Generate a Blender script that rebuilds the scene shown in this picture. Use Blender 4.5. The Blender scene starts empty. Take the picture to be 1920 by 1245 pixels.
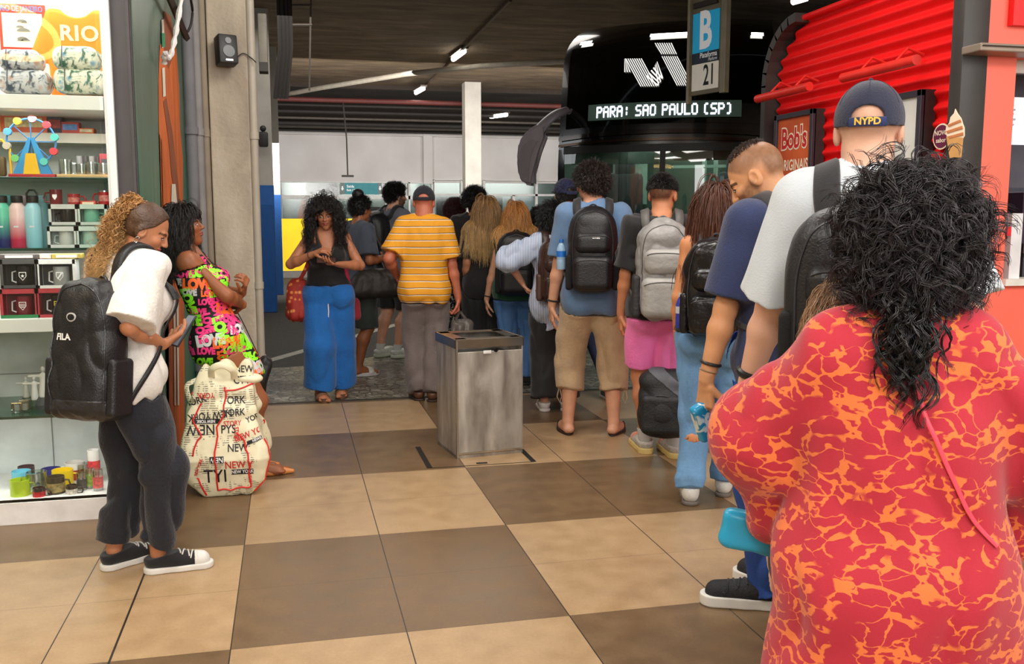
import bpy, bmesh, math, random
import numpy as np
from mathutils import Vector, Matrix
from mathutils.bvhtree import BVHTree
PI = math.pi
R = math.radians
COL = bpy.context.scene.collection
random.seed(7)
A = lambda *v: np.array(v, dtype=np.float32)

# ------------------------------------------------------------------ objects
def link(o, parent=None):
    COL.objects.link(o)
    if parent is not None:
        o.parent = parent
    return o

def tag(o, label=None, cat=None, group=None, kind=None):
    if label: o['label'] = label
    if cat: o['category'] = cat
    if group: o['group'] = group
    if kind: o['kind'] = kind
    return o

def thing(name, label, cat, loc=(0, 0, 0), rz=0.0, group=None):
    o = bpy.data.objects.new(name, None)
    o.empty_display_size = 0.1
    COL.objects.link(o)
    o.location = loc
    o.rotation_euler = (0, 0, rz)
    return tag(o, label, cat, group)

def mesh_np(name, V, F, smooth=True, col=None):
    """V (n,3), F (m,k) arrays (k=3 or 4)"""
    me = bpy.data.meshes.new(name)
    V = np.asarray(V, dtype=np.float32); F = np.asarray(F, dtype=np.int32)
    k = F.shape[1]
    me.vertices.add(len(V)); me.vertices.foreach_set('co', V.ravel())
    me.loops.add(F.size); me.loops.foreach_set('vertex_index', F.ravel())
    me.polygons.add(len(F))
    me.polygons.foreach_set('loop_start', np.arange(0, F.size, k, dtype=np.int32))
    me.polygons.foreach_set('use_smooth', np.full(len(F), smooth, dtype=bool))
    me.update(calc_edges=True)
    if col is not None:
        a = me.attributes.new('Col', 'FLOAT_COLOR', 'POINT')
        c = np.ones((len(V), 4), dtype=np.float32); c[:, :3] = col
        a.data.foreach_set('color', c.ravel())
    return me

def obj(name, me, mat, parent=None, loc=None, rot=None):
    if mat is not None:
        me.materials.append(mat)
    o = bpy.data.objects.new(name, me)
    link(o, parent)
    if loc is not None: o.location = loc
    if rot is not None: o.rotation_euler = rot
    return o

class MB:
    """collects simple shapes into one mesh"""
    def __init__(s): s.bm = bmesh.new()
    def box(s, c, size, rz=0, bev=0, rot=None, seg=2):
        m = Matrix.Translation(c)
        if rot is not None: m = m @ Matrix(rot).to_4x4() if not isinstance(rot, Matrix) else m @ rot.to_4x4()
        elif rz: m = m @ Matrix.Rotation(rz, 4, 'Z')
        r = bmesh.ops.create_cube(s.bm, size=1.0, matrix=m @ Matrix.Diagonal((size[0], size[1], size[2], 1)))
        if bev:
            es = list({e for v in r['verts'] for e in v.link_edges})
            bmesh.ops.bevel(s.bm, geom=es, offset=bev, segments=seg, affect='EDGES', profile=0.5)
        return s
    def cyl(s, a, b, r1, r2=None, n=20, caps=True):
        a = Vector(a); b = Vector(b); r2 = r1 if r2 is None else r2
        d = b - a
        q = d.to_track_quat('Z', 'Y').to_matrix().to_4x4()
        bmesh.ops.create_cone(s.bm, cap_ends=caps, segments=n, radius1=r1, radius2=r2, depth=d.length,
                              matrix=Matrix.Translation((a + b) / 2) @ q)
        return s
    def ball(s, c, r, seg=16):
        rr = r if hasattr(r, '__len__') else (r, r, r)
        bmesh.ops.create_uvsphere(s.bm, u_segments=seg, v_segments=max(6, seg // 2), radius=1,
                                  matrix=Matrix.Translation(c) @ Matrix.Diagonal((rr[0], rr[1], rr[2], 1)))
        return s
    def lathe(s, prof, c=(0, 0, 0), n=28, m=None):
        M = Matrix.Translation(c) if m is None else m
        rings = []
        for (r, z) in prof:
            rings.append([s.bm.verts.new(M @ Vector((r * math.cos(2 * PI * i / n), r * math.sin(2 * PI * i / n), z))) for i in range(n)])
        for a, b in zip(rings, rings[1:]):
            for i in range(n):
                s.bm.faces.new((a[i], a[(i + 1) % n], b[(i + 1) % n], b[i]))
        if prof[0][0] > 1e-5: s.bm.faces.new(list(reversed(rings[0])))
        if prof[-1][0] > 1e-5: s.bm.faces.new(rings[-1])
        return s
    def tube(s, pts, r, n=8, closed=False):
        pts = [Vector(p) for p in pts]
        rr = r if hasattr(r, '__len__') else [r] * len(pts)
        rings = []; up = Vector((0, 0, 1))
        N = len(pts)
        for i, p in enumerate(pts):
            if closed: t = pts[(i + 1) % N] - pts[i - 1]
            else: t = pts[min(i + 1, N - 1)] - pts[max(i - 1, 0)]
            t.normalize()
            if abs(t.dot(up)) > 0.95: up = Vector((1, 0, 0)) if abs(t.x) < .9 else Vector((0, 1, 0))
            x = t.cross(up).normalized(); y = x.cross(t).normalized(); up = y
            rings.append([s.bm.verts.new(p + (x * math.cos(2 * PI * k / n) + y * math.sin(2 * PI * k / n)) * rr[i]) for k in range(n)])
        m = N if closed else N - 1
        for i in range(m):
            a = rings[i]; b = rings[(i + 1) % N]
            for k in range(n):
                s.bm.faces.new((a[k], a[(k + 1) % n], b[(k + 1) % n], b[k]))
        if not closed:
            s.bm.faces.new(list(reversed(rings[0]))); s.bm.faces.new(rings[-1])
        return s
    def prism(s, pts, d, m=None):
        """pts: polygon in XY plane; extruded by d along Z; m transforms"""
        M = m or Matrix()
        a = [s.bm.verts.new(M @ Vector((p[0], p[1], 0))) for p in pts]
        b = [s.bm.verts.new(M @ Vector((p[0], p[1], d))) for p in pts]
        s.bm.faces.new(list(reversed(a))); s.bm.faces.new(b)
        n = len(pts)
        for i in range(n): s.bm.faces.new((a[i], a[(i + 1) % n], b[(i + 1) % n], b[i]))
        return s
    def quad(s, *p):
        s.bm.faces.new([s.bm.verts.new(q) for q in p]); return s
    def mesh(s, name='m', smooth=True, ang=35):
        bmesh.ops.recalc_face_normals(s.bm, faces=s.bm.faces)
        me = bpy.data.meshes.new(name)
        s.bm.to_mesh(me); s.bm.free()
        if smooth:
            me.polygons.foreach_set('use_smooth', [True] * len(me.polygons))
            if hasattr(me, 'set_sharp_from_angle'): me.set_sharp_from_angle(angle=R(ang))
        return me
    def build(s, name, mat, parent=None, loc=None, rot=None, smooth=True, ang=35):
        return obj(name, s.mesh(name, smooth, ang), mat, parent, loc, rot)

def struct(name, mb, mat, smooth=False):
    o = mb.build(name, mat, None, smooth=smooth)
    o['kind'] = 'structure'
    return o

# face frames: matrix whose local XY is a vertical plane. right/up/normal vectors
def frame(o, right, up):
    r = Vector(right).normalized(); u = Vector(up).normalized(); n = r.cross(u)
    m = Matrix(((r.x, u.x, n.x, o[0]), (r.y, u.y, n.y, o[1]), (r.z, u.z, n.z, o[2]), (0, 0, 0, 1)))
    return m

def copy_tree(o, parent=None):
    c = o.copy(); COL.objects.link(c)
    if parent is not None: c.parent = parent
    for ch in [x for x in bpy.data.objects if x.parent is o]:
        copy_tree(ch, c)
    return c

# ------------------------------------------------------------------ materials
_M = {}
def _new(name):
    m = bpy.data.materials.new(name); m.use_nodes = True
    nt = m.node_tree
    return m, nt, nt.nodes['Principled BSDF']

def lin(c):
    """sRGB 0-255 tuple -> linear"""
    out = []
    for v in c:
        v = v / 255.0
        out.append(v / 12.92 if v <= 0.04045 else ((v + 0.055) / 1.055) ** 2.4)
    return tuple(out)

def mat(name, rgb, rough=.6, metal=0, var=.12, scale=8, bump=0, bscale=60, emis=0, trans=0, alpha=1, spec=.5, stretch=None, coat=0, sheen=0):
    if name in _M: return _M[name]
    m, nt, b = _new(name)
    c = lin(rgb)
    L = nt.links.new
    tc = nt.nodes.new('ShaderNodeTexCoord')
    mp = nt.nodes.new('ShaderNodeMapping'); L(tc.outputs['Object'], mp.inputs['Vector'])
    if stretch: mp.inputs['Scale'].default_value = stretch
    if var:
        nz = nt.nodes.new('ShaderNodeTexNoise'); nz.inputs['Scale'].default_value = scale; nz.inputs['Detail'].default_value = 5
        L(mp.outputs[0], nz.inputs['Vector'])
        rp = nt.nodes.new('ShaderNodeValToRGB')
        rp.color_ramp.elements[0].position = .3; rp.color_ramp.elements[1].position = .7
        rp.color_ramp.elements[0].color = (*[v * (1 - var) for v in c], 1)
        rp.color_ramp.elements[1].color = (*[min(1, v * (1 + var)) for v in c], 1)
        L(nz.outputs['Fac'], rp.inputs['Fac']); L(rp.outputs['Color'], b.inputs['Base Color'])
    else:
        b.inputs['Base Color'].default_value = (*c, 1)
    b.inputs['Roughness'].default_value = rough
    b.inputs['Metallic'].default_value = metal
    b.inputs['Specular IOR Level'].default_value = spec
    if coat: b.inputs['Coat Weight'].default_value = coat
    if sheen: b.inputs['Sheen Weight'].default_value = sheen
    if bump:
        n2 = nt.nodes.new('ShaderNodeTexNoise'); n2.inputs['Scale'].default_value = bscale; n2.inputs['Detail'].default_value = 3
        L(mp.outputs[0], n2.inputs['Vector'])
        bp = nt.nodes.new('ShaderNodeBump'); bp.inputs['Strength'].default_value = bump; bp.inputs['Distance'].default_value = .01
        L(n2.outputs['Fac'], bp.inputs['Height']); L(bp.outputs[0], b.inputs['Normal'])
    if emis:
        b.inputs['Emission Color'].default_value = (*c, 1); b.inputs['Emission Strength'].default_value = emis
    if trans:
        b.inputs['Transmission Weight'].default_value = trans
    if alpha < 1: b.inputs['Alpha'].default_value = alpha
    _M[name] = m
    return m

def vcmat(name, rough=.5, noise=.08, bump=0, bscale=80, spec=.5, sss=0, sheen=0):
    """material taking its base colour from the per-vertex 'Col' attribute"""
    if name in _M: return _M[name]
    m, nt, b = _new(name); L = nt.links.new
    at = nt.nodes.new('ShaderNodeAttribute'); at.attribute_name = 'Col'
    nz = nt.nodes.new('ShaderNodeTexNoise'); nz.inputs['Scale'].default_value = 14; nz.inputs['Detail'].default_value = 6
    tc = nt.nodes.new('ShaderNodeTexCoord'); L(tc.outputs['Object'], nz.inputs['Vector'])
    mr = nt.nodes.new('ShaderNodeMapRange'); mr.inputs['From Min'].default_value = .3; mr.inputs['From Max'].default_value = .7
    mr.inputs['To Min'].default_value = 1 - noise; mr.inputs['To Max'].default_value = 1 + noise
    L(nz.outputs['Fac'], mr.inputs['Value'])
    mx = nt.nodes.new('ShaderNodeVectorMath'); mx.operation = 'SCALE'
    L(at.outputs['Color'], mx.inputs[0]); L(mr.outputs[0], mx.inputs['Scale'])
    L(mx.outputs[0], b.inputs['Base Color'])
    b.inputs['Roughness'].default_value = rough
    b.inputs['Specular IOR Level'].default_value = spec
    if sheen: b.inputs['Sheen Weight'].default_value = sheen
    if sss:
        b.inputs['Subsurface Weight'].default_value = sss
        b.inputs['Subsurface Radius'].default_value = (.012, .005, .003)
        b.inputs['Subsurface Scale'].default_value = 1.0
    if bump:
        n2 = nt.nodes.new('ShaderNodeTexNoise'); n2.inputs['Scale'].default_value = bscale
        L(tc.outputs['Object'], n2.inputs['Vector'])
        bp = nt.nodes.new('ShaderNodeBump'); bp.inputs['Strength'].default_value = bump; bp.inputs['Distance'].default_value = .005
        L(n2.outputs['Fac'], bp.inputs['Height']); L(bp.outputs[0], b.inputs['Normal'])
    _M[name] = m
    return m

def glass(name, rgb=(235, 245, 242), alpha=.12, rough=.03, refl=.5):
    """thin pane: transparent mixed with gloss"""
    if name in _M: return _M[name]
    m = bpy.data.materials.new(name); m.use_nodes = True; nt = m.node_tree; nt.nodes.clear(); L = nt.links.new
    out = nt.nodes.new('ShaderNodeOutputMaterial'); mix = nt.nodes.new('ShaderNodeMixShader')
    tr = nt.nodes.new('ShaderNodeBsdfTransparent'); tr.inputs['Color'].default_value = (*lin(rgb), 1)
    gl = nt.nodes.new('ShaderNodeBsdfGlossy'); gl.inputs['Roughness'].default_value = rough
    gl.inputs['Color'].default_value = (.9, .9, .9, 1)
    fr = nt.nodes.new('ShaderNodeLayerWeight'); fr.inputs['Blend'].default_value = .25
    mm = nt.nodes.new('ShaderNodeMapRange'); mm.inputs['To Min'].default_value = alpha; mm.inputs['To Max'].default_value = refl
    L(fr.outputs['Fresnel'], mm.inputs['Value']); L(mm.outputs[0], mix.inputs['Fac'])
    L(tr.outputs[0], mix.inputs[1]); L(gl.outputs[0], mix.inputs[2]); L(mix.outputs[0], out.inputs['Surface'])
    _M[name] = m
    return m

# ------------------------------------------------------------------ text
def text_mesh(txt, size=.1, extrude=0, bold=0, shear=0, align='CENTER', xs=1.0, space=1.0):
    cu = bpy.data.curves.new('t', 'FONT'); cu.body = txt; cu.size = size; cu.extrude = extrude
    cu.offset = bold; cu.shear = shear; cu.align_x = align; cu.align_y = 'CENTER'; cu.space_character = space
    cu.resolution_u = 3
    o = bpy.data.objects.new('t', cu); COL.objects.link(o)
    dg = bpy.context.evaluated_depsgraph_get(); dg.update()
    me = bpy.data.meshes.new_from_object(o.evaluated_get(dg))
    bpy.data.objects.remove(o); bpy.data.curves.remove(cu)
    if xs != 1: me.transform(Matrix.Diagonal((xs, 1, 1, 1)))
    return me

def text_obj(name, txt, m, material, parent=None, **kw):
    me = text_mesh(txt, **kw); me.transform(m)
    return obj(name, me, material, parent)

def join_meshes(mes, name='j'):
    bm = bmesh.new()
    for me in mes:
        bm.from_mesh(me)
    out = bpy.data.meshes.new(name); bm.to_mesh(out); bm.free()
    return out

def bvh_of(*meshes):
    V = []; P = []
    for me in meshes:
        n = len(V)
        V += [v.co.copy() for v in me.vertices]
        P += [[i + n for i in p.vertices] for p in me.polygons]
    return BVHTree.FromPolygons(V, P)

def project_mesh(me, M, bvh, off=.0015, maxd=1.0, maxedge=.02, drop=.12):
    """lay a flat XY mesh (frame M; looks along -Z of M) on to a surface. returns new mesh or None"""
    bm = bmesh.new(); bm.from_mesh(me)
    bmesh.ops.triangulate(bm, faces=bm.faces)
    for _ in range(3):
        es = [e for e in bm.edges if e.calc_length() > maxedge]
        if not es: break
        bmesh.ops.subdivide_edges(bm, edges=es, cuts=1)
        bmesh.ops.triangulate(bm, faces=bm.faces)
    d = -(M.to_3x3() @ Vector((0, 0, 1))).normalized()
    kill = []
    for v in bm.verts:
        o = M @ v.co
        h, n, i, dist = bvh.ray_cast(o, d, maxd)
        if h is None: kill.append(v)
        else:
            if n.dot(d) > 0: n = -n
            v.co = h + n * off
    if kill: bmesh.ops.delete(bm, geom=kill, context='VERTS')
    bad = [f for f in bm.faces if max(e.calc_length() for e in f.edges) > drop]
    if bad: bmesh.ops.delete(bm, geom=bad, context='FACES')
    if not bm.faces:
        bm.free(); return None
    out = bpy.data.meshes.new('p'); bm.to_mesh(out); bm.free()
    return out

# ------------------------------------------------------------------ numpy noise
_rng = np.random.RandomState(3)
_LAT = _rng.rand(32, 32, 32).astype(np.float32)
def noise(p, f, seed=0):
    q = p * np.float32(f) + np.float32(seed * 7.31)
    i = np.floor(q).astype(np.int32); t = q - i; t = t * t * (3 - 2 * t); i &= 31; j = (i + 1) & 31
    x0, y0, z0 = i[:, 0], i[:, 1], i[:, 2]; x1, y1, z1 = j[:, 0], j[:, 1], j[:, 2]
    tx, ty, tz = t[:, 0], t[:, 1], t[:, 2]
    c = _LAT
    a = (c[x0, y0, z0] * (1 - tx) + c[x1, y0, z0] * tx) * (1 - ty) + (c[x0, y1, z0] * (1 - tx) + c[x1, y1, z0] * tx) * ty
    b = (c[x0, y0, z1] * (1 - tx) + c[x1, y0, z1] * tx) * (1 - ty) + (c[x0, y1, z1] * (1 - tx) + c[x1, y1, z1] * tx) * ty
    return (a * (1 - tz) + b * tz) - .5

# ------------------------------------------------------------------ SDF
def smin(a, b, k):
    h = np.clip(.5 + .5 * (b - a) / k, 0, 1)
    return b * (1 - h) + a * h - k * h * (1 - h)
def smax(a, b, k): return -smin(-a, -b, k)
def cap(p, a, b, ra, rb=None, n=None, s=1.0):
    rb = ra if rb is None else rb
    a = np.asarray(a, np.float32); b = np.asarray(b, np.float32)
    ba = b - a; L = float(ba @ ba) + 1e-9
    pa = p - a
    t = np.clip((pa @ ba) / L, 0, 1)
    q = pa - t[:, None] * ba
    d2 = np.einsum('ij,ij->i', q, q)
    if n is not None:
        n = np.asarray(n, np.float32); qn = q @ n
        d2 = d2 + (1 / s ** 2 - 1) * qn * qn
        r = ra + (rb - ra) * t
        d = np.sqrt(d2)
        return (d - r) * (.5 + .5 * s)
    return np.sqrt(d2) - (ra + (rb - ra) * t)
def ell(p, c, r, M=None):
    q = p - np.asarray(c, np.float32)
    if M is not None: q = q @ np.asarray(M, np.float32)
    r = np.asarray(r, np.float32)
    k0 = np.linalg.norm(q / r, axis=1); k1 = np.linalg.norm(q / (r * r), axis=1) + 1e-9
    return k0 * (k0 - 1) / k1
def rbox(p, c, half, r, M=None):
    q = p - np.asarray(c, np.float32)
    if M is not None: q = q @ np.asarray(M, np.float32)
    q = np.abs(q) - (np.asarray(half, np.float32) - r)
    return np.linalg.norm(np.maximum(q, 0), axis=1) + np.minimum(q.max(axis=1), 0) - r
def plane(p, o, n):
    n = np.asarray(n, np.float32); n = n / np.linalg.norm(n)
    return (p - np.asarray(o, np.float32)) @ n

_E = [((0, 0, 0), (1, 0, 0)), ((0, 1, 0), (1, 1, 0)), ((0, 0, 1), (1, 0, 1)), ((0, 1, 1), (1, 1, 1)),
      ((0, 0, 0), (0, 1, 0)), ((1, 0, 0), (1, 1, 0)), ((0, 0, 1), (0, 1, 1)), ((1, 0, 1), (1, 1, 1)),
      ((0, 0, 0), (0, 0, 1)), ((1, 0, 0), (1, 0, 1)), ((0, 1, 0), (0, 1, 1)), ((1, 1, 0), (1, 1, 1))]
def surf(field, lo, hi, h, thr=1.5):
    """naive surface nets of an SDF on a sparse grid -> V, F"""
    lo = np.asarray(lo, np.float64); hi = np.asarray(hi, np.float64); s = 4
    nc = np.ceil((hi - lo) / (h * s)).astype(int) + 1
    ax = [lo[i] + np.arange(nc[i] + 1) * h * s for i in range(3)]
    G = np.stack(np.meshgrid(*ax, indexing='ij'), -1).reshape(-1, 3).astype(np.float32)
    c = field(G).reshape(nc + 1)
    m = np.full(nc, 1e9, np.float32)
    for dx in (0, 1):
        for dy in (0, 1):
            for dz in (0, 1):
                m = np.minimum(m, np.abs(c[dx:nc[0] + dx, dy:nc[1] + dy, dz:nc[2] + dz]))
    act = m < h * s * thr
    n = nc * s + 1
    base = np.repeat(np.repeat(np.repeat(c[:-1, :-1, :-1], s, 0), s, 1), s, 2)
    D = np.full(n, 1.0, np.float32)
    D[:-1, :-1, :-1] = np.where(base < 0, -1, 1)
    fa = np.repeat(np.repeat(np.repeat(act, s, 0), s, 1), s, 2)
    M = np.zeros(n, bool)
    for dx in (0, 1):
        for dy in (0, 1):
            for dz in (0, 1):
                M[dx:n[0] - 1 + dx, dy:n[1] - 1 + dy, dz:n[2] - 1 + dz] |= fa
    I = np.argwhere(M)
    P = (lo + I * h).astype(np.float32)
    out = np.empty(len(P), np.float32)
    for a in range(0, len(P), 200000):
        out[a:a + 200000] = field(P[a:a + 200000])
    D[M] = out
    D[0] = D[-1] = np.abs(D[0]) + 1e-4; D[:, 0] = np.abs(D[:, 0]) + 1e-4; D[:, -1] = np.abs(D[:, -1]) + 1e-4
    D[:, :, 0] = np.abs(D[:, :, 0]) + 1e-4; D[:, :, -1] = np.abs(D[:, :, -1]) + 1e-4
    D[-1] = np.abs(D[-1])
    S = D < 0
    cnt = np.zeros(n - 1, np.int8)
    for dx in (0, 1):
        for dy in (0, 1):
            for dz in (0, 1):
                cnt += S[dx:n[0] - 1 + dx, dy:n[1] - 1 + dy, dz:n[2] - 1 + dz]
    mix = (cnt > 0) & (cnt < 8)
    K = np.argwhere(mix)
    idx = np.full(n - 1, -1, np.int32); idx[mix] = np.arange(len(K))
    acc = np.zeros((len(K), 3)); num = np.zeros(len(K))
    for a, b in _E:
        a = np.array(a); b = np.array(b)
        va = D[tuple((K + a).T)]; vb = D[tuple((K + b).T)]
        x = (va < 0) != (vb < 0)
        t = np.where(x, va / np.where(va - vb == 0, 1, va - vb), 0)
        acc += np.where(x[:, None], a + t[:, None] * (b - a), 0); num += x
    V = lo + (K + acc / np.maximum(num, 1)[:, None]) * h
    Fs = []
    for ax_ in range(3):
        o1, o2 = [(1, 2), (2, 0), (0, 1)][ax_]
        sl = [slice(None)] * 3; sh = [slice(None)] * 3
        sl[ax_] = slice(0, -1); sh[ax_] = slice(1, None)
        X = np.argwhere(S[tuple(sl)] != S[tuple(sh)])
        ok = (X[:, o1] > 0) & (X[:, o2] > 0) & (X[:, o1] < n[o1] - 1) & (X[:, o2] < n[o2] - 1)
        X = X[ok]
        e1 = np.zeros(3, int); e1[o1] = 1; e2 = np.zeros(3, int); e2[o2] = 1
        q = [idx[tuple((X - e1 - e2).T)], idx[tuple((X - e2).T)], idx[tuple(X.T)], idx[tuple((X - e1).T)]]
        Q = np.stack(q, 1)
        neg = S[tuple(X.T)]
        Q[~neg] = Q[~neg][:, ::-1]
        Fs.append(Q)
    F = np.concatenate(Fs)
    F = F[(F >= 0).all(1)]
    return V.astype(np.float32), F

def merge(parts):
    Vs = []; Fs = []; n = 0
    for V, F in parts:
        Vs.append(V); Fs.append(F + n); n += len(V)
    return np.concatenate(Vs), np.concatenate(Fs)

def grad(field, p, e=.004):
    g = np.stack([field(p + A(e, 0, 0)) - field(p - A(e, 0, 0)), field(p + A(0, e, 0)) - field(p - A(0, e, 0)),
                  field(p + A(0, 0, e)) - field(p - A(0, 0, e))], 1)
    return g / (np.linalg.norm(g, axis=1, keepdims=True) + 1e-9)

def catmull(pts, n=8):
    P = np.asarray(pts, np.float32)
    P = np.vstack([2 * P[0] - P[1], P, 2 * P[-1] - P[-2]])
    out = []
    for i in range(1, len(P) - 2):
        for t in np.linspace(0, 1, n, endpoint=False):
            out.append(.5 * ((2 * P[i]) + (-P[i - 1] + P[i + 1]) * t + (2 * P[i - 1] - 5 * P[i] + 4 * P[i + 1] - P[i + 2]) * t * t
                             + (-P[i - 1] + 3 * P[i] - 3 * P[i + 1] + P[i + 2]) * t ** 3))
    out.append(P[-2])
    return np.array(out, np.float32)

def strap(pts, width, thick=.006, field=None, off=.004, n=8, normal=None):
    """flat band through pts, pressed on to a field. returns V,F quads"""
    C_ = catmull(pts, n)
    if field is not None:
        for _ in range(4):
            d = field(C_)[:, None]; g = grad(field, C_)
            C_ = C_ - g * (d - off) * .8
        N = grad(field, C_, .012)
        for _ in range(3):
            N[1:-1] = (N[:-2] + N[1:-1] + N[2:]) / 3; C_[1:-1] = (C_[:-2] + 2 * C_[1:-1] + C_[2:]) / 4
    else:
        N = np.tile(np.asarray(normal, np.float32), (len(C_), 1))
    T_ = np.gradient(C_, axis=0); T_ /= np.linalg.norm(T_, axis=1, keepdims=True) + 1e-9
    S_ = np.cross(T_, N); S_ /= np.linalg.norm(S_, axis=1, keepdims=True) + 1e-9
    N = np.cross(S_, T_)
    w = width / 2
    prof = [(-w, 0), (-w * .92, thick * .5), (-w * .8, thick), (w * .8, thick), (w * .92, thick * .5), (w, 0), (w * .8, -thick * .3), (-w * .8, -thick * .3)]
    V = np.concatenate([C_ + S_ * a + N * b for a, b in prof]); m = len(C_); k = len(prof)
    F = []
    for j in range(k):
        a0 = j * m; b0 = ((j + 1) % k) * m
        for i in range(m - 1): F.append((a0 + i, b0 + i, b0 + i + 1, a0 + i + 1))
    F.append((0, 2 * m, 5 * m, 7 * m)); F.append((m - 1, 8 * m - 1, 6 * m - 1, 3 * m - 1))
    return V, np.array(F)

def tubes_np(P, r, sides=3):
    """P (N,M,3) strand points; r (N,M) or scalar radius -> V,F"""
    N_, M_, _ = P.shape
    T_ = np.gradient(P, axis=1); T_ /= np.linalg.norm(T_, axis=2, keepdims=True) + 1e-9
    up = np.zeros_like(T_); up[..., 0] = .3; up[..., 1] = .9; up[..., 2] = .1
    X = np.cross(T_, up); X /= np.linalg.norm(X, axis=2, keepdims=True) + 1e-9
    Y = np.cross(T_, X)
    r = np.broadcast_to(np.asarray(r, np.float32), (N_, M_))
    V = np.stack([P + (X * math.cos(2 * PI * k / sides) + Y * math.sin(2 * PI * k / sides)) * r[..., None] for k in range(sides)], 2)
    V = V.reshape(-1, 3)
    b = (np.arange(N_)[:, None] * M_ + np.arange(M_ - 1)[None, :]).reshape(-1) * sides
    F = np.concatenate([np.stack([b + k, b + (k + 1) % sides, b + sides + (k + 1) % sides, b + sides + k], 1) for k in range(sides)])
    return V, F

def uid(a):
    a = np.asarray(a, np.float32); return a / (np.linalg.norm(a) + 1e-9)
def rotz(a): c, s = math.cos(a), math.sin(a); return np.array([[c, -s, 0], [s, c, 0], [0, 0, 1]], np.float32)
def rotx(a): c, s = math.cos(a), math.sin(a); return np.array([[1, 0, 0], [0, c, -s], [0, s, c]], np.float32)
def roty(a): c, s = math.cos(a), math.sin(a); return np.array([[c, 0, s], [0, 1, 0], [-s, 0, c]], np.float32)
# ------------------------------------------------------------------ people
SKIN = dict(pale=(222, 172, 146), light=(214, 158, 126), tan=(190, 128, 92), brown=(160, 98, 64), dark=(122, 76, 52))

def ik(a, b, l1, l2, hint):
    d = b - a; L = float(np.linalg.norm(d)); u = d / (L + 1e-9)
    if L > (l1 + l2) * .998:
        s = L / (l1 + l2); return a + u * l1 * s
    x = (l1 * l1 - l2 * l2 + L * L) / (2 * L)
    h = math.sqrt(max(0, l1 * l1 - x * x))
    hv = np.asarray(hint, np.float32); hv = hv - u * (hv @ u); hv = uid(hv)
    return a + u * x + hv * h

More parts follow.
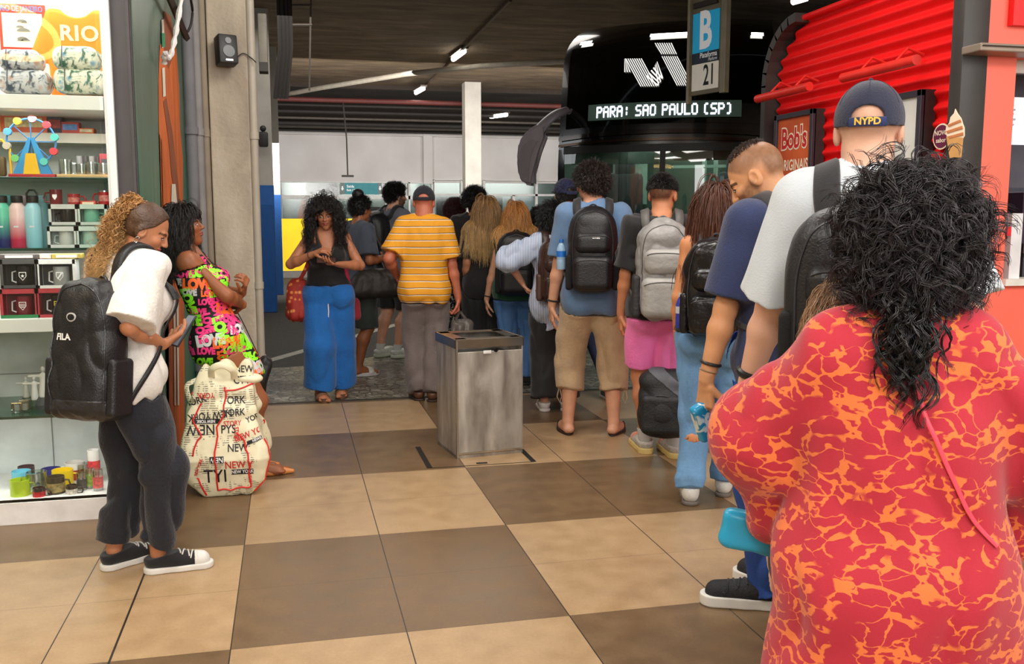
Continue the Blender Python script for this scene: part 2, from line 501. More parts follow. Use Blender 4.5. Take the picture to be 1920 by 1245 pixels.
_PEND = []
def finish_bodies():
    while _PEND:
        q, kw = _PEND.pop(); q._body(**kw)
class Person:
    """Local frame: faces +Y, right hand on +X, z up. Lengths scale with H."""
    def __init__(s, name_label, H, pos, face, fem=False, girth=1.0, lean=0, side=0, twist=0, head=(0, 0, 0),
                 feet=None, wr=None, wl=None, er=None, el=None, hand_r=None, hand_l=None, pel=(0, 0, 0), z0=0, dist=6, skin='tan',
                 hscale=1.0, belly=0, hipg=1.0, shoulder=1.0, neck=1.0, kr=(.1, 1, 0), kl=(-.1, 1, 0), bust=1.0):
        finish_bodies(); s.covers = []
        s.H = H; s.fem = fem; s.g = girth; s.dist = dist; s.belly = belly; s.hipg = hipg; s.neckg = neck; s.bust = bust
        s.root = thing('person', name_label, 'person', (pos[0], pos[1], z0), R(face))
        s.skin = np.array(lin(SKIN[skin] if isinstance(skin, str) else skin), np.float32)
        s.h = max(.0055, min(.011, .00125 * dist))
        J = s.J = {}
        J['pel'] = A(pel[0], pel[1], .525 * H + pel[2])
        Rm = rotz(R(twist)) @ roty(R(side)) @ rotx(-R(lean))   # lean>0 forward
        s.T = Rm
        up = Rm @ A(0, 0, 1); s.fwd = Rm @ A(0, 1, 0); s.rt = Rm @ A(1, 0, 0); s.up = up
        def tp(x, y, z): return J['pel'] + Rm @ A(x * H, y * H, z * H)
        hw = .05 if not fem else .052
        for k, sg in (('r', 1), ('l', -1)):
            J['hip' + k] = J['pel'] + A(sg * hw * H * hipg, 0, -.01 * H)
        J['waist'] = tp(0, .0, .09); J['chest'] = tp(0, .0, .205); J['uch'] = tp(0, -.005, .262)
        J['nb'] = tp(0, -.012, .30)
        sw = (.092 if not fem else .082) * shoulder
        J['shr'] = tp(sw, -.008, .285); J['shl'] = tp(-sw, -.008, .285)
        s.sw = sw * H
        # head frame
        hy, hp, hr = head      # yaw (left +), pitch (down +), roll
        s.Hm = rotz(R(twist) * .5 + R(hy)) @ roty(R(hr)) @ rotx(-R(hp))
        s.hh = .139 * H * hscale if H > 1.4 else .15 * H
        nt = J['nb'] + (Rm @ A(0, .014 * H, .037 * H))
        J['nt'] = nt
        J['hc'] = nt + s.Hm @ A(0, .012 * H, .5 * s.hh - .01 * H) 
        feet = feet or ((-.055 * H, 0, 8), (.055 * H, 0, -8))
        s.feet = {'l': feet[0], 'r': feet[1]}
        for k, hint in (('l', kl), ('r', kr)):
            f = s.feet[k]; fz = f[3] if len(f) > 3 else 0
            fd = rotz(R(f[2])) @ A(0, 1, 0)
            J['ft' + k] = A(f[0], f[1], fz)
            J['an' + k] = A(f[0], f[1], .05 * H + fz) - fd * .035 * H
            s.J['fd' + k] = fd
            J['kn' + k] = ik(J['hip' + k], J['an' + k], .245 * H, .228 * H, rotz(R(f[2])) @ A(*hint))
        for k, sg, w, e in (('r', 1, wr, er), ('l', -1, wl, el)):
            sh = J['sh' + k]
            if w is None: w = sh / H + A(sg * .032, .02, -.305)
            w = A(*w) * H
            if e is None: e = (sg * .35, -1, -.1)
            J['wr' + k] = w
            J['el' + k] = ik(sh, w, .168 * H, .148 * H, e)
        for k in 'lr':
            sp = {'r': hand_r, 'l': hand_l}[k] or {}
            sg = 1 if k == 'r' else -1
            fd = uid(sp.get('dir', J['wr' + k] - J['el' + k]))
            pn = np.asarray(sp.get('palm', (-sg, 0.2, 0)), np.float32)      # palm faces the thigh
            pn = uid(pn - fd * (pn @ fd))
            th = np.cross(pn, fd) * (-1 if k == 'r' else 1) * -1
            J['hand' + k] = (fd, pn, th, sp.get('curl', .35), sp.get('thumb', .3))
        s.parts = {}
    # ---- fields
    def f_torso(s, p, o=0.0, bust=True):
        H, g, J = s.H, s.g, s.J; F = s.fwd
        pel = J['pel']; U = s.up
        hw = (.04 if not s.fem else .047) * s.hipg
        d = cap(p, pel - A(hw * H, 0, .0), pel + A(hw * H, 0, .0), (.068 * g) * H + o, None)
        wr = (.082 if not s.fem else .073) * g
        d = smin(d, cap(p, pel + U * .03 * H, J['waist'], .085 * g * H + o, wr * H + o, F, .74), .03 * H)
        cr = (.1 if not s.fem else .088) * g
        d = smin(d, cap(p, J['waist'], J['chest'], wr * H + o, cr * H + o, F, .68), .03 * H)
        d = smin(d, cap(p, J['chest'], J['uch'], cr * H + o, .075 * g * H + o, F, .62), .03 * H)
        rt = s.rt
        for sg, k in ((1, 'r'), (-1, 'l')):
            d = smin(d, cap(p, J['nb'] + rt * sg * .02 * H - U * .03 * H, J['sh' + k], .036 * H * g ** .5 + o, .031 * H * g ** .5 + o), .035 * H)
            d = smin(d, cap(p, J['nt'] - U * .02 * H, J['nb'] + rt * sg * s.sw * .5 - U * .006 * H, .022 * H + o * .7, .026 * H + o * .7), .03 * H)
            d = smin(d, ell(p, pel + A(sg * .045 * H * s.hipg, -.03 * H, -.025 * H), np.array([.058, .058, .062]) * g * H + o), .03 * H)
            if s.fem and bust:
                d = smin(d, ell(p, J['chest'] + rt * sg * .042 * H + F * .052 * H * g - U * .012 * H, np.array([.042, .04, .042]) * H * s.bust + o), .025 * H)
        if s.belly:
            d = smin(d, ell(p, J['waist'] + F * .025 * H - U * .02 * H, np.array([.085, .075, .085]) * H * s.belly + o), .04 * H)
        return d
    def f_arm(s, p, k, o=0.0, frac=2.0, ru=None, rf=None, hollow=False):
        """sleeve/arm. frac 1 = elbow, 2 = wrist"""
        H, J = s.H, s.J; g = s.g ** .6 * (1 if not s.fem else .92)
        sh, el, wr = J['sh' + k], J['el' + k], J['wr' + k]
        a = (.0305 * g * H if ru is None else ru[0]) + o; b = (.0235 * g * H if ru is None else ru[1]) + o
        d = cap(p, sh, el, a, b)
        if frac <= 1:
            e = sh + (el - sh) * frac
            return smax(d, plane(p, e, el - sh), .004)
        c = (.0245 * g * H if rf is None else rf[0]) + o; w = (.0155 * g * H if rf is None else rf[1]) + o
        mid = el + (wr - el) * .3
        d = smin(d, cap(p, el, mid, b, c), .01 * H)
        d = smin(d, cap(p, mid, wr, c, w), .012 * H)
        if frac < 2:
            e = el + (wr - el) * (frac - 1)
            pl = plane(p, e, wr - el)
            near = np.linalg.norm(p - wr, axis=1) < np.linalg.norm(wr - el) * 1.15
            d = np.where(near, smax(d, pl, .004), d)
        return d
    def f_leg(s, p, k, o=0.0):
        H, g, J = s.H, s.g ** .8, s.J
        h, kn, an = J['hip' + k], J['kn' + k], J['an' + k]
        d = cap(p, h - A(0, 0, .0), kn, .057 * g * s.hipg * H + o, .035 * g * H + o)
        mid = kn + (an - kn) * .3 - J['fd' + k] * .012 * H
        d = smin(d, cap(p, kn, mid, .031 * g * H + o, .034 * g * H + o), .02 * H)
        return smin(d, cap(p, mid, an, .033 * g * H + o, .0205 * H + o), .02 * H)
    def f_neck(s, p, o=0):
        H, J = s.H, s.J; n = s.neckg
        d = cap(p, J['nb'] - s.up * .02 * H, J['hc'] + s.Hm @ A(0, -.09, -.22) * s.hh, (.034 if not s.fem else .029) * H * n + o, (.033 if not s.fem else .027) * H * n + o)
        return d
    def f_head(s, p):
        hh = s.hh; q = ((p - s.J['hc']) @ s.Hm) / hh
        q = q.copy(); x = np.abs(q[:, 0]); m = np.stack([x, q[:, 1], q[:, 2]], 1)
        d = ell(m, (0, -.06, .13), (.325, .40, .365))
        d = smin(d, ell(m, (0, .07, -.12), (.25, .30, .33)), .10)
        d = smin(d, ell(m, (.0, .22, -.38), (.11, .11, .10)), .10)
        d = smin(d, ell(m, (.17, .02, -.26), (.08, .14, .10)), .10)
        d = smin(d, ell(m, (.15, .25, -.07), (.09, .09, .08)), .08)       # cheek
        d = smin(d, cap(m, (0, .345, .10), (.15, .30, .11), .04), .05)     # brow
        d = smax(d, -ell(m, (.125, .42, .02), (.085, .10, .06)), .05)      # socket
        d = smin(d, ell(m, (.125, .30, .015), (.062, .062, .05)), .015)    # eye
        d = smin(d, cap(m, (0, .36, .07), (0, .435, -.085), .022, .042), .035)
        d = smin(d, ell(m, (.04, .40, -.10), (.035, .04, .03)), .02)
        d = smin(d, ell(m, (0, .355, -.195), (.095, .05, .026)), .015)
        d = smin(d, ell(m, (0, .35, -.245), (.08, .05, .03)), .015)
        e = ell(m, (.335, -.03, -.03), (.045, .095, .13)); e = smax(e, -ell(m, (.375, -.01, -.01), (.03, .05, .075)), .02)
        d = smin(d, e, .02)
        return d * hh
    def f_hand(s, p, k, hold=None):
        fd, pn, th, curl, tc = s.J['hand' + k]; W = s.J['wr' + k]; L = .108 * s.H
        d = cap(p, W - fd * .02, W + fd * L * .12, .0165 * s.H * (.92 if s.fem else 1), .016 * s.H, pn, .75)
        bases = []
        for i, (lat, ln) in enumerate(((.165, .43), (.058, .48), (-.05, .45), (-.15, .36))):
            kb = W + fd * L * (.52 - .02 * abs(i - 1)) + th * lat * L
            bases.append((kb, ln, i))
            d = smin(d, cap(p, W + fd * L * .12 + th * lat * L * .6, kb, .075 * L, .06 * L), .05 * L)
        for kb, ln, i in bases:
            a = kb; ang = curl * .75
            for j, fr in enumerate((.45, .3, .25)):
                ang += curl * (.55 if j else .0)
                dirv = fd * math.cos(ang * 1.2) + pn * math.sin(ang * 1.2) + th * (.10 - .07 * i) * .6
                b = a + uid(dirv) * ln * L * fr
                d = smin(d, cap(p, a, b, (.052 - .006 * j) * L, (.048 - .006 * j) * L), .006)
                a = b
        a = W + fd * L * .14 + th * L * .13
        b = a + uid(fd * .75 + th * .62 + pn * tc) * L * .27
        c = b + uid(fd * .9 + th * .25 + pn * (tc + .3)) * L * .2
        e = c + uid(fd * 1 + th * .05 + pn * (tc + .5)) * L * .16
        d = smin(d, cap(p, a, b, .075 * L, .06 * L), .04 * L)
        d = smin(d, cap(p, b, c, .057 * L, .05 * L), .008)
        return smin(d, cap(p, c, e, .05 * L, .042 * L), .006)
    def f_foot(s, p, k):
        H, J = s.H, s.J; an = J['an' + k]; fd = J['fd' + k]; f = J['ft' + k]; sd = A(fd[1], -fd[0], 0) * (1 if k == 'l' else -1)
        up = A(0, 0, 1)
        heel = A(an[0], an[1], f[2] + .022 * H) - fd * .018 * H
        ball_ = heel + fd * .105 * H - up * .006 * H
        d = cap(p, heel, ball_, .021 * H, .0265 * H, up, .75)
        d = smin(d, cap(p, an, ball_ - fd * .02 * H, .021 * H, .017 * H), .02 * H)
        for i in range(5):
            b = ball_ + sd * (.02 - .0105 * i) * H
            d = smin(d, cap(p, b, b + fd * (.038 - .0045 * i) * H - up * .004, (.0098 - .001 * i) * H), .006)
        return d
    def f_bodyall(s, p, feet=True):
        d = s.f_torso(p)
        for k in 'lr':
            d = smin(d, s.f_arm(p, k), .012 * s.H)
            d = smin(d, s.f_leg(p, k), .015 * s.H)
            if feet: d = smin(d, s.f_foot(p, k), .01)
        return smin(d, s.f_neck(p), .015 * s.H)
    def bounds(s, pts, pad):
        P = np.array(pts); return P.min(0) - pad, P.max(0) + pad
    def body(s, **kw): _PEND.append((s, kw))
    def _body(s, feet=True, beard=0, stubble=None, lips=(168, 82, 74), bald=True, hands='lr', redface=0, brows=(40, 25, 18), cover=None):
        J, H = s.J, s.H; feet = feet and not getattr(s, 'shod', False)
        jn = [J[k] for k in J if k[:2] not in ('fd', 'ha') and k != 'hc']
        lo, hi = s.bounds(jn, .16 * H); lo[2] = min(J['ftl'][2], J['ftr'][2]) - .01; hi[2] = J['hc'][2] + .02
        parts = []
        # body under the neck
        def trunk(p):
            d = s.f_bodyall(p, feet)
            for cv in s.covers:
                d = d + .022 * np.clip((.007 - cv(p)) / .010, 0, 1)
            return d
        parts.append(surf(lambda p: np.maximum(trunk(p), plane(p, J['nt'] + s.up * .03 * H, s.up) * 1.0), lo, hi, s.h * 1.15))
        hh = s.hh; fh = lambda p: smin(s.f_head(p), np.maximum(s.f_neck(p), plane(p, J['nt'] - s.up * .02 * H, -s.up)), .02)
        c = J['hc']
        hres = max(.003, min(.0065, .00075 * s.dist)); 
        V1, F1 = surf(fh, c - .68 * hh, c + .62 * hh, hres); parts.append((V1, F1))
        for k in hands:
            w = J['wr' + k]; hr = max(.0035, min(.006, .0008 * s.dist))
            e = J['el' + k]
            ff = lambda p: smin(s.f_hand(p, k), np.maximum(s.f_arm(p, k), plane(p, w - uid(w - e) * .04 * H, -(w - e))), .008)
            cc = w + J['hand' + k][0] * .06 * H
            parts.append(surf(ff, cc - .1 * H, cc + .1 * H, hr))
        V, F = merge(parts)
        col = np.tile(s.skin, (len(V), 1))
        # colour of the face
        q = ((V - c) @ s.Hm) / hh; x = np.abs(q[:, 0]); m = np.stack([x, q[:, 1], q[:, 2]], 1)
        inh = (np.abs(q).max(1) < .75)
        def mixc(w, rgb, srgb=True):
            nonlocal col
            w = (np.clip(w, 0, 1) * inh)[:, None]; t = np.array(lin(rgb) if srgb else rgb, np.float32)
            col = col * (1 - w) + t * w
        cheek = np.clip(1 - np.linalg.norm((m - A(.17, .28, -.1)) / A(.1, .2, .1), axis=1), 0, 1)
        mixc(cheek * .35, np.array(s.skin) * A(1.15, .75, .72), False)
        if redface: mixc(np.ones(len(V)) * redface, (205, 120, 95))
        front = q[:, 1] > .2
        mixc((np.linalg.norm((m - A(0, .38, -.215)) / A(.105, .2, .05), axis=1) < 1) * front * .8, lips)
        mixc((np.linalg.norm((m - A(0, .38, -.218)) / A(.1, .2, .008), axis=1) < 1) * front * .7, (70, 30, 28))
        br = (np.abs(m[:, 2] - (.105 - .35 * (x - .13) ** 2 / .1)) < .022) & (x > .05) & (x < .22) & front
        mixc(br * .85, brows)
        eye = (np.linalg.norm((m - A(.125, .35, .015)) / A(.065, .3, .032), axis=1) < 1) & front
        mixc(eye * 1., (30, 18, 15))
        eye2 = (np.linalg.norm((m - A(.125, .35, .012)) / A(.048, .3, .02), axis=1) < 1) & front
        mixc(eye2 * 1., (225, 215, 208))
        mixc((np.linalg.norm((m - A(.125, .35, .014)) / A(.02, .3, .022), axis=1) < 1) & front, (25, 14, 10))
        mixc((np.linalg.norm((m - A(.035, .42, -.125)) / A(.018, .05, .012), axis=1) < 1) & front, (70, 35, 28))
        if beard:
            n = noise(V, 120)
            w = np.clip((.02 - q[:, 2] - .25 * np.clip(q[:, 1] - .1, 0, 1)) / .08, 0, 1) * np.clip((q[:, 1] + .02) / .06, 0, 1) * (q[:, 2] > -.55)
            lipm = np.linalg.norm((m - A(0, .40, -.215)) / A(.1, .25, .055), axis=1) < 1
            mid = (x < .09) & (q[:, 2] > -.15)
            mixc(w * (~lipm) * (~mid) * (beard + n * .3), (38, 26, 20))
        if stubble:   # shaved hair painted on the scalp
            sc_, amt = stubble
            hl = np.clip((q[:, 2] - (.02 - .0 * q[:, 1]) ) / .16, 0, 1) * np.clip((.30 - q[:, 1] + .9 * (q[:, 2] - .30)) / .06, 0, 1) 
            nape = np.clip((-.16 - q[:, 1]) / .08, 0, 1) * np.clip((q[:, 2] + .22) / .14, 0, 1)
            w = np.maximum(hl, nape); ear = x > .335
            mixc(w * amt * (~ear) * (1 + noise(V, 90) * .25), sc_)
        me = mesh_np('body', V, F, True, col)
        return obj('body', me, vcmat('skin', .48, .07, .12, 160, .45, sss=.06), s.root)
    def cloth(s, name, field, material, lo=None, hi=None, h=None, col=None, parent=None, wr=.006, wf=14, st=(1, 1, .45), seed=0, thr=1.5):
        h = h or s.h
        if lo is None:
            P = [s.J[k] for k in s.J if k[:2] not in ('fd', 'ha')]; lo, hi = s.bounds(P, .2 * s.H)
            lo[2] = max(lo[2], -.0)
        st = A(*st)
        def f(p):
            d = field(p)
            if wr:
                q = p * st
                w = p + .03 * np.stack([noise(p, 5, 3), noise(p, 5, 5), noise(p, 5, 8)], 1) * 4
                n1 = noise(w * st, wf, seed); n2 = noise(w * st, wf * 2.3, seed + 4)
                d = d + wr * (.6 - np.abs(n1) * 5) + wr * .6 * n2
            return d
        V, F = surf(f, lo, hi, h, thr)
        me = mesh_np(name, V, F, True, None if col is None else col(V))
        s.parts[name] = me
        return obj(name, me, material, parent or s.root)
    def top(s, material, name='shirt', sleeve=.75, o=.016, hem=-.03, neck=.040, sl=(.038, .041), loose=0, col=None, wr=.006, arms='lr',
            neck_drop=0, h=None, straps=None, hemcut=None, rf=None, flare=0, wf=14, seed=0, neck_dy=0, extra=None, under=None):
        H, J = s.H, s.J; s._o = o
        hz = J['pel'][2] + hem * H
        def f(p):
            pp = p
            d = s.f_torso(p, o)
            if loose:
                d = smin(d, cap(p, A(J['pel'][0], J['pel'][1], hz), J['chest'], loose * H + flare * H, loose * H, s.fwd, .72), .03)
            if sleeve is not None:
                for k in arms:
                    d = smin(d, s.f_arm(p, k, o, sleeve, ru=(sl[0] * H - o * .5, sl[1] * H - o * .5) if sl else None, rf=rf), .025)
            if extra: d = extra(p, d)
            hm = hz if hemcut is None else hemcut(p, hz)
            d = smax(d, hm - p[:, 2], .004)
            # neckline
            nk = cap(p, J['nb'] - s.up * (.012 + neck_drop * .0) * H + s.fwd * neck_dy * H, J['nb'] + s.up * .3 * H + s.fwd * (.02 + neck_dy) * H, neck * H)
            if neck_drop:
                nk = np.minimum(nk, cap(p, J['nb'] + s.fwd * .05 * H + s.up * .02 * H, J['nb'] + s.fwd * .11 * H - s.up * neck_drop * H, neck * H, neck * .6 * H))
            d = smax(d, -nk, .003)
            if straps is not None: d = straps(p, d)
            return d
        s.f_top = f; s.covers.append(f)
        if under is not None:
            f0 = f
            def f(p): return f0(p) + .035 * np.clip((.009 - under(p)) / .009, 0, 1)
        P = [J[k] for k in ('pel', 'shr', 'shl', 'nt', 'chest', 'elr', 'ell') + (('wrr', 'wrl') if (sleeve or 0) > 1 else ())]
        lo, hi = s.bounds(P, .15 * H); lo[2] = min(hz, lo[2] + .15 * H) - .04; hi[2] = J['nt'][2] + .06
        return s.cloth(name, f, material, lo, hi, h=h, col=col, wr=wr, wf=wf, seed=seed)
    def pants(s, material, name='trousers', o=.008, top=.045, length=1.0, hip=.064, knee=.046, hem=.036, col=None, wr=.006, h=None, st=(1, 1, .5), st2=None, skirt=0, seed=0, wf=12, cuff=0):
        """length: 0..1 = fraction of the leg from hip to ankle"""
        H, J, g = s.H, s.J, s.g ** .7
        def f(p):
            d = smax(s.f_torso(p, o, False), p[:, 2] - (J['pel'][2] + top * H), .004)
            for k in 'lr':
                h_, kn, an = J['hip' + k], J['kn' + k], J['an' + k]
                if length > .55:
                    t = (length - .5) / .5
                    e = kn + (an - kn) * t + (an - kn) * .04 * (length >= 1)
                    l = smin(cap(p, h_, kn, hip * g * H + o * .6, knee * g * H), cap(p, kn, e, knee * g * H, hem * H), .02 * H)
                    if cuff: l = np.minimum(l, cap(p, e + (kn - e) * .10, e, (hem + cuff) * H, hem * H))
                    l = smax(l, plane(p, e, an - kn), .003)
                else:
                    e = h_ + (kn - h_) * (length * 2)
                    l = smax(cap(p, h_, kn, hip * g * H + o * .6, hem * H), plane(p, e, kn - h_), .003)
                d = smin(d, l, .012 * H)
            return d
        s.f_pants = f; s.covers.append(f)
        if getattr(s, 'f_top', None) is not None:
            f0 = f; ft = s.f_top
            def f(p): return f0(p) + .04 * np.clip((.010 - ft(p)) / .009, 0, 1)
        lo, hi = s.bounds([J[k] for k in ('pel', 'hipl', 'hipr', 'knl', 'knr', 'anl', 'anr')], .14 * H)
        lo[2] = -.005; hi[2] = J['pel'][2] + top * H + .02
        return s.cloth(name, f, material, lo, hi, h=h, col=col, wr=wr, st=st, seed=seed, wf=wf)
    def shoes(s, upper, sole, name='shoe', big=1.0, ankle=.0, lace=None, thick=.022, toe=None):
        H, J = s.H, s.J; hs = max(.004, min(.008, .0009 * s.dist)); s.shod = True
        for k in 'lr':
            f0 = J['ft' + k]; fd = J['fd' + k]; an = J['an' + k]; up = A(0, 0, 1)
            heel = A(an[0], an[1], f0[2]) - fd * .012 * H; toe_ = heel + fd * .125 * H * big
            sd = A(fd[1], -fd[0], 0)
            def fs(p):
                m = heel + (toe_ - heel) * .55
                d = smin(cap(p, heel, m, .027 * H * big, .024 * H * big), cap(p, m, toe_, .026 * H * big, .0265 * H * big), .02)
                z = p[:, 2] - f0[2]
                # outline only, use 2d distance
                q = p.copy(); q[:, 2] = f0[2]
                d2 = smin(cap(q, heel, m, .027 * H * big, .023 * H * big), cap(q, m, toe_, .025 * H * big, .027 * H * big), .02)
                return smax(d2, np.maximum(z - thick, -z), .005)
            def fu(p):
                a = heel + up * (.024 * H + thick * .6); b = toe_ - fd * .01 + up * (.012 * H + thick * .6)
                d = cap(p, a, b, .0255 * H * big, .0225 * H * big)
                d = smin(d, cap(p, an + up * .0, heel + (toe_ - heel) * .5 + up * .03 * H, .029 * H, .022 * H), .02)
                d = smax(d, plane(p, an + up * (-.004 + ankle) * H, up - fd * .15), .004)
                return smax(d, f0[2] + thick * .5 - p[:, 2], .003)
            lo = np.minimum(heel, toe_) - .07; hi = np.maximum(heel, toe_) + .07; hi[2] = f0[2] + .16; lo[2] = f0[2] - .004
            V, F = surf(fu, lo, hi, hs); me = mesh_np('shoe', V, F)
            sh = obj(name, me, upper, s.root)
            V, F = surf(fs, lo, hi, hs); obj('sole', mesh_np('sole', V, F), sole, sh)
            if lace is not None:
                mb = MB()
                for i in range(5):
                    c = heel + (toe_ - heel) * (.52 + .085 * i) + up * (.068 - .0075 * i) * H * .8
                    pts = np.array([c + sd * x * .017 * H - up * abs(x) ** 2 * .008 + up * .003 + fd * .006 * x * (-1) ** i for x in np.linspace(-1, 1, 7)])
                    for _ in range(3): pts = pts - (fu(pts) - .002)[:, None] * grad(fu, pts)
                    mb.tube(pts, .0032, 5)
                mb.build('lace', lace, sh)
            if toe is not None:
                V, F = surf(lambda p: np.maximum(fu(p) - .0025, plane(p, toe_ - fd * .022 * H, -fd)), lo, hi, hs)
                obj('toe_cap', mesh_np('toe', V, F), toe, sh)
    def sandals(s, sole, strapm, name='flip_flop', thick=.016, slide=False):
        H, J = s.H, s.J
        for k in 'lr':
            f0 = J['ft' + k]; fd = J['fd' + k]; an = J['an' + k]; up = A(0, 0, 1); sd = A(fd[1], -fd[0], 0)
            heel = A(an[0], an[1], f0[2]) - fd * .022 * H; toe_ = heel + fd * .135 * H
            mb = MB(); n = 26; pts = []
            for i in range(n):
                a = 2 * PI * i / n; c, si = math.cos(a), math.sin(a)
                w = (.027 + .008 * c) * H
                q = (heel + toe_) / 2 + fd * c * .08 * H + sd * si * w * (1 - .12 * math.cos(2 * a))
                pts.append(q)
            m = Matrix.Translation((0, 0, f0[2]))
            mb.prism([(q[0], q[1]) for q in pts], thick, m)
            sh = mb.build(name, sole, s.root)
            fl = lambda p: s.f_foot(p, k)
            b = heel + fd * .118 * H
            if slide:
                P = [b - fd * .03 * H + sd * x * .034 * H + up * (.05 - .03 * abs(x)) for x in (-1, -.6, 0, .6, 1)]
                V, F = strap(P, .055, .008, fl, .003)
                obj('strap', mesh_np('strap', V, F), strapm, sh)
            else:
                mb = MB()
                for sg in (-1, 1):
                    P = np.array([b + up * .03 + fd * .01, b - fd * .02 * H + sd * sg * .015 * H + up * .04, b - fd * .055 * H + sd * sg * .03 * H + up * .012])
                    P = catmull(P, 5)
                    for _ in range(3): P = P - (np.minimum(fl(P), .05) - .003)[:, None] * grad(fl, P) * .9
                    mb.tube(P, .0045, 6)
                mb.build('strap', strapm, sh)
    # ---- hair
    def scalp(s, n, lim=None, seed=0, bald=.0):
        """random points on the scalp (local coords) + outward normals"""
        rg = np.random.RandomState(seed + 11)
        d = rg.randn(n * 4, 3); d /= np.linalg.norm(d, axis=1, keepdims=True)
        q = d * A(.325, .40, .365) + A(0, -.06, .13)
        ok = (q[:, 2] > -.26 + .85 * np.clip(q[:, 1] + .30, 0, 1)) & (q[:, 2] > .16 + 1.9 * (q[:, 1] - .16)) & (q[:, 2] > -.18)
        if lim is not None: ok &= lim(q)
        q = q[ok][:n]
        hf = lambda p: s.f_head(p)
        P = (q.astype(np.float32) * s.hh) @ s.Hm.T + s.J['hc']
        for _ in range(2): P = P - hf(P)[:, None] * grad(hf, P)
        return P.astype(np.float32), grad(hf, P, .02), q
    def strands(s, roots, dirs, length, seg=14, r=.0012, grav=.25, stiff=1.0, curl=(0, 0), clump=0, field=None, clear=.006, col=(30, 22, 18), cvar=.35,
                name='hair', material=None, lvar=.25, seed=0, wander=.08, taper=.7, sides=3, pull=None, tips=None, parent=None, bundle=None):
        rg = np.random.RandomState(seed + 5); N = len(roots)
        L = length * (1 + lvar * (rg.rand(N) - .5) * 2)
        ds = (L / (seg - 1))[:, None].astype(np.float32)
        v = uid(np.zeros(3)) + dirs / (np.linalg.norm(dirs, axis=1, keepdims=True) + 1e-9)
        P = np.zeros((N, seg, 3), np.float32); P[:, 0] = roots
        g = A(0, 0, -1)
        field = field or (lambda p: s.f_head(p))
        cur = roots.copy()
        for i in range(1, seg):
            v = v * stiff + g * grav + rg.randn(N, 3) * wander
            if pull is not None: v = v + pull(cur, i / seg)
            v = v / (np.linalg.norm(v, axis=1, keepdims=True) + 1e-9)
            cur = (cur + v * ds).astype(np.float32)
            d = field(cur); c = clear * (1 + .6 * ((np.arange(N) * 7) % 10) / 10)
            bad = d < c
            if bad.any():
                gb = grad(field, cur[bad], .01)
                cur[bad] += gb * (c[bad] - d[bad])[:, None]
                vb = v[bad]; dp = np.minimum((vb * gb).sum(1, keepdims=True), 0); v[bad] = vb - gb * dp
            P[:, i] = cur
        if curl[0]:
            t = np.linspace(0, 1, seg)[None, :]
            cr, cf = curl
            ph = rg.rand(N, 1) * 6.28 if not clump else np.round(rg.rand(N, 1) * clump) / clump * 6.28
            fr = cf * (1 + .3 * (rg.rand(N, 1) - .5))
            sgn = np.where(rg.rand(N, 1) < .5, 1, -1)
            th = ph + sgn * fr * t * L[:, None] * 6.283
            T_ = np.gradient(P, axis=1); T_ /= np.linalg.norm(T_, axis=2, keepdims=True) + 1e-9
            e1 = np.cross(T_, A(.2, .1, .97)); e1 /= np.linalg.norm(e1, axis=2, keepdims=True) + 1e-6; e2 = np.cross(T_, e1)
            rr = cr * np.minimum(1, t * 4) * (1 + .4 * rg.rand(N, 1))
            P = P + (e1 * np.cos(th)[..., None] + e2 * np.sin(th)[..., None]) * rr[..., None]
        rad = r * (1 - taper * np.linspace(0, 1, seg) ** 2)[None, :] * (.7 + .6 * rg.rand(N, 1))
        if bundle:
            Q = [P]; R_ = [rad]
            for b in range(bundle[0]):
                Q.append(P + (rg.randn(N, 1, 3) * bundle[1]).astype(np.float32) + (rg.randn(N, seg, 3) * bundle[1] * .12).astype(np.float32)); R_.append(rad)
            P = np.concatenate(Q); rad = np.concatenate(R_)
        V, F = tubes_np(P.astype(np.float32), rad, sides)
        base = np.array(lin(col), np.float32)
        f = (1 + cvar * (rg.rand(len(P), 1) - .5) * 2)
        cc = np.tile(base, (len(P), seg, 1)) * f[:, :, None]
        if tips is not None:
            t = (np.linspace(0, 1, seg) ** 1.3)[None, :, None]
            cc = cc * (1 - t) + np.array(lin(tips), np.float32) * f[:, :, None] * t
        cc = np.repeat(cc, sides, axis=1).reshape(-1, 3)
        me = mesh_np(name, V, F, True, np.clip(cc, 0, 1))
        return obj(name, me, material or vcmat('hair_strands', .38, .1, 0, 80, .6), parent or s.root)
    def hairmass(s, field, col=(26, 19, 16), amp=.006, fr=28, st=(1, 1, .3), h=None, name='hair', rough=.5, lo=None, hi=None):
        J = s.J; c = J['hc']
        if lo is None: lo, hi = c - A(.2, .2, .55), c + A(.2, .2, .2)
        st = A(*st)
        def f(p):
            return field(p) + amp * 2 * noise(p * st, fr) + amp * noise(p * st, fr * 2.7, 2)
        V, F = surf(f, lo, hi, h or max(.004, s.h * .7))
        b = np.array(lin(col), np.float32); n = noise(V * st, fr * 2, 5)
        return obj(name, mesh_np(name, V, F, True, np.clip(b * (1 + .4 * n[:, None]), 0, 1)), vcmat('hair_mass', rough, .15, .5, 120, .5), s.root)
    def hq(s, p): return ((p - s.J['hc']) @ s.Hm) / s.hh
    def f_haircap(s, p, thick=.05, low=-.2, front=.30, crown=0.0, vol=0.0):
        q = s.hq(p)
        d = ell(q, (0, -.06, .13 + crown), (.33 + thick + vol, .40 + thick + vol, .37 + thick + vol * .8))
        d = smin(d, ell(q, (0, -.15, -.05), (.27 + thick + vol, .26 + thick + vol, .25 + thick)), .08)
        d = smin(d, s.f_head(p) / s.hh - max(.02, thick * .5), .03)
        y, z, x = q[:, 1], q[:, 2], np.abs(q[:, 0])
        c1 = (low - z) * .9                                    # nape
        line = (z - (.04 + 1.0 * (y - .02)))                  # front of the ears upward
        c2 = np.where(y > -.06, -(line) * .7, -1)
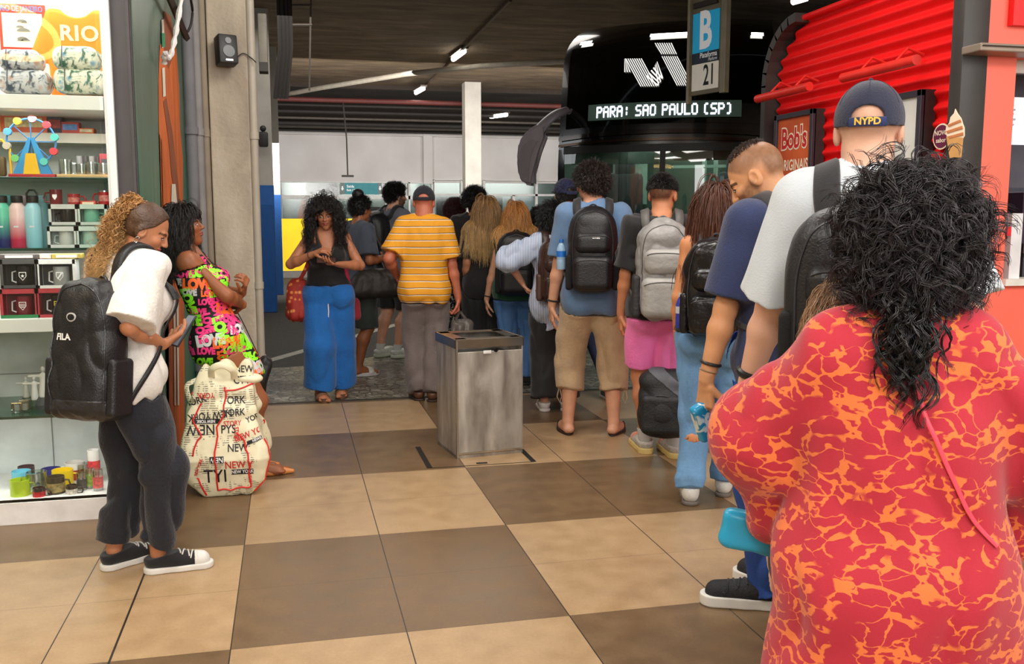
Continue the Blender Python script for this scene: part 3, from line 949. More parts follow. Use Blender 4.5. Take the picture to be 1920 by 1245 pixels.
        c3 = (y - (front - .5 * np.clip(.42 - z, 0, .6))) * .85
        d = np.maximum(np.maximum(d, c1), np.maximum(c2, np.where(z < .45, c3, -1)))
        return d * s.hh
    def at(s, k, off=(0, 0, 0)):
        return s.J[k] + A(*off)
    def world(s, p):
        m = Matrix.Translation(s.root.location) @ Matrix.Rotation(s.root.rotation_euler.z, 4, 'Z')
        return m @ Vector([float(v) for v in p])

def carried(P, name, label, cat, base):
    """a top-level thing whose children are built in P's local coordinates (then shifted by -base)"""
    o = thing(name, label, cat, P.world(base), P.root.rotation_euler.z)
    o['_b'] = [float(v) for v in base]
    return o
def cpart(o, name, V, F, m, parent=None, col=None, smooth=True):
    b = np.array(o['_b'] if '_b' in o else [0, 0, 0], np.float32)
    return obj(name, mesh_np(name, V - b, F, smooth, col), m, parent or o)
def cmesh(o, name, me, m, parent=None):
    b = o['_b']; me.transform(Matrix.Translation((-b[0], -b[1], -b[2])))
    return obj(name, me, m, parent or o)

def backpack(P, label, m_body, m_trim=None, w=.15, hgt=.24, dep=.085, cen=None, strapw=.055, style='std', m_strap=None, m_pocket=None, text=None, tilt=0, res=None, wr=.003,
             drop=0.0, yaw=0, straps='lr', cloth=None, m_side=None, shift=0.0):
    """worn on the back of P. w/hgt/dep are half sizes"""
    H, J = P.H, P.J; F_, U_, R_ = P.fwd, P.up, P.rt
    fld = cloth or P.f_top
    c = J['chest'] - F_ * (.062 * H * P.g + dep + .01) + U_ * (-.045 * H - drop) + R_ * shift
    if cen is not None: c = A(*cen)
    M = np.stack([R_, F_, U_], 1)
    if tilt: M = M @ rotx(R(tilt))
    if yaw: M = (rotz(R(yaw)) @ M).astype(np.float32)
    base = c - U_ * hgt
    o = carried(P, 'backpack', label, 'backpack', base)
    m_strap = m_strap or m_body; m_pocket = m_pocket or m_body; m_trim = m_trim or m_body
    h = res or max(.0045, min(.009, .001 * P.dist))
    def loc(p): return (p - c) @ M
    def fb(p):
        q = loc(p)
        tz = np.clip(q[:, 2] / hgt, -1, 1)
        sx = 1 - .22 * np.clip(tz, 0, 1) ** 2 - (.06 if style != 'drop' else 0) * np.clip(-tz, 0, 1)
        qq = q.copy(); qq[:, 0] = q[:, 0] / sx
        qq[:, 1] = q[:, 1] + (dep * .25) * np.clip(tz, 0, 1) ** 2 * 0
        d = rbox(qq, (0, 0, 0), (w, dep, hgt), min(w, dep, hgt) * .85)
        top = ell(q, (0, dep * .1, hgt * .35), (w * .92, dep * 1.02, hgt * .72))
        d = smin(d, top, .03)
        if wr: d = d + wr * (1 - np.abs(noise(p * A(1, 1, .6), 13, 2)) * 4) + wr * .5 * noise(p, 30, 6)
        return d
    lo = c - (np.abs(M) @ A(w, dep, hgt)) - .05; hi = c + (np.abs(M) @ A(w, dep, hgt)) + .05
    V, F = surf(fb, lo, hi, h)
    body = cpart(o, 'main_compartment', V, F, m_body)
    # pockets: a shallower shell over the outer face
    def fp(p, z0, z1, pw, bulge):
        q = loc(p); zc = (z0 + z1) / 2; hz = (z1 - z0) / 2
        d = rbox(q, (0, -dep * .82, zc), (pw, dep * .35 + bulge, hz), min(hz, .05) * .95)
        return smax(d, -(fb(p) - .003) * 0 - 1, .001) + .0015 * noise(p, 25, 1)
    pk = []
    if style in ('std', 'hike'):
        pk = [(-.92 * hgt, -.1 * hgt, .78 * w, .022), (-.05 * hgt, .45 * hgt, .7 * w, .012)]
    elif style == 'drop':
        pk = []
    for i, (z0, z1, pw, bl) in enumerate(pk):
        V, F = surf(lambda p: fp(p, z0, z1, pw, bl), lo - .03, hi + .03, h)
        pc = cpart(o, 'pocket', V, F, m_pocket)
        # zipper line over the pocket
        zz = z1 - (z1 - z0) * .2
        pts = [c + M @ A(x * pw * 1.02, -dep * 1.2 - bl, zz + (.10 * (z1 - z0)) * (1 - x * x)) for x in (-1, -.7, -.35, 0, .35, .7, 1)]
        ff = lambda p: np.minimum(fb(p), fp(p, z0, z1, pw, bl))
        P_ = catmull(pts, 4)
        for _ in range(4): P_ = P_ - (ff(P_) - .001)[:, None] * grad(ff, P_) * .8
        mb = MB(); mb.tube(P_, .0028, 5); me = mb.mesh('zip')
        cmesh(o, 'zipper', me, m_trim, None)
    if style == 'drop':      # slouchy sack with a reinforced base band
        V, F = surf(lambda p: np.maximum(fb(p) - .003, loc(p)[:, 2] + hgt * .68), lo, hi, h)
        cpart(o, 'base_panel', V, F, m_trim)
    if style != 'drop' or True:
        # side mesh pockets
        for sg in (-1, 1):
            fsd = lambda p: smax(rbox(loc(p), (sg * w * .93, .0, -hgt * .5), (.022, dep * .7, hgt * .42), .018), -1, .001)
            V, F = surf(fsd, lo - .03, hi + .03, h)
            cpart(o, 'side_pocket', V, F, m_side or m_trim)
    # piping down the front panel edge
    for sg in (-1, 1):
        pts = [c + M @ A(sg * w * .86, -dep * .9, z * hgt) for z in (-.85, -.4, 0, .35)] + [c + M @ A(sg * w * .55, -dep * .8, .8 * hgt), c + M @ A(0, -dep * .7, .98 * hgt)]
        P_ = catmull(pts, 6)
        for _ in range(4): P_ = P_ - (fb(P_) - .0015)[:, None] * grad(fb, P_) * .8
        mb = MB(); mb.tube(P_, .0032, 5); cmesh(o, 'piping', mb.mesh('pipe'), m_trim)
    # top handle
    t = c + M @ A(0, dep * .75, hgt * .98)
    mb = MB(); mb.tube(catmull([t - R_ * .03 - U_ * .015, t - R_ * .022 + U_ * .02, t + U_ * .032, t + R_ * .022 + U_ * .02, t + R_ * .03 - U_ * .015], 5), .006, 6)
    cmesh(o, 'handle', mb.mesh('h'), m_strap)
    # shoulder straps
    for k, sg in (('r', 1), ('l', -1)):
        if k not in straps: continue
        sh = J['nb'] + (J['sh' + k] - J['nb']) * .62
        pts = [c + M @ A(sg * w * .4, dep * .9, hgt * .80), sh - F_ * .06 * H * 1 + U_ * .0, sh + U_ * .05 * H, sh + F_ * .055 * H - U_ * .02 * H,
               J['chest'] + R_ * sg * .078 * H + F_ * .075 * H]
        V, F = strap(pts, strapw, .012, fld, .007, n=9)
        cpart(o, 'shoulder_strap', V, F, m_strap)
        pts = [pts[-1], J['waist'] + R_ * sg * .092 * H + F_ * .03 * H, c + M @ A(sg * w * .9, dep * .5, -hgt * .75)]
        V, F = strap(pts, .02, .004, lambda p: np.minimum(fld(p), fb(p)), .012, n=9)
        cpart(o, 'webbing_strap', V, F, m_strap)
    if text:
        bvh = bvh_of(*[ch.data for ch in bpy.data.objects if ch.parent is o and ch.type == 'MESH'])
        bb = A(*o['_b'])
        for (t_, size, x, z, mt, kw) in text:
            O = c + M @ A(x, -dep - .15, z) - bb
            right = -(M @ A(-1, 0, 0)); 
            Mx = frame([float(v) for v in O], [float(v) for v in M @ A(1, 0, 0)], [float(v) for v in M @ A(0, 0, 1)])
            me = t_ if not isinstance(t_, str) else text_mesh(t_, size=size, **kw)
            pm = project_mesh(me, Mx, bvh, .002)
            if pm: obj('logo_print', pm, mt, o)
    if '_b' in o: P.lastbag = (o, c, M, fb)
    return o
# ------------------------------------------------------------------ camera
F_ = 1772.; CX, CY = 960., 622.5
PITCH = math.atan(220 / F_); YAW = math.atan(420 / math.hypot(F_, 220)); HC = 1.45
cam = bpy.data.cameras.new('camera'); cam.sensor_width = 36; cam.lens = F_ * 36 / 1920; cam.clip_end = 200
cam_o = bpy.data.objects.new('camera', cam); COL.objects.link(cam_o)
cam_o.location = (0, 0, HC); cam_o.rotation_euler = (PI / 2 - PITCH, 0, -YAW)
bpy.context.scene.camera = cam_o
def ray(x, y):
    f = Vector((math.sin(YAW) * math.cos(PITCH), math.cos(YAW) * math.cos(PITCH), -math.sin(PITCH)))
    r = Vector((math.cos(YAW), -math.sin(YAW), 0)); u = Vector((math.sin(YAW) * math.sin(PITCH), math.cos(YAW) * math.sin(PITCH), math.cos(PITCH)))
    return r * (x - CX) - u * (y - CY) + f * F_
def gz(x, y, z=0): d = ray(x, y); return Vector((0, 0, HC)) + d * ((z - HC) / d.z)
def gy(x, y, Y): d = ray(x, y); return Vector((0, 0, HC)) + d * (Y / d.y)
def gx(x, y, X): d = ray(x, y); return Vector((0, 0, HC)) + d * (X / d.x)
def gpl(x, y, o, n):
    d = ray(x, y); o = Vector(o); n = Vector(n)
    return Vector((0, 0, HC)) + d * ((o - Vector((0, 0, HC))).dot(n) / d.dot(n))
def az(px): return math.degrees(YAW) + math.degrees(math.atan((px - 960) / 1785.6))

# ------------------------------------------------------------------ node helper
class NT:
    def __init__(s, name):
        s.m, s.nt, s.b = _new(name); s.L = s.nt.links.new
        s.tc = s.nt.nodes.new('ShaderNodeTexCoord')
    def val(s, v):
        n = s.nt.nodes.new('ShaderNodeValue'); n.outputs[0].default_value = v; return n.outputs[0]
    def math(s, op, a, b=None, c=None):
        n = s.nt.nodes.new('ShaderNodeMath'); n.operation = op
        for i, v in enumerate((a, b, c)):
            if v is None: continue
            if isinstance(v, (int, float)): n.inputs[i].default_value = v
            else: s.L(v, n.inputs[i])
        return n.outputs[0]
    def xyz(s, src=None):
        n = s.nt.nodes.new('ShaderNodeSeparateXYZ'); s.L(src or s.tc.outputs['Object'], n.inputs[0]); return n.outputs
    def noise(s, scale, detail=4, vec=None, dist=0, out='Fac'):
        n = s.nt.nodes.new('ShaderNodeTexNoise'); n.inputs['Scale'].default_value = scale; n.inputs['Detail'].default_value = detail
        n.inputs['Distortion'].default_value = dist
        s.L(vec or s.tc.outputs['Object'], n.inputs['Vector']); return n.outputs[out]
    def mapv(s, scale, vec=None, loc=(0, 0, 0)):
        n = s.nt.nodes.new('ShaderNodeMapping'); n.inputs['Scale'].default_value = scale; n.inputs['Location'].default_value = loc
        s.L(vec or s.tc.outputs['Object'], n.inputs['Vector']); return n.outputs[0]
    def mix(s, f, a, b):
        n = s.nt.nodes.new('ShaderNodeMix'); n.data_type = 'RGBA'
        for sock, v in ((n.inputs[0], f), (n.inputs[6], a), (n.inputs[7], b)):
            if isinstance(v, (int, float)): sock.default_value = v
            elif isinstance(v, tuple): sock.default_value = (*lin(v), 1)
            else: s.L(v, sock)
        return n.outputs[2]
    def ramp(s, f, stops):
        n = s.nt.nodes.new('ShaderNodeValToRGB'); s.L(f, n.inputs[0])
        el = n.color_ramp.elements
        while len(el) < len(stops): el.new(.5)
        for e, (p, c) in zip(el, stops): e.position = p; e.color = (*lin(c), 1)
        return n.outputs[0]
    def step(s, v, lo, hi):
        n = s.nt.nodes.new('ShaderNodeMapRange'); n.inputs['From Min'].default_value = lo; n.inputs['From Max'].default_value = hi
        s.L(v, n.inputs[0]); return n.outputs[0]
    def color(s, c): s.L(c, s.b.inputs['Base Color'])
    def rough(s, v):
        if isinstance(v, (int, float)): s.b.inputs['Roughness'].default_value = v
        else: s.L(v, s.b.inputs['Roughness'])
    def bump(s, h, st=.3, d=.01):
        n = s.nt.nodes.new('ShaderNodeBump'); n.inputs['Strength'].default_value = st; n.inputs['Distance'].default_value = d
        s.L(h, n.inputs['Height']); s.L(n.outputs[0], s.b.inputs['Normal'])

# ------------------------------------------------------------------ floor
def floor_mat():
    n = NT('tile_floor'); X, Y, Z = n.xyz()
    x = n.math('ADD', X, .229); y = n.math('SUBTRACT', Y, 3.155)
    cx = n.math('FLOOR', n.math('DIVIDE', x, 1.186)); cy = n.math('FLOOR', n.math('DIVIDE', y, 1.043))
    par = n.math('FLOORED_MODULO', n.math('ADD', cx, cy), 2.0)
    nz = n.noise(9, 8); nz2 = n.noise(90, 3); nzs = n.noise(2.2, 3)
    f = n.math('ADD', n.math('MULTIPLY', nz, .7), n.math('MULTIPLY', nz2, .3))
    light = n.ramp(f, [(.3, (162, 132, 96)), (.7, (184, 155, 118))])
    dark = n.ramp(f, [(.3, (100, 78, 54)), (.7, (124, 99, 70))])
    c = n.mix(par, dark, light)
    # joints
    def joint(v, w, lo):
        m = n.math('FLOORED_MODULO', v, w); e = n.math('MINIMUM', m, n.math('SUBTRACT', w, m))
        return n.math('LESS_THAN', e, lo)
    right = n.math('GREATER_THAN', X, -.24)
    jx = n.math('MULTIPLY', joint(x, .593, .0022), right)
    jl = n.math('LESS_THAN', n.math('ABSOLUTE', n.math('ADD', X, .61)), .004)
    jl2 = n.math('LESS_THAN', n.math('ABSOLUTE', n.math('ADD', X, .822)), .0022)
    jy = n.math('MULTIPLY', joint(y, .5215, .0014), .6)
    j = n.math('MAXIMUM', n.math('MAXIMUM', jx, jl), n.math('MAXIMUM', jl2, jy))
    c = n.mix(j, c, (48, 40, 34))
    spot = n.math('MULTIPLY', n.step(nzs, .55, .75), .18)
    c = n.mix(spot, c, (70, 60, 50))
    n.color(c); n.rough(n.math('ADD', n.math('MULTIPLY', nz, .25), .22))
    n.b.inputs['Specular IOR Level'].default_value = .45
    n.bump(n.math('SUBTRACT', n.math('MULTIPLY', nz2, .1), j), .15, .002)
    return n.m
mb = MB(); mb.box((1.5, 2.2, -.05), (13, 10.36, .1)); floor = struct('floor', mb, floor_mat())

# Portuguese stone pavement, kerb and roadway
def paving():
    n = NT('stone_paving'); v = n.nt.nodes.new('ShaderNodeTexVoronoi'); v.feature = 'DISTANCE_TO_EDGE'; v.inputs['Scale'].default_value = 16
    n.L(n.tc.outputs['Object'], v.inputs['Vector'])
    v2 = n.nt.nodes.new('ShaderNodeTexVoronoi'); v2.inputs['Scale'].default_value = 16; n.L(n.tc.outputs['Object'], v2.inputs['Vector'])
    sx = n.nt.nodes.new('ShaderNodeSeparateColor'); n.L(v2.outputs['Color'], sx.inputs[0])
    c = n.ramp(sx.outputs[0], [(0, (96, 88, 74)), (.6, (150, 142, 124)), (1, (182, 176, 160))])
    big = n.step(n.noise(1.3, 2), .47, .56)
    c = n.mix(n.math('MULTIPLY', big, .6), c, (70, 62, 50))
    c = n.mix(n.step(v.outputs[0], .1, .02), c, (40, 35, 28))
    n.color(c); n.rough(n.math('ADD', n.math('MULTIPLY', n.noise(3), .5), .12)); n.bump(v.outputs[0], .5, .01)
    return n.m
mb = MB(); mb.prism([(-3, 7.44), (8, 7.44), (8, 8.6), (4.2, 9.9), (1.6, 10.6), (.45, 9.3), (-3, 8.75)], .14, Matrix.Translation((0, 0, -.142)))
trim_pave = struct('trim_1', mb, paving()); trim_pave['label'] = 'patterned stone mosaic pavement strip past the tiles'
mb = MB(); mb.box((2.5, 7.41, -.05), (11, .06, .104)); struct('trim_2', mb, mat('kerb', (62, 56, 48), .7, bump=.4))
n = NT('asphalt'); n.color(n.ramp(n.noise(30, 6), [(.3, (44, 42, 40)), (.7, (66, 62, 58))])); n.rough(.75); n.bump(n.noise(120), .5, .01)
mb = MB(); mb.box((4, 21, -.2), (40, 30, .1)); road = struct('ground', mb, n.m)
white_line = mat('road_paint', (170, 165, 155), .7, var=.25, scale=20)
a, b = gz(490, 680, -.148), gz(745, 608, -.148)
d = (b - a).normalized(); s_ = Vector((d.y, -d.x, 0)) * .07
mb = MB(); mb.quad(a - d * 2 - s_, b + d * 6 - s_, b + d * 6 + s_, a - d * 2 + s_)
o = mb.build('road_marking', white_line, smooth=False); tag(o, 'white painted bay line on the dark roadway behind the queue', 'road marking')

# floor hatch around the bin
dk = mat('slot_dark', (22, 20, 18), .6)
hatch = thing('floor_hatch', 'tiled floor hatch with dark slots around the base of the steel bin', 'hatch', (1.13, 5.52, 0))
def strip_on_floor(p, q, w, name, m=dk, z=.0015, par=hatch):
    p = gz(*p, 0); q = gz(*q, 0); d = (q - p).normalized(); s = Vector((d.y, -d.x, 0)) * w / 2
    o = Vector(par.location); mb = MB(); mb.quad(*[v - o + Vector((0, 0, z)) for v in (p - s, q - s, q + s, p + s)]); mb.build(name, m, par, smooth=False)
strip_on_floor((783, 838), (806, 878), .032, 'slot'); strip_on_floor((970, 836), (1001, 866), .032, 'slot')
strip_on_floor((806, 878), (1001, 866), .008, 'seam'); strip_on_floor((893, 869), (914, 868), .03, 'finger_notch', z=.002)

# ------------------------------------------------------------------ ceiling and far structure
n = NT('slab'); nz = n.noise(1.2, 8, n.mapv((1, 3, 1)), .6); X, Y, Z = n.xyz()
c = n.ramp(nz, [(.25, (66, 52, 36)), (.5, (92, 75, 54)), (.75, (118, 98, 74))])
m_ = n.math('FLOORED_MODULO', Y, 1.25); jl = n.math('LESS_THAN', m_, .02)
c = n.mix(n.math('MULTIPLY', jl, .6), c, (40, 32, 26)); n.color(c); n.rough(.9); n.bump(n.noise(25, 6), .4, .03)
slab = n.m
mb = MB(); mb.box((4, 16.2, 4.85), (40, 16.8, .3)); struct('ceiling', mb, slab)
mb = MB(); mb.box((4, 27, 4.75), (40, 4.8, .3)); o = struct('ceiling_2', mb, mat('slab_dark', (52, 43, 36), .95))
# indoor ceiling over the hall (above the frame)
mb = MB(); mb.box((1.5, 2.0, 3.65), (13, 10.7, .1)); struct('ceiling_3', mb, mat('hall_ceiling', (215, 212, 205), .9))
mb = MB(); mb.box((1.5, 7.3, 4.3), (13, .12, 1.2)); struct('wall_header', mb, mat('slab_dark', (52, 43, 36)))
# hall side and back walls (outside the frame)
hw = mat('hall_wall', (205, 200, 190), .85)
for nm, c_, s_ in (('wall_back', (1.5, -3.1, 1.8), (13, .1, 3.7)), ('wall_left', (-5, 2, 1.8), (.1, 10.3, 3.7)), ('wall_right', (8, 2, 1.8), (.1, 10.3, 3.7))):
    mb = MB(); mb.box(c_, s_); struct(nm, mb, hw)
# far wall
n = NT('far_wall'); c = n.ramp(n.noise(.8, 6), [(.3, (196, 190, 186)), (.7, (218, 213, 210))]); n.color(c); n.rough(.85)
wl = n.m
YW = 28.0
zt = gy(700, 250, YW).z; zg = gy(700, 341, YW).z
mb = MB(); mb.box((6, YW + .1, (zt + zg) / 2 + .0), (26, .2, zt - zg + .02)); mb.box((6, YW - .06, zt - .02), (26, .1, .1)); struct('wall_front', mb, wl)
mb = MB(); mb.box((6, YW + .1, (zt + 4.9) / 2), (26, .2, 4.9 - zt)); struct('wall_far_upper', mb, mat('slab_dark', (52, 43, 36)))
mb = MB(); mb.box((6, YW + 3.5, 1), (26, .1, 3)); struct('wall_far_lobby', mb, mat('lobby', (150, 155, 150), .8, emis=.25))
for i, (sg, y) in enumerate(((-5.6, 18), (23, 18))):
    mb = MB(); mb.box((sg, 19, 2.2), (.1, 24, 5)); struct('wall_side_%d' % i, mb, mat('slab_dark', (52, 43, 36)))
wh = mat('white_frame', (214, 212, 208), .6); gl = glass('pane', (205, 215, 212), .05, .1, .3)
# wall pilasters
for px in (990 / 1, ):
    pass
def on_wall(x0, y0, x1, y1, Y=YW, th=.05, off=0):
    a = gy(x0, y0, Y + off); b = gy(x1, y1, Y + off); return ((a.x + b.x) / 2, Y + off, (a.z + b.z) / 2), (abs(b.x - a.x), th, abs(b.z - a.z))
mb = MB()
for r in ((793, 250, 811, 345), (1000, 250, 1006, 345)): mb.box(*on_wall(*r, off=-.08, th=.12))
struct('trim_3', mb, wl)
# glazed entrance, left block
w1 = thing('window', '', 'window'); bpy.data.objects.remove(w1)
def glazing(name, rects_frame, pane_rect, lab=None):
    mb = MB()
    for r in rects_frame: mb.box(*on_wall(*r, off=-.03, th=.1))
    o = struct(name, mb, wh)
    mb = MB(); mb.box(*on_wall(*pane_rect, off=.03, th=.01)); p = mb.build('pane', gl, o, smooth=False)
    return o
glazing('window_1', [(528, 341, 533, 520), (528, 366, 812, 374), (528, 340, 812, 344), (575, 374, 581, 520), (674, 374, 681, 520), (722, 374, 728, 520), (765, 341, 771, 520), (808, 341, 815, 520)], (528, 341, 812, 520))
glazing('window_2', [(812, 337, 1050, 340), (812, 363, 1050, 368), (812, 337, 816, 520), (863, 337, 867, 520), (872, 337, 876, 520), (905, 337, 910, 520), (960, 366, 965, 520), (1003, 337, 1007, 520), (1046, 337, 1050, 520)], (812, 337, 1050, 520))
# shapes seen through / on the glass
def panel(name, label, cat, x0, y0, x1, y1, m, off=.3, group=None):
    mb = MB(); c_, s_ = on_wall(x0, y0, x1, y1, off=off, th=.03); mb.box((0, 0, s_[2] / 2), s_)
    o = mb.build(name, m, None, loc=(c_[0], c_[1], c_[2] - s_[2] / 2), smooth=False); tag(o, label, cat, group); return o
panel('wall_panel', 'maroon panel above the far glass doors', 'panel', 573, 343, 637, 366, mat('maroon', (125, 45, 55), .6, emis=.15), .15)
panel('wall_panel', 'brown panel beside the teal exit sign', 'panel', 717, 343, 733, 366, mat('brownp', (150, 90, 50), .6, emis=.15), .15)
for x0, x1 in ((740, 765),): panel('wall_panel', 'brown panel behind the standing man with the backpack', 'panel', x0, 343, x1, 366, mat('brownp', (150, 90, 50), .6), .15)
for (x0, x1, x2, x3, lab) in ((564, 576, 557, 576, 'orange upright shape behind the far glass, left one'), (582, 592, 582, 599, 'orange upright shape behind the far glass, right one')):
    a, b, c_, d = [gy(px, py, YW + .25) for px, py in ((x2, 412), (x3, 412), (x1, 374), (x0, 374))]
    o0 = (a + b) / 2; mb = MB()
    mb.prism([((v - o0).x, (v - o0).z) for v in (a, b, c_, d)], .04, Matrix.Rotation(PI / 2, 4, 'X'))
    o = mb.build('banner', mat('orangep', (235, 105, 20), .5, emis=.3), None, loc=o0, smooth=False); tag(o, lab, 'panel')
panel('dark_counter', 'dark counter seen through the far glass doors', 'counter', 683, 388, 716, 405, mat('dkc', (30, 30, 34), .5), 1.0)
panel('dark_doorway', 'dark opening behind the reddish haired woman', 'doorway', 818, 369, 862, 412, mat('dkc', (30, 30, 34), .5), .2)
panel('dark_doorway', 'dark opening between the far white window frames', 'doorway', 911, 369, 942, 412, mat('dkc', (30, 30, 34), .5), .2)
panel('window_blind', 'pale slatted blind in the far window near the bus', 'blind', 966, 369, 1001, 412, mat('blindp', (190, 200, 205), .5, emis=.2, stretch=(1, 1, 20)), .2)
# exit sign
es = thing('exit_sign', 'teal hanging exit sign over the far glass doors', 'sign', gy(680, 366, YW - .2))
eo = Vector(es.location)
def epart(nm, x0, y0, x1, y1, m, off):
    mb = MB(); c_, s_ = on_wall(x0, y0, x1, y1, Y=YW - .2 + off, th=.04); mb.box(Vector(c_) - eo, s_); return mb.build(nm, m, es, smooth=False)
epart('sign_face', 646, 343, 709, 364, mat('teal', (0, 110, 118), .5, emis=.35), 0); epart('sign_end', 638, 343, 646, 364, mat('signend', (120, 125, 122), .6), 0); epart('sign_end', 709, 343, 716, 364, mat('signend', (120, 125, 122)), 0)
wt = mat('white_print', (235, 235, 235), .6, var=0, emis=.2)
for t_, px, py, sz in (('Saída', 650, 349.5, .105), ('Exit / Salida', 650, 356.5, .085)):
    M = Matrix.Translation(gy(px, py, YW - .225) - eo) @ Matrix.Rotation(PI / 2, 4, 'X'); text_obj('lettering', t_, M, wt, es, size=sz, align='LEFT', bold=.002)
for px in (642, 712.5):
    M = Matrix.Translation(gy(px, 353, YW - .225) - eo) @ Matrix.Rotation(PI / 2, 4, 'X'); mb = MB(); mb.prism([(-.02, .06), (.02, .06), (.02, 0), (.045, 0), (0, -.07), (-.045, 0), (-.02, 0)], .004, M); mb.build('arrow', wt, es, smooth=False)
# yellow barrier wall across the road
YB = 25.0
c_, s_ = on_wall(519, 410, 1060, 508, Y=YB, th=.2)
o = MB().box(c_, s_); bar = struct('wall_barrier', o, mat('yellow', (244, 204, 10), .7, var=.1, scale=2, bump=.1)); 
c_, s_ = on_wall(515, 508, 1060, 520, Y=YB - .05, th=.3); struct('trim_4', MB().box(c_, s_), mat('concrete_lo', (110, 106, 100), .9))
# columns
def column(name, x0, x1, yt, yb_, Y, zt_, m, blue=None, lab=''):
    a = gy(x0, 402, Y); b = gy(x1, 402, Y); w = b.x - a.x
    mb = MB(); mb.box(((a.x + b.x) / 2, Y + w / 2, (zt_ - .15) / 2), (w, w, zt_ + .15), bev=.01)
    o = struct(name, mb, m); o['label'] = lab
    if blue:
        zb = gy(x0, blue, Y).z
        mb = MB(); mb.box(((a.x + b.x) / 2, Y + w / 2, (zb - .15) / 2), (w + .012, w + .012, zb + .15), bev=.01); p = mb.build('painted_base', mat('bluepaint', (22, 82, 150), .65, var=.1), o, smooth=False)
    return o
cw = mat('col_white', (168, 162, 152), .8, var=.1, scale=3, bump=.2)
column('pillar', 487, 514, 0, 550, 16.0, 4.72, cw, 347, 'white pillar with blue painted base beside the concrete pillar')
column('pillar', 514, 527, 0, 550, 19.5, 4.72, cw, 365, 'narrow white pillar with blue base, further back')
column('pillar', 873, 903, 0, 550, 23.5, 4.72, cw, None, 'plain white pillar in the far roadway')
# beams and pipes at the far edge
dkm = mat('dark_steel', (40, 34, 30), .7); gm = mat('pipe_grey', (92, 84, 76), .6, metal=.3)
for i, (y, r, m_, Y, lb) in enumerate(((190, .06, mat('pipe_red', (78, 26, 20), .7), 24.0, 'long red pipe under the dark slab'), (200, .035, dkm, 24.8, 'upper dark pipe below the red pipe'), (212, .05, dkm, 25.6, 'middle dark pipe of the far run'),
                                   (224, .035, gm, 26.2, 'thin grey pipe of the far run'), (234, .07, dkm, 26.8, 'thick dark duct of the far run'), (240, .04, gm, 27.4, 'grey pipe just above the far white wall'), (247, .03, dkm, 27.6, 'lowest thin dark pipe over the white wall'))):
    z = gy(700, y, Y).z
    mb = MB(); mb.cyl((-8, 0, 0), (13, 0, 0), r, n=12); o = mb.build('ceiling_pipe', m_, None, loc=(3, Y, z)); tag(o, lb, 'pipe')
# white pipe crossing
pts = [gz(515, 181, 4.38), gz(600, 165, 4.40), gz(760, 139, 4.44), gz(900, 124, 4.46), gz(1075, 114, 4.48)]
o0 = pts[0]; mb = MB(); mb.tube([p - o0 for p in pts], .055, 10); o = mb.build('ceiling_pipe', mat('pipe_white', (150, 142, 128), .7), None, loc=o0); tag(o, 'long white pipe sweeping across the ceiling behind the bus', 'pipe')
pts = [gz(957, 0, 4.64), gz(860, 100, 4.64), gz(791, 166, 4.64)]
o0 = pts[0]; mb = MB(); mb.tube([p - o0 for p in pts], .03, 8); o = mb.build('ceiling_conduit', mat('conduit', (70, 52, 36), .7), None, loc=o0); tag(o, 'thin brown conduit running between the ceiling lights', 'conduit')
tube_em = mat('tube_light', (255, 252, 240), .5, var=0, emis=14)
for (x0, y0, x1, y1, z, lb) in ((850, 111, 870, 96, 4.6, 'ceiling strip light nearest the conduit top'), (780, 174, 794, 166, 4.48, 'ceiling strip light beside the end of the conduit'), (920, 219, 950, 215, 4.1, 'small strip light right of the far white pillar'), (1487, 3, 1512, -4, 4.6, 'ceiling strip light above the red kiosk')):
    a, b = gz(x0, y0, z), gz(x1, y1, z); 
    if (b - a).length > 1.3: b = a + (b - a).normalized() * 1.3
    t = thing('strip_light', lb, 'light', (a + b) / 2, 0, 'ceiling strip lights'); o0 = Vector(t.location); del t['group']
    mb = MB(); mb.tube([a - o0, b - o0], .05, 8); mb.build('tube', tube_em, t)
    mb = MB(); c_ = (a + b) / 2 - o0; ang = math.atan2((b - a).y, (b - a).x); mb.box((0, 0, .06), ((b - a).length + .1, .16, .04), rz=ang); mb.build('housing', gm, t)
# hanging drop cable with fitting
a = gy(643, 190, 24.5); b = gy(652, 330, 24.5)
t = thing('hanging_cable', 'thin cable hanging in front of the far white wall', 'cable', b)
MB().tube([a - b, (a - b) * .5 + Vector((.03, 0, 0)), Vector((0, 0, 0))], .02, 6).build('wire', dkm, t); MB().box((0, 0, 0), (.3, .1, .05), bev=.01).build('fitting', dkm, t)
# left ceiling corner cable tray
t = thing('cable_tray', 'dark cable tray with hanging cables behind the pillar top', 'cable tray', gy(533, 100, 15))
o0 = Vector(t.location)
mb = MB()
for px in (522, 530, 537, 543): 
    a, b, c_ = gy(px, -10, 15), gy(px + 3, 90, 15), gy(px - 6, 185, 15); mb.tube([p - o0 for p in (a, b, c_)], .035, 6)
mb.build('cables', dkm, t)
mb = MB()
for py in (10, 47): 
    a, b = gy(543, py, 15), gy(585, py, 15); mb.tube([a - o0, b - o0], .02, 6)
for px in (545, 583):
    a, b = gy(px, -10, 15), gy(px - 3, 170, 15); mb.tube([a - o0, b - o0], .015, 6)
mb.build('tray', gm, t)

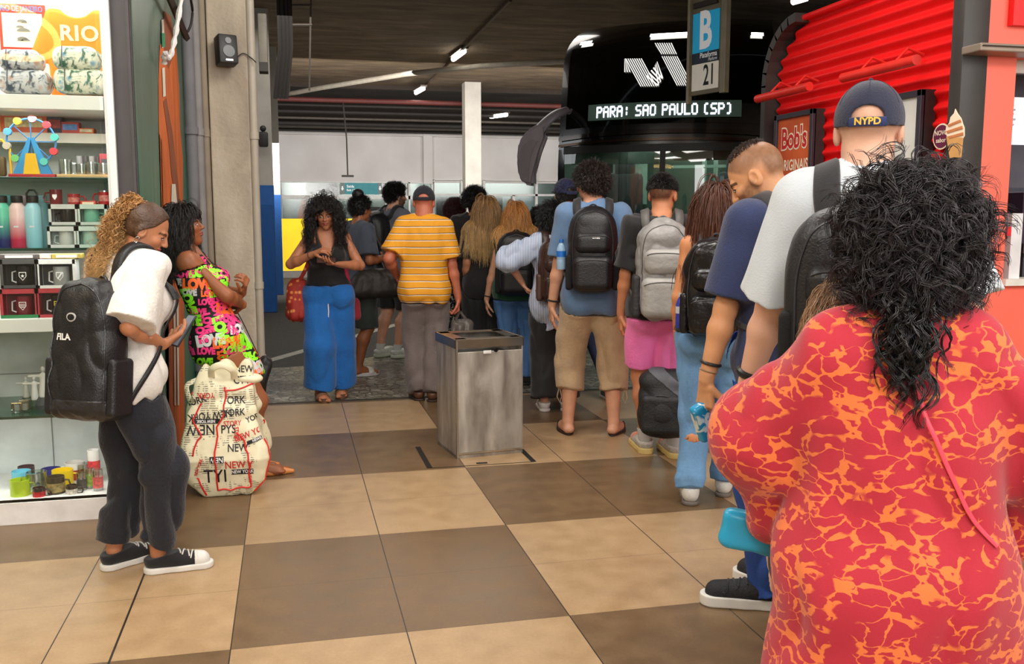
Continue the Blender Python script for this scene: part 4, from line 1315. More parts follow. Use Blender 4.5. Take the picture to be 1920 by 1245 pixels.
# ------------------------------------------------------------------ concrete pillar, ducts, mural wall
n = NT('old_concrete'); nz = n.noise(2.2, 9, n.mapv((1.2, 1.2, .6)), .5)
c = n.ramp(nz, [(.25, (142, 130, 114)), (.5, (182, 170, 150)), (.75, (208, 198, 180))])
c = n.mix(n.math('MULTIPLY', n.step(n.noise(3.5, 5, n.mapv((1, 1, .5), loc=(4, 2, 1))), .58, .72), .5), c, (205, 203, 198))
n.color(c); n.rough(.75); n.bump(n.noise(30, 8), .35, .02); conc = n.m
YP = 7.3
xa, xb = gy(400, 402, YP).x, gy(474, 402, YP).x
mb = MB(); mb.box(((xa + xb) / 2, YP + .2, 2.3), (xb - xa, .4, 4.7), bev=.01); o = struct('pillar', mb, conc); o['label'] = 'tall bare concrete pillar behind the leaning woman'
mb = MB(); mb.box((xa - .05, YP + .05, 2.3), (.09, .3, 4.7), bev=.006); o = struct('trim_5', mb, mat('conc2', (150, 138, 116), .8, bump=.3, bscale=20))
gp = mat('grey_pipe', (176, 168, 152), .5, var=.1, scale=4)
def vpipe(px, Y, r, m, lb, z0=0, z1=4.5, nm='drain_pipe'):
    x = gy(px, 402, Y).x; t = thing(nm, lb, 'pipe', (x, Y, z0))
    MB().cyl((0, 0, 0), (0, 0, z1 - z0), r, n=16).build('pipe', m, t)
    mb = MB()
    for z in (.35, .9, 2.0, 3.1): mb.cyl((0, 0, z - z0), (0, 0, z - z0 + .05), r * 1.22, n=16)
    mb.build('coupling', m, t)
vpipe(481, YP + .02, .03, gp, 'beige drain pipe down the right edge of the concrete pillar')
bl = mat('duct_blue', (112, 112, 116), .7, var=.15, scale=5)
vpipe(364, 6.98, .042, bl, 'dark grey duct nearest the green mural wall'); vpipe(378, 7.06, .034, mat('duct_grey2', (134, 132, 130), .7), 'lighter grey duct between mural and pillar')
vpipe(391, 7.16, .026, mat('duct_beige', (142, 130, 112), .8), 'beige duct against the left side of the concrete pillar')
mb = MB(); mb.box((-.80, 7.2, 2.2), (.14, .8, 4.6)); struct('wall_side_9', mb, mat('dark_wall', (60, 58, 56), .9))
# speaker on pillar
sp = gy(424, 95, YP - .09); t = thing('wall_speaker', 'small black loudspeaker fixed high on the concrete pillar', 'speaker', sp); t.rotation_euler = (R(-8), 0, R(20))
sk = mat('speaker_black', (34, 33, 32), .5)
MB().box((0, 0, 0), (.135, .12, .205), bev=.012).build('cabinet', sk, t)
MB().cyl((0, -.062, .055), (0, -.066, .055), .022).build('tweeter', mat('spk2', (14, 14, 14), .3), t)
MB().cyl((0, -.062, -.02), (0, -.066, -.02), .042).build('woofer', mat('spk2', (14, 14, 14), .3), t)
MB().box((0, -.062, -.082), (.05, .004, .012)).build('badge', mat('silverb', (190, 190, 190), .3, metal=1), t)
MB().box((.0, .09, 0), (.04, .07, .06)).build('bracket', sk, t)
pts = [sp + Vector((.05, 0, -.07)), gy(455, 100, YP - .02), gy(470, 108, YP - .02), gy(480, 117, YP - .05)]
o = MB().tube([p - pts[0] for p in catmull([tuple(p) for p in pts], 5).tolist() and [Vector(q) for q in catmull([tuple(p) for p in pts], 5).tolist()]], .004, 6).build('speaker_cable', sk, None, loc=pts[0]); tag(o, 'thin black cable from the loudspeaker to the pipe', 'cable')
# electrical box and post behind
c_, s_ = on_wall(483, 28, 503, 133, Y=7.9, th=.16); t = thing('electrical_box', 'grey electrical cabinet mounted high behind the concrete pillar', 'electrical box', c_)
MB().box((0, 0, 0), s_, bev=.01).build('housing', mat('box_grey', (150, 146, 134), .6), t); MB().box((0, -.002, -s_[2] / 2 + .02), (s_[0], s_[1] + .004, .07)).build('lower_rim', mat('box_dk', (70, 68, 62), .6), t)
c_, s_ = on_wall(483, -20, 496, 130, Y=8.05, th=.12)
x0, x1 = gy(496, 402, 8.1).x, gy(513, 402, 8.1).x
p_ = gy(494, 262, 15.9); t = thing('wall_phone', 'small black intercom unit on the white pillar', 'intercom', p_)
MB().box((0, -.06, 0), (.15, .1, .24), bev=.03).build('body', sk, t); MB().ball((0, -.06, .17), (.05, .05, .05)).build('knob', sk, t)

# mural wall (green boards with orange painted figure)
XM = -.672
n = NT('mural_green'); X, Y, Z = n.xyz()
g_ = n.ramp(n.noise(2, 6, n.mapv((1, 4, .5))), [(.3, (8, 82, 58)), (.7, (14, 110, 74))])
g2 = n.ramp(n.noise(3, 6, n.mapv((1, 4, .4))), [(.3, (58, 82, 64)), (.7, (74, 98, 76))])
c = n.mix(n.step(Z, 1.5, 2.0), g_, g2)
sc_ = n.step(n.noise(6, 6, n.mapv((1, 6, .25), loc=(2, 0, 0))), .66, .7)
c = n.mix(n.math('MULTIPLY', sc_, .5), c, (176, 178, 168)); n.color(c); n.rough(.35)
ym0, ym1 = gx(262, 402, XM).y, gx(352, 402, XM).y
ym0 = 4.78; mb = MB(); mb.box((XM - .04, (ym0 + ym1 + .15) / 2, 1.9), (.08, ym1 - ym0 + .15, 3.8)); mural = struct('wall_mural', mb, n.m)
om = mat('mural_orange', (196, 96, 34), .6, var=.25, scale=5, stretch=(1, 3, .6)); om2 = mat('mural_rust', (140, 72, 40), .6, var=.2, scale=5)
def mural_poly(pts, m, off, nm='painted_shape'):
    P_ = [gx(x, y, XM + off) for x, y in pts]; mb = MB(); mb.bm.faces.new([mb.bm.verts.new(p) for p in P_]); bmesh.ops.triangulate(mb.bm, faces=mb.bm.faces)
    o = mb.build(nm, m, mural, smooth=False); return o
mural_poly([(300, 85), (318, 60), (331, 92), (336, 170), (338, 240), (343, 300), (343, 400), (346, 700), (346, 905), (318, 900), (316, 600), (309, 330), (306, 270), (298, 250), (297, 150)], om, .002)
mural_poly([(306, 190), (312, 183), (324, 250), (334, 340), (338, 390), (334, 392), (322, 330), (316, 260)], om2, .004)
mural_poly([(307, 20), (320, 30), (330, 90), (316, 130), (308, 100)], om2, .003)
mural_poly([(303, 38), (307, 36), (309, 88), (304, 90)], mat('mural_white', (214, 208, 190), .7), .006)
mural_poly([(304, 128), (309, 126), (311, 180), (306, 182)], mat('mural_white', (214, 208, 190)), .006)
mural_poly([(322, 345), (329, 345), (334, 400), (320, 430)], mat('mural_white', (214, 208, 190)), .006)
for x0 in (331, 325):
    mural_poly([(x0, 560), (x0 + 4, 560), (x0 + 5, 760), (x0 + 2, 760)], mat('mural_white', (214, 208, 190)), .007)
mural_poly([(303, 62), (309, 62), (310, 88), (304, 88)], mat('mural_greenb', (10, 130, 84), .5), .007)
# steel post at shop corner
x0, x1 = gy(222, 402, 4.75).x, gy(262, 402, 4.75).x
mb = MB(); mb.box(((x0 + x1) / 2, 4.86, 1.85), (x1 - x0, .2, 3.7), bev=.004); mb.box((x1 - .012, 4.75, 1.85), (.012, .02, 3.7)); o = struct('trim_6', mb, mat('steel_post', (72, 68, 69), .55, metal=.3, var=.1)); o['label'] = 'dark grey steel post at the corner of the shop window'
# bracket and white wrapped cable at the top of the mural
t = thing('wall_bracket', 'rusty diagonal steel bracket above the mural', 'bracket', gx(320, 30, XM + .05)); o0 = Vector(t.location)
a, b = gx(303, -40, XM + .06), gx(350, 72, XM + .06); MB().tube([a - o0, b - o0], .022, 4).build('angle_bar', mat('rusty', (66, 50, 44), .8), t)
pts = [gx(343, -20, XM + .1), gx(333, 40, XM + .1), gx(326, 80, XM + .09), gx(318, 108, XM + .07), gx(309, 100, XM + .05), gx(308, 118, XM + .04)]
P_ = [Vector(q) - pts[0] for q in catmull([tuple(p) for p in pts], 6).tolist()]
o = MB().tube(P_, [.014 + .004 * math.sin(i * 1.7) for i in range(len(P_))], 8).build('wrapped_cable', mat('wrap_white', (214, 208, 204), .6, bump=.6, bscale=40), None, loc=pts[0]); tag(o, 'white wrapped cable dangling in front of the mural', 'cable')
pts = [gx(356, -10, XM + .12), gx(361, 20, XM + .1), gx(358, 45, XM + .1), gx(352, 60, XM + .08)]
P_ = [Vector(q) - pts[0] for q in catmull([tuple(p) for p in pts], 6).tolist()]
o = MB().tube(P_, .008, 8).build('loose_cable', dkm, None, loc=pts[0]); tag(o, 'dark loose cable loop above the mural edge', 'cable')

# ------------------------------------------------------------------ litter bin
b0, b1, b2 = gz(848, 861), gz(972, 849), gz(828, 830)
bx = thing('litter_bin', 'square dented stainless steel litter bin standing on the tiles', 'bin', ((b0 + b1) / 2 + Vector((0, .2, 0))), math.atan2((b1 - b0).y, (b1 - b0).x))
W = (b1 - b0).length; D = .40; Hb = .712
n = NT('scratched_steel'); nz = n.noise(3, 9, n.mapv((3, 3, 1)), .8); ns = n.noise(5, 7, n.mapv((3, 3, .7)))
c = n.ramp(n.math('ADD', n.math('MULTIPLY', nz, .6), n.math('MULTIPLY', ns, .4)), [(.3, (128, 120, 112)), (.5, (176, 170, 160)), (.7, (212, 206, 196))])
n.color(c); n.b.inputs['Metallic'].default_value = .45; n.rough(n.math('ADD', n.math('MULTIPLY', nz, .35), .2)); n.bump(ns, .12, .01); ss = n.m
wall_t = .008
mb = MB(); 
for sx in (-1, 1): mb.box((sx * (W / 2 - wall_t / 2), 0, Hb / 2), (wall_t, D, Hb))
mb.box((0, D / 2 - wall_t / 2, Hb / 2), (W, wall_t, Hb)); mb.box((0, 0, .01), (W, D, .02)); mb.build('body', ss, bx, smooth=False)
mb = MB(); mb.box((0, -D / 2, Hb / 2 - .02), (W - .012, .012, Hb - .1), bev=.003); mb.build('door', ss, bx, smooth=False)
mb = MB(); mb.box((0, -D / 2 - .004, .03), (W, .014, .012)); mb.box((-W / 2 + .004, -D / 2 - .003, Hb / 2), (.01, .014, Hb)); mb.build('door_edge', mat('steel_bright', (190, 184, 172), .25, metal=.9), bx, smooth=False)
mb = MB(); e = .012
for sx in (-1, 1): mb.box((sx * (W / 2), 0, Hb - .02), (e, D + e, .055), bev=.002)
for sy in (-1, 1): mb.box((0, sy * D / 2, Hb - .02), (W + e, e, .055), bev=.002)
for sx in (-1, 1): mb.box((sx * (W / 2 - .035), 0, Hb + .004), (.07, D, .006))
mb.box((0, D / 2 - .04, Hb + .004), (W, .08, .006)); mb.box((0, -D / 2 + .03, Hb + .004), (W, .06, .006)); mb.build('rim', mat('steel_rim', (150, 142, 130), .22, metal=.9), bx, smooth=False)
MB().box((-.02, -D / 2 - .011, Hb - .075), (.05, .006, .02), bev=.002).build('label_plate', mat('tagw', (225, 225, 220), .5), bx)
MB().cyl((.035, -D / 2 - .004, Hb - .065), (.035, -D / 2 - .016, Hb - .065), .012).build('lock', mat('lockd', (40, 36, 34), .4, metal=.8), bx)
MB().box((0, 0, Hb - .12), (W - .03, D - .03, .02)).build('liner', mat('linerb', (26, 26, 28), .35, bump=1, bscale=20), bx)

# ------------------------------------------------------------------ hanging platform sign (B / 21)
azs = R(-17.5); DS = 9.8
dR = Vector((-math.sin(azs), -math.cos(azs), 0))      # far -> near (left -> right in view)
p0 = Vector((0, 0, HC)) + ray(1297, 172) * (DS / math.hypot(ray(1297, 172).x, ray(1297, 172).y)); 
Ns = Vector((0, 0, 1)).cross(dR).normalized(); 
if Ns.dot(Vector((0, 0, HC)) - p0) < 0: Ns = -Ns
def sgn(px, py):
    q = gpl(px, py, p0, Ns); return (q - p0).dot(dR), q.z - p0.z
sw_ = sgn(1346, 160)[0]; sh_ = sgn(1297, 14)[1]
sg = thing('platform_sign', 'hanging blue and white platform sign with B and 21 in front of the bus', 'sign', p0)
MS = Matrix(((dR.x, 0, Ns.x, 0), (dR.y, 0, Ns.y, 0), (0, 1, 0, 0), (0, 0, 0, 1)))
def sbox(nm, x0, z0, x1, z1, d, th, m):
    mb = MB(); mb.box(((x0 + x1) / 2, (z0 + z1) / 2, d), (x1 - x0, z1 - z0, th), bev=.002, seg=1); me = mb.mesh(nm, False); me.transform(MS); return obj(nm, me, m, sg)
frm = mat('sign_frame', (150, 142, 118), .5, metal=.4)
zt_ = sgn(1346, -60)[1] + .4
sbox('back_panel', -.03, -.04, sw_ + .03, zt_, -.02, .03, mat('sign_back', (128, 120, 98), .6))
sbox('edge_post', -.06, -.12, -.025, zt_, 0, .05, frm); sbox('edge_post', sw_ + .05, -.06, sw_ + .12, zt_, 0, .06, frm)
zb0 = sgn(1322, 97)[1]; zb1 = sgn(1322, 22)[1]; zc0 = sgn(1322, 118)[1]
sbox('blue_field', 0, zb0, sw_, zb1, 0, .012, mat('sign_blue', (20, 160, 205), .5, var=0, emis=.25)); sbox('navy_band', 0, zc0, sw_, zb0, 0, .012, mat('sign_navy', (18, 38, 58), .5, var=0)); sbox('white_field', 0, 0, sw_, zc0, 0, .012, mat('sign_white', (232, 226, 210), .5, var=.03, emis=.15))
sbox('cable_comb', .02, zb1 + .05, sw_ - .02, zb1 + .10, .01, .03, mat('combd', (60, 50, 44), .7))
def stext(t_, x, z, size, m, xs=1, bold=0, **k):
    me = text_mesh(t_, size=size, bold=bold, xs=xs, **k); me.transform(MS @ Matrix.Translation((x, z, .009))); obj('lettering', me, m, sg)
stext('B', sw_ * .5, (zb0 + zb1) / 2, (zb1 - zb0) * 1.28, wt, .66, .016)
stext('Plataforma', sw_ * .96, zb0 - (zb0 - zc0) * .32, .07, wt, .8, .001, align='RIGHT'); stext('Platform', sw_ * .96, zb0 - (zb0 - zc0) * .75, .045, wt, .8, 0, align='RIGHT', shear=.3)
stext('21', sw_ * .68, zc0 * .5, zc0 * 1.08, mat('sign_ink', (20, 24, 34), .6, var=0), .62, .004)
# ------------------------------------------------------------------ coach
BP = Vector((3.30, 11.52, -.15)); BD = Vector((.863, -.505, 0)).normalized(); BB = Vector((.505, .863, 0)).normalized(); BW = 2.6; BH = 4.0
bus = thing('coach_bus', 'large black double deck coach with lit destination display facing the queue', 'bus', BP + BD * BW / 2)
BO = Vector(bus.location)
def bloc(px, py):
    q = gpl(px, py, BP, -BB); return (q - BP).dot(BD), q.z - BP.z
def bS(u, z, off=0):
    """u 0..1 across, z height; returns point local to bus empty"""
    x = (u - .5) * 2
    k = max(0, (z - 2.2) / (BH - 2.2)); 
    hw = BW / 2 * (1 - .035 * k - .05 * max(0, (z - 3.3) / .7) ** 2)
    bulge = .30 * (1 - abs(x) ** 2.6)
    back = .20 * k ** 1.3 + .75 * max(0, (z - 3.45) / .55) ** 2.2
    low = .10 * max(0, (1.0 - z)) 
    q = BD * (x * hw) - BB * (bulge - back - low + off)
    return q + Vector((0, 0, z))
def bpatch(nm, u0, u1, z0, z1, off, m, nu=24, nz=16, parent=None, curve=0):
    V = []; F = []
    for j in range(nz + 1):
        for i in range(nu + 1):
            u = u0 + (u1 - u0) * i / nu; z = z0 + (z1 - z0) * j / nz + curve * (1 - (2 * (u) - 1) ** 2)
            V.append(bS(u, z, off))
    for j in range(nz):
        for i in range(nu):
            a = j * (nu + 1) + i; F.append((a, a + 1, a + nu + 2, a + nu + 1))
    return obj(nm, mesh_np(nm, np.array([tuple(v) for v in V]), np.array(F)), m, parent or bus)
blk = mat('bus_black', (12, 12, 13), .18, var=0, coat=.6); blg = mat('bus_glass_dark', (5, 7, 7), .05, var=0, spec=.7, coat=.5)
# shell: front + sides + roof
V = []; F = []
zs = [0.25, .6, 1.0, 1.35] ; 
def grid(rows, nm, m, parent=bus):
    n_ = len(rows[0]); V = [tuple(p) for r in rows for p in r]; F = []
    for j in range(len(rows) - 1):
        for i in range(n_ - 1):
            a = j * n_ + i; F.append((a, a + 1, a + n_ + 1, a + n_))
    return obj(nm, mesh_np(nm, np.array(V), np.array(F)), m, parent)
zl = [.25 + (BH - .25) * i / 40 for i in range(41)]
us = [i / 24 for i in range(25)]
up_rows = []
WZ0, WZ1 = 1.33, 2.40     # lower windscreen
low = [z for z in zl if z <= WZ0 + .05]; low[-1] = WZ0
grid([[bS(u, z) for u in us] for z in low], 'lower_front', blk)
upz = [z for z in zl if z >= WZ1]; upz[0] = WZ1
grid([[bS(u, z) for u in us] for z in upz], 'upper_front', blk)
for u_ in (0, 1):
    rows = []
    for z in zl:
        p = bS(u_, z); rows.append([p, p + BB * 1.0, p + BB * (8.0 - (p.dot(BB)))])
    grid(rows, 'side_panel', blk)
ptop = [bS(u, BH) for u in us]
grid([ptop, [p + BB * 8 for p in ptop]], 'roof', blk)
MB().quad(*[bS(0, .25) + BB * 8, bS(1, .25) + BB * 8, bS(1, 4) + BB * 7, bS(0, 4) + BB * 7]).build('rear_panel', blk, bus, smooth=False)
# windscreens
uw = bpatch('upper_windscreen', .035, .965, 2.64, 3.63, .008, blg, curve=.03)
lw = bpatch('lower_windscreen', .03, .97, WZ0, WZ1, .004, glass('bus_glass', (150, 172, 158), .07, .03, .4))
bpatch('windscreen_divider', .505, .53, WZ0, WZ1, .016, mat('rubber', (14, 14, 14), .5), nu=2, parent=lw)
for u_ in ((.0, .035), (.965, 1.0)): bpatch('windscreen_pillar', *u_, WZ0, WZ1, .006, blk, nu=2, parent=lw)
bpatch('windscreen_top_tint', .03, .97, WZ1 - .06, WZ1 + .03, .012, mat('rubber', (14, 14, 14)), nz=2, parent=lw)
# brow bands
bpatch('brow_band', .0, 1.0, 2.50, 2.55, .035, mat('bus_chrome', (70, 66, 64), .12, metal=.9, var=0), nz=3, curve=.05)
bpatch('brow_band', .0, 1.0, 2.43, 2.46, .025, mat('bus_bronze', (64, 50, 40), .2, metal=.8, var=0), nz=3, curve=.04)
# roof cap lights
for i, (u0, u1, z) in enumerate(((.07, .135, 3.68), (.43, .62, 3.70), (.90, .955, 3.68))):
    bpatch('marker_light', u0, u1, z, z + .045, .03, mat('marker_em', (255, 250, 240), .3, var=0, emis=8), nu=8, nz=2)
# interior behind lower windscreen
it = mat('bus_inside', (62, 78, 68), .8, var=.25, scale=2); itd = mat('bus_inside_dark', (18, 20, 19), .6); itl = mat('bus_inside_light', (130, 150, 138), .7)
cx = lambda u, z, b: tuple(BD * ((u - .5) * BW) + BB * b + Vector((0, 0, z)))
rB = math.atan2(BD.y, BD.x)
mb = MB(); mb.box(cx(.5, 1.9, 2.4), (2.4, .05, 2.0), rz=rB); mb.box(cx(.5, 2.56, 1.2), (2.5, 2.4, .05), rz=rB); mb.box(cx(.01, 2, 1.3), (.04, 2.3, 1.6), rz=rB); mb.box(cx(.99, 2, 1.3), (.04, 2.3, 1.6), rz=rB); mb.build('cabin_lining', it, bus, smooth=False)
mb = MB(); mb.box(cx(.5, 1.28, .5), (2.4, .9, .16), rz=rB, bev=.05); mb.ball(cx(.78, 1.5, .65), (.3, .25, .16)); mb.build('dashboard', itd, bus)
mb = MB()
mb.box(cx(.27, 2.33, .1), (1.1, .06, .22), rz=rB); mb.box(cx(.76, 2.33, .1), (1.1, .06, .16), rz=rB)
mb.box(cx(.64, 2.25, 1.6), (.9, .05, .04), rz=rB); mb.box(cx(.62, 1.9, 1.9), (.06, .05, 1.2), rz=rB); mb.box(cx(.68, 1.9, 1.9), (.06, .05, 1.2), rz=rB); mb.box(cx(.2, 2.1, 2.2), (.5, .05, .7), rz=rB)
mb.build('cabin_fittings', itl, bus, smooth=False)
mb = MB()
for u_ in (.22, .80): mb.box(cx(u_, 1.7, 1.5), (.5, .16, .95), rz=rB, bev=.07); mb.box(cx(u_, 2.25, 1.5), (.28, .12, .26), rz=rB, bev=.05)
mb.build('seat', mat('seat_dark', (40, 42, 44), .8), bus)
for u_, a_ in ((.25, -.3), (.72, .35)):
    q0 = bS(u_, 1.36, .03); q1 = bS(u_ + a_ * .5, 1.98, .03); mid = bS(u_ + a_ * .15, 1.72, .05)
    MB().tube([q0, mid, q1], .012, 6).build('wiper', mat('wiper', (150, 150, 150), .4, metal=.5), bus)
# lower front trim
bpatch('bumper', 0, 1, .25, .62, .05, mat('bumper', (24, 24, 26), .4)); 
for u0, u1 in ((.06, .2), (.8, .94)): bpatch('headlight', u0, u1, .75, .95, .03, mat('headl', (170, 175, 180), .1, metal=.5))
# mirror arm and housing (left of view)
a = bS(.03, 3.02); pts = [a, a - BB * .22 - BD * .10 + Vector((0, 0, -.02)), None]
def bview(px, py, dep=.55):
    q = gpl(px, py, BP - BB * dep, -BB); return q - BO
MA = [bview(1062, 207, .05), bview(1040, 216, .35), bview(1018, 236), bview(1003, 256)]
P_ = [Vector(q) for q in catmull([tuple(p) for p in MA], 6).tolist()]
mm_ = mat('mirror_shell', (150, 142, 148), .35, var=.05)
mir = MB().tube(P_, [.045 + .03 * i / len(P_) for i in range(len(P_))], 14).build('mirror_arm', mm_, bus)
# housing: lofted outline
outl = [(1012, 232), (990, 246), (975, 268), (972, 300), (975, 330), (985, 346), (1003, 350), (1003, 320), (1007, 285), (1018, 256), (1030, 238)]
ctr = bview(990, 300); P2 = [(bview(x, y) - ctr) for x, y in outl]
MM = Matrix(((BD.x, 0, -BB.x, ctr.x), (BD.y, 0, -BB.y, ctr.y), (0, 1, 0, ctr.z), (0, 0, 0, 1)))
me_ = MB(); me_.prism([(p.dot(BD), p.z) for p in P2], .20, Matrix.Translation((0, 0, -.1)))
bmesh.ops.bevel(me_.bm, geom=me_.bm.edges[:], offset=.035, segments=3, affect='EDGES')
me = me_.mesh('mirror', True, 60); me.transform(MM); mo = obj('mirror', me, mm_, bus)
me_ = MB(); me_.prism([(p.dot(BD) * .62 - .012, p.z * .68 - .05) for p in P2], .012, Matrix.Translation((0, 0, .10))); me = me_.mesh('mg', False); me.transform(MM); obj('mirror_cover', me, mat('mirror_cover', (138, 130, 134), .3, var=.08), mo)
# destination display
u0 = bloc(1107, 205)[0] / BW; u1 = bloc(1394, 205)[0] / BW
z0, z1 = 2.80, 2.97
SZ = lambda py, px: bloc(px, py)[1]
z0 = (SZ(229, 1110) + SZ(222, 1392)) / 2; z1 = (SZ(200, 1110) + SZ(190, 1392)) / 2
disp = bpatch('destination_display', u0, u1, z0, z1, .035, mat('led_panel', (62, 82, 72), .5, var=.15, scale=3, emis=.25), nz=3)
led = mat('led_on', (235, 232, 255), .5, var=0, emis=6)
GL = {'P': ('11110', '10001', '10001', '11110', '10000', '10000', '10000'), 'A': ('01110', '10001', '10001', '11111', '10001', '10001', '10001'), 'R': ('11110', '10001', '10001', '11110', '10100', '10010', '10001'),
      ':': ('00000', '00100', '00100', '00000', '00100', '00100', '00000'), 'S': ('01111', '10000', '10000', '01110', '00001', '00001', '11110'), 'O': ('01110', '10001', '10001', '10001', '10001', '10001', '01110'),
      'U': ('10001',) * 6 + ('01110',), 'L': ('10000',) * 6 + ('11111',), '(': ('0110', '1000', '1000', '1000', '1000', '1000', '0110'), ')': ('0110', '0001', '0001', '0001', '0001', '0001', '0110'), ' ': ('000',) * 7}
msg = 'PARA: SAO PAULO (SP)'; mb = MB(); colx = 0; dots = []
for ch in msg:
    g_ = GL[ch]
    for r_, row in enumerate(g_):
        for c_, v in enumerate(row):
            if v == '1': dots.append((colx + c_, r_))
    colx += len(g_[0]) + 1.2
ta, tb = bloc(1124, 210)[0] / BW, bloc(1377, 210)[0] / BW
zh = (z1 - z0); 
for (c_, r_) in dots:
    ua = ta + (tb - ta) * c_ / colx; ub = ta + (tb - ta) * (c_ + 1.08) / colx
    za = z1 - zh * (.16 + .68 * (r_ + 1.02) / 7); zb = z1 - zh * (.16 + .68 * r_ / 7)
    mb.quad(bS(ua, za, .042), bS(ub, za, .042), bS(ub, zb, .042), bS(ua, zb, .042))
mb.build('led_text', led, disp, smooth=False)
# striped logo on the upper windscreen
def lg(zx, zy): 
    x, z = bloc(940 + zx / 2.965, zy / 2.965); return x / BW, z
mb = MB()
def stripes(a, b, c, d, n_, duty=.46, k=6):
    """quad a(top left) b(top right) c(bottom right) d(bottom left): stripes run a->d"""
    for i in range(n_):
        for j in range(k):
            t0, t1 = i / n_, (i + duty) / n_
            def P(t, v):
                x = (a[0] * (1 - t) + b[0] * t) * (1 - v) + (d[0] * (1 - t) + c[0] * t) * v
                y = (a[1] * (1 - t) + b[1] * t) * (1 - v) + (d[1] * (1 - t) + c[1] * t) * v
                u_, z = lg(x, y); return bS(u_, z, .034)
            mb.quad(P(t0, (j + 1) / k), P(t1, (j + 1) / k), P(t1, j / k), P(t0, j / k))
stripes((700, 340), (800, 340), (888, 495), (790, 495), 8)
stripes((695, 340), (702, 340), (740, 415), (697, 415), 3)
stripes((868, 378), (884, 352), (922, 436), (888, 495), 3)
stripes((820, 440), (870, 380), (915, 440), (885, 492), 4)
stripes((860, 250), (965, 250), (997, 316), (903, 316), 8)
stripes((905, 328), (1000, 328), (1085, 490), (992, 490), 8)
stripes((1110, 400), (1130, 370), (1130, 440), (1100, 490), 3)
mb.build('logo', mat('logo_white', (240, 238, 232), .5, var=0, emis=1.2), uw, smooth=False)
Lc = bpy.data.lights.new('cabin_fill', 'AREA'); Lc.energy = 60; Lc.size = 2; oc = bpy.data.objects.new('cabin_fill', Lc); COL.objects.link(oc); oc.location = BO + Vector(cx(.5, 2.5, 1.2))  # added area light without a fixture, brightens the coach interior
# ------------------------------------------------------------------ red kiosk
XK = 3.4; YK0, YK1 = 4.28, 6.28
kk = thing('kiosk', 'bright red corrugated food kiosk with dark rounded frame', 'kiosk', (XK, YK1, 0)); ko = Vector(kk.location)
redm = mat('kiosk_red', (232, 22, 24), .38, var=.05, scale=3); redf = mat('kiosk_face', (246, 112, 92), .5, var=.05, scale=2); kdk = mat('kiosk_frame', (52, 48, 46), .5)
# corrugated side: profile along z
zs = np.arange(0, 2.74, .0085); pitch = .083
rows = []
for z in zs:
    d = .017 * math.sin(2 * PI * z / pitch)
    r_ = .35
    y_end = YK1 - .06 - (max(0, z - (2.74 - r_)) ** 2 / r_ * 1.0 if z > 2.74 - r_ else 0)
    rows.append([Vector((XK - d, YK0, z)) - ko, Vector((XK - d, (YK0 + y_end) / 2, z)) - ko, Vector((XK - d, y_end, z)) - ko])
V = np.array([tuple(p) for r in rows for p in r]); n_ = 3
F = np.array([(j * n_ + i, j * n_ + i + 1, (j + 1) * n_ + i + 1, (j + 1) * n_ + i) for j in range(len(rows) - 1) for i in range(2)])
obj('corrugated_wall', mesh_np('corr', V, F), redm, kk)
MB().box(Vector((XK + .06, (YK0 + YK1) / 2, 1.35)) - ko, (.04, YK1 - YK0 - .1, 2.6), bev=.005).build('inner_box', mat('kiosk_inner', (120, 14, 14), .6), kk)
# dark arch frame, far end
pts = [Vector((XK - .03, YK1, 0)), Vector((XK - .03, YK1, 2.35))]
for a_ in np.linspace(0, PI / 2, 8)[1:]: pts.append(Vector((XK - .03, YK1 - .40 * (1 - math.cos(a_)), 2.35 + .40 * math.sin(a_))))
mb = MB()
for p, q in zip(pts, pts[1:]):
    d = (q - p).normalized(); c_ = (p + q) / 2 - ko; L_ = (q - p).length + .012
    mb.box(c_, (.12, .06, L_), rot=Matrix.Rotation(math.atan2(-d.y, d.z), 3, 'X'))
mb.build('arch_frame', kdk, kk, smooth=False)
MB().box(Vector((XK - .02, YK0 - .02, 1.9)) - ko, (.15, .09, 3.8), bev=.006).build('corner_post', kdk, kk)
mb = MB(); mb.cyl(Vector((XK - .02, YK1 - .4, 2.75)) - ko, Vector((XK - .02, YK0, 2.75)) - ko, .02); mb.build('top_rail', redm, kk)
# red front
YF = 4.22
def kb(nm, x0, y0, x1, y1, m, Y=YF, th=.05, bev=0, par=kk):
    a = gy(x0, y0, Y); b = gy(x1, y1, Y); mb = MB(); mb.box(Vector(((a.x + b.x) / 2, Y + th / 2, (a.z + b.z) / 2)) - ko, (abs(b.x - a.x), th, abs(b.z - a.z)), bev=bev); return mb.build(nm, m, par, smooth=False)
mb = MB(); xa, xb = gy(1824, 402, YF).x, gy(1888, 402, YF).x; z0, z1 = gy(1888, 532, YF).z, gy(1888, 104, YF).z
mb.box(Vector(((xa + xb) / 2, YF + .05, 1.9)) - ko, (xb - xa, .1, 3.8)); mb.box(Vector((xb + .9, YF + .05, z0 / 2)) - ko, (1.8, .1, z0)); mb.box(Vector((xb + .9, YF + .05, (z1 + 3.8) / 2)) - ko, (1.8, .1, 3.8 - z1)); mb.build('front_panel', redf, kk, smooth=False)
kb('sign_block', 1905, -40, 2000, 52, redm, YF - .04, .05)
kb('awning_rail', 1840, 79, 2020, 103, mat('awn', (150, 134, 120), .5, metal=.4), YF - .14, .14, .006); kb('awning_fold', 1846, 83, 2020, 93, mat('awn_dark', (70, 58, 50), .6), YF - .155, .02)
kb('window_reveal', 1888, 104, 2000, 140, mat('reveal', (225, 222, 214), .6), YF + .12, .03); kb('back_wall', 1880, 100, 2060, 540, mat('kinside', (96, 94, 104), .6, emis=.1), YF + 1.0, .03)
kb('window_sill', 1886, 524, 2000, 534, mat('reveal', (225, 222, 214)), YF - .03, .15)
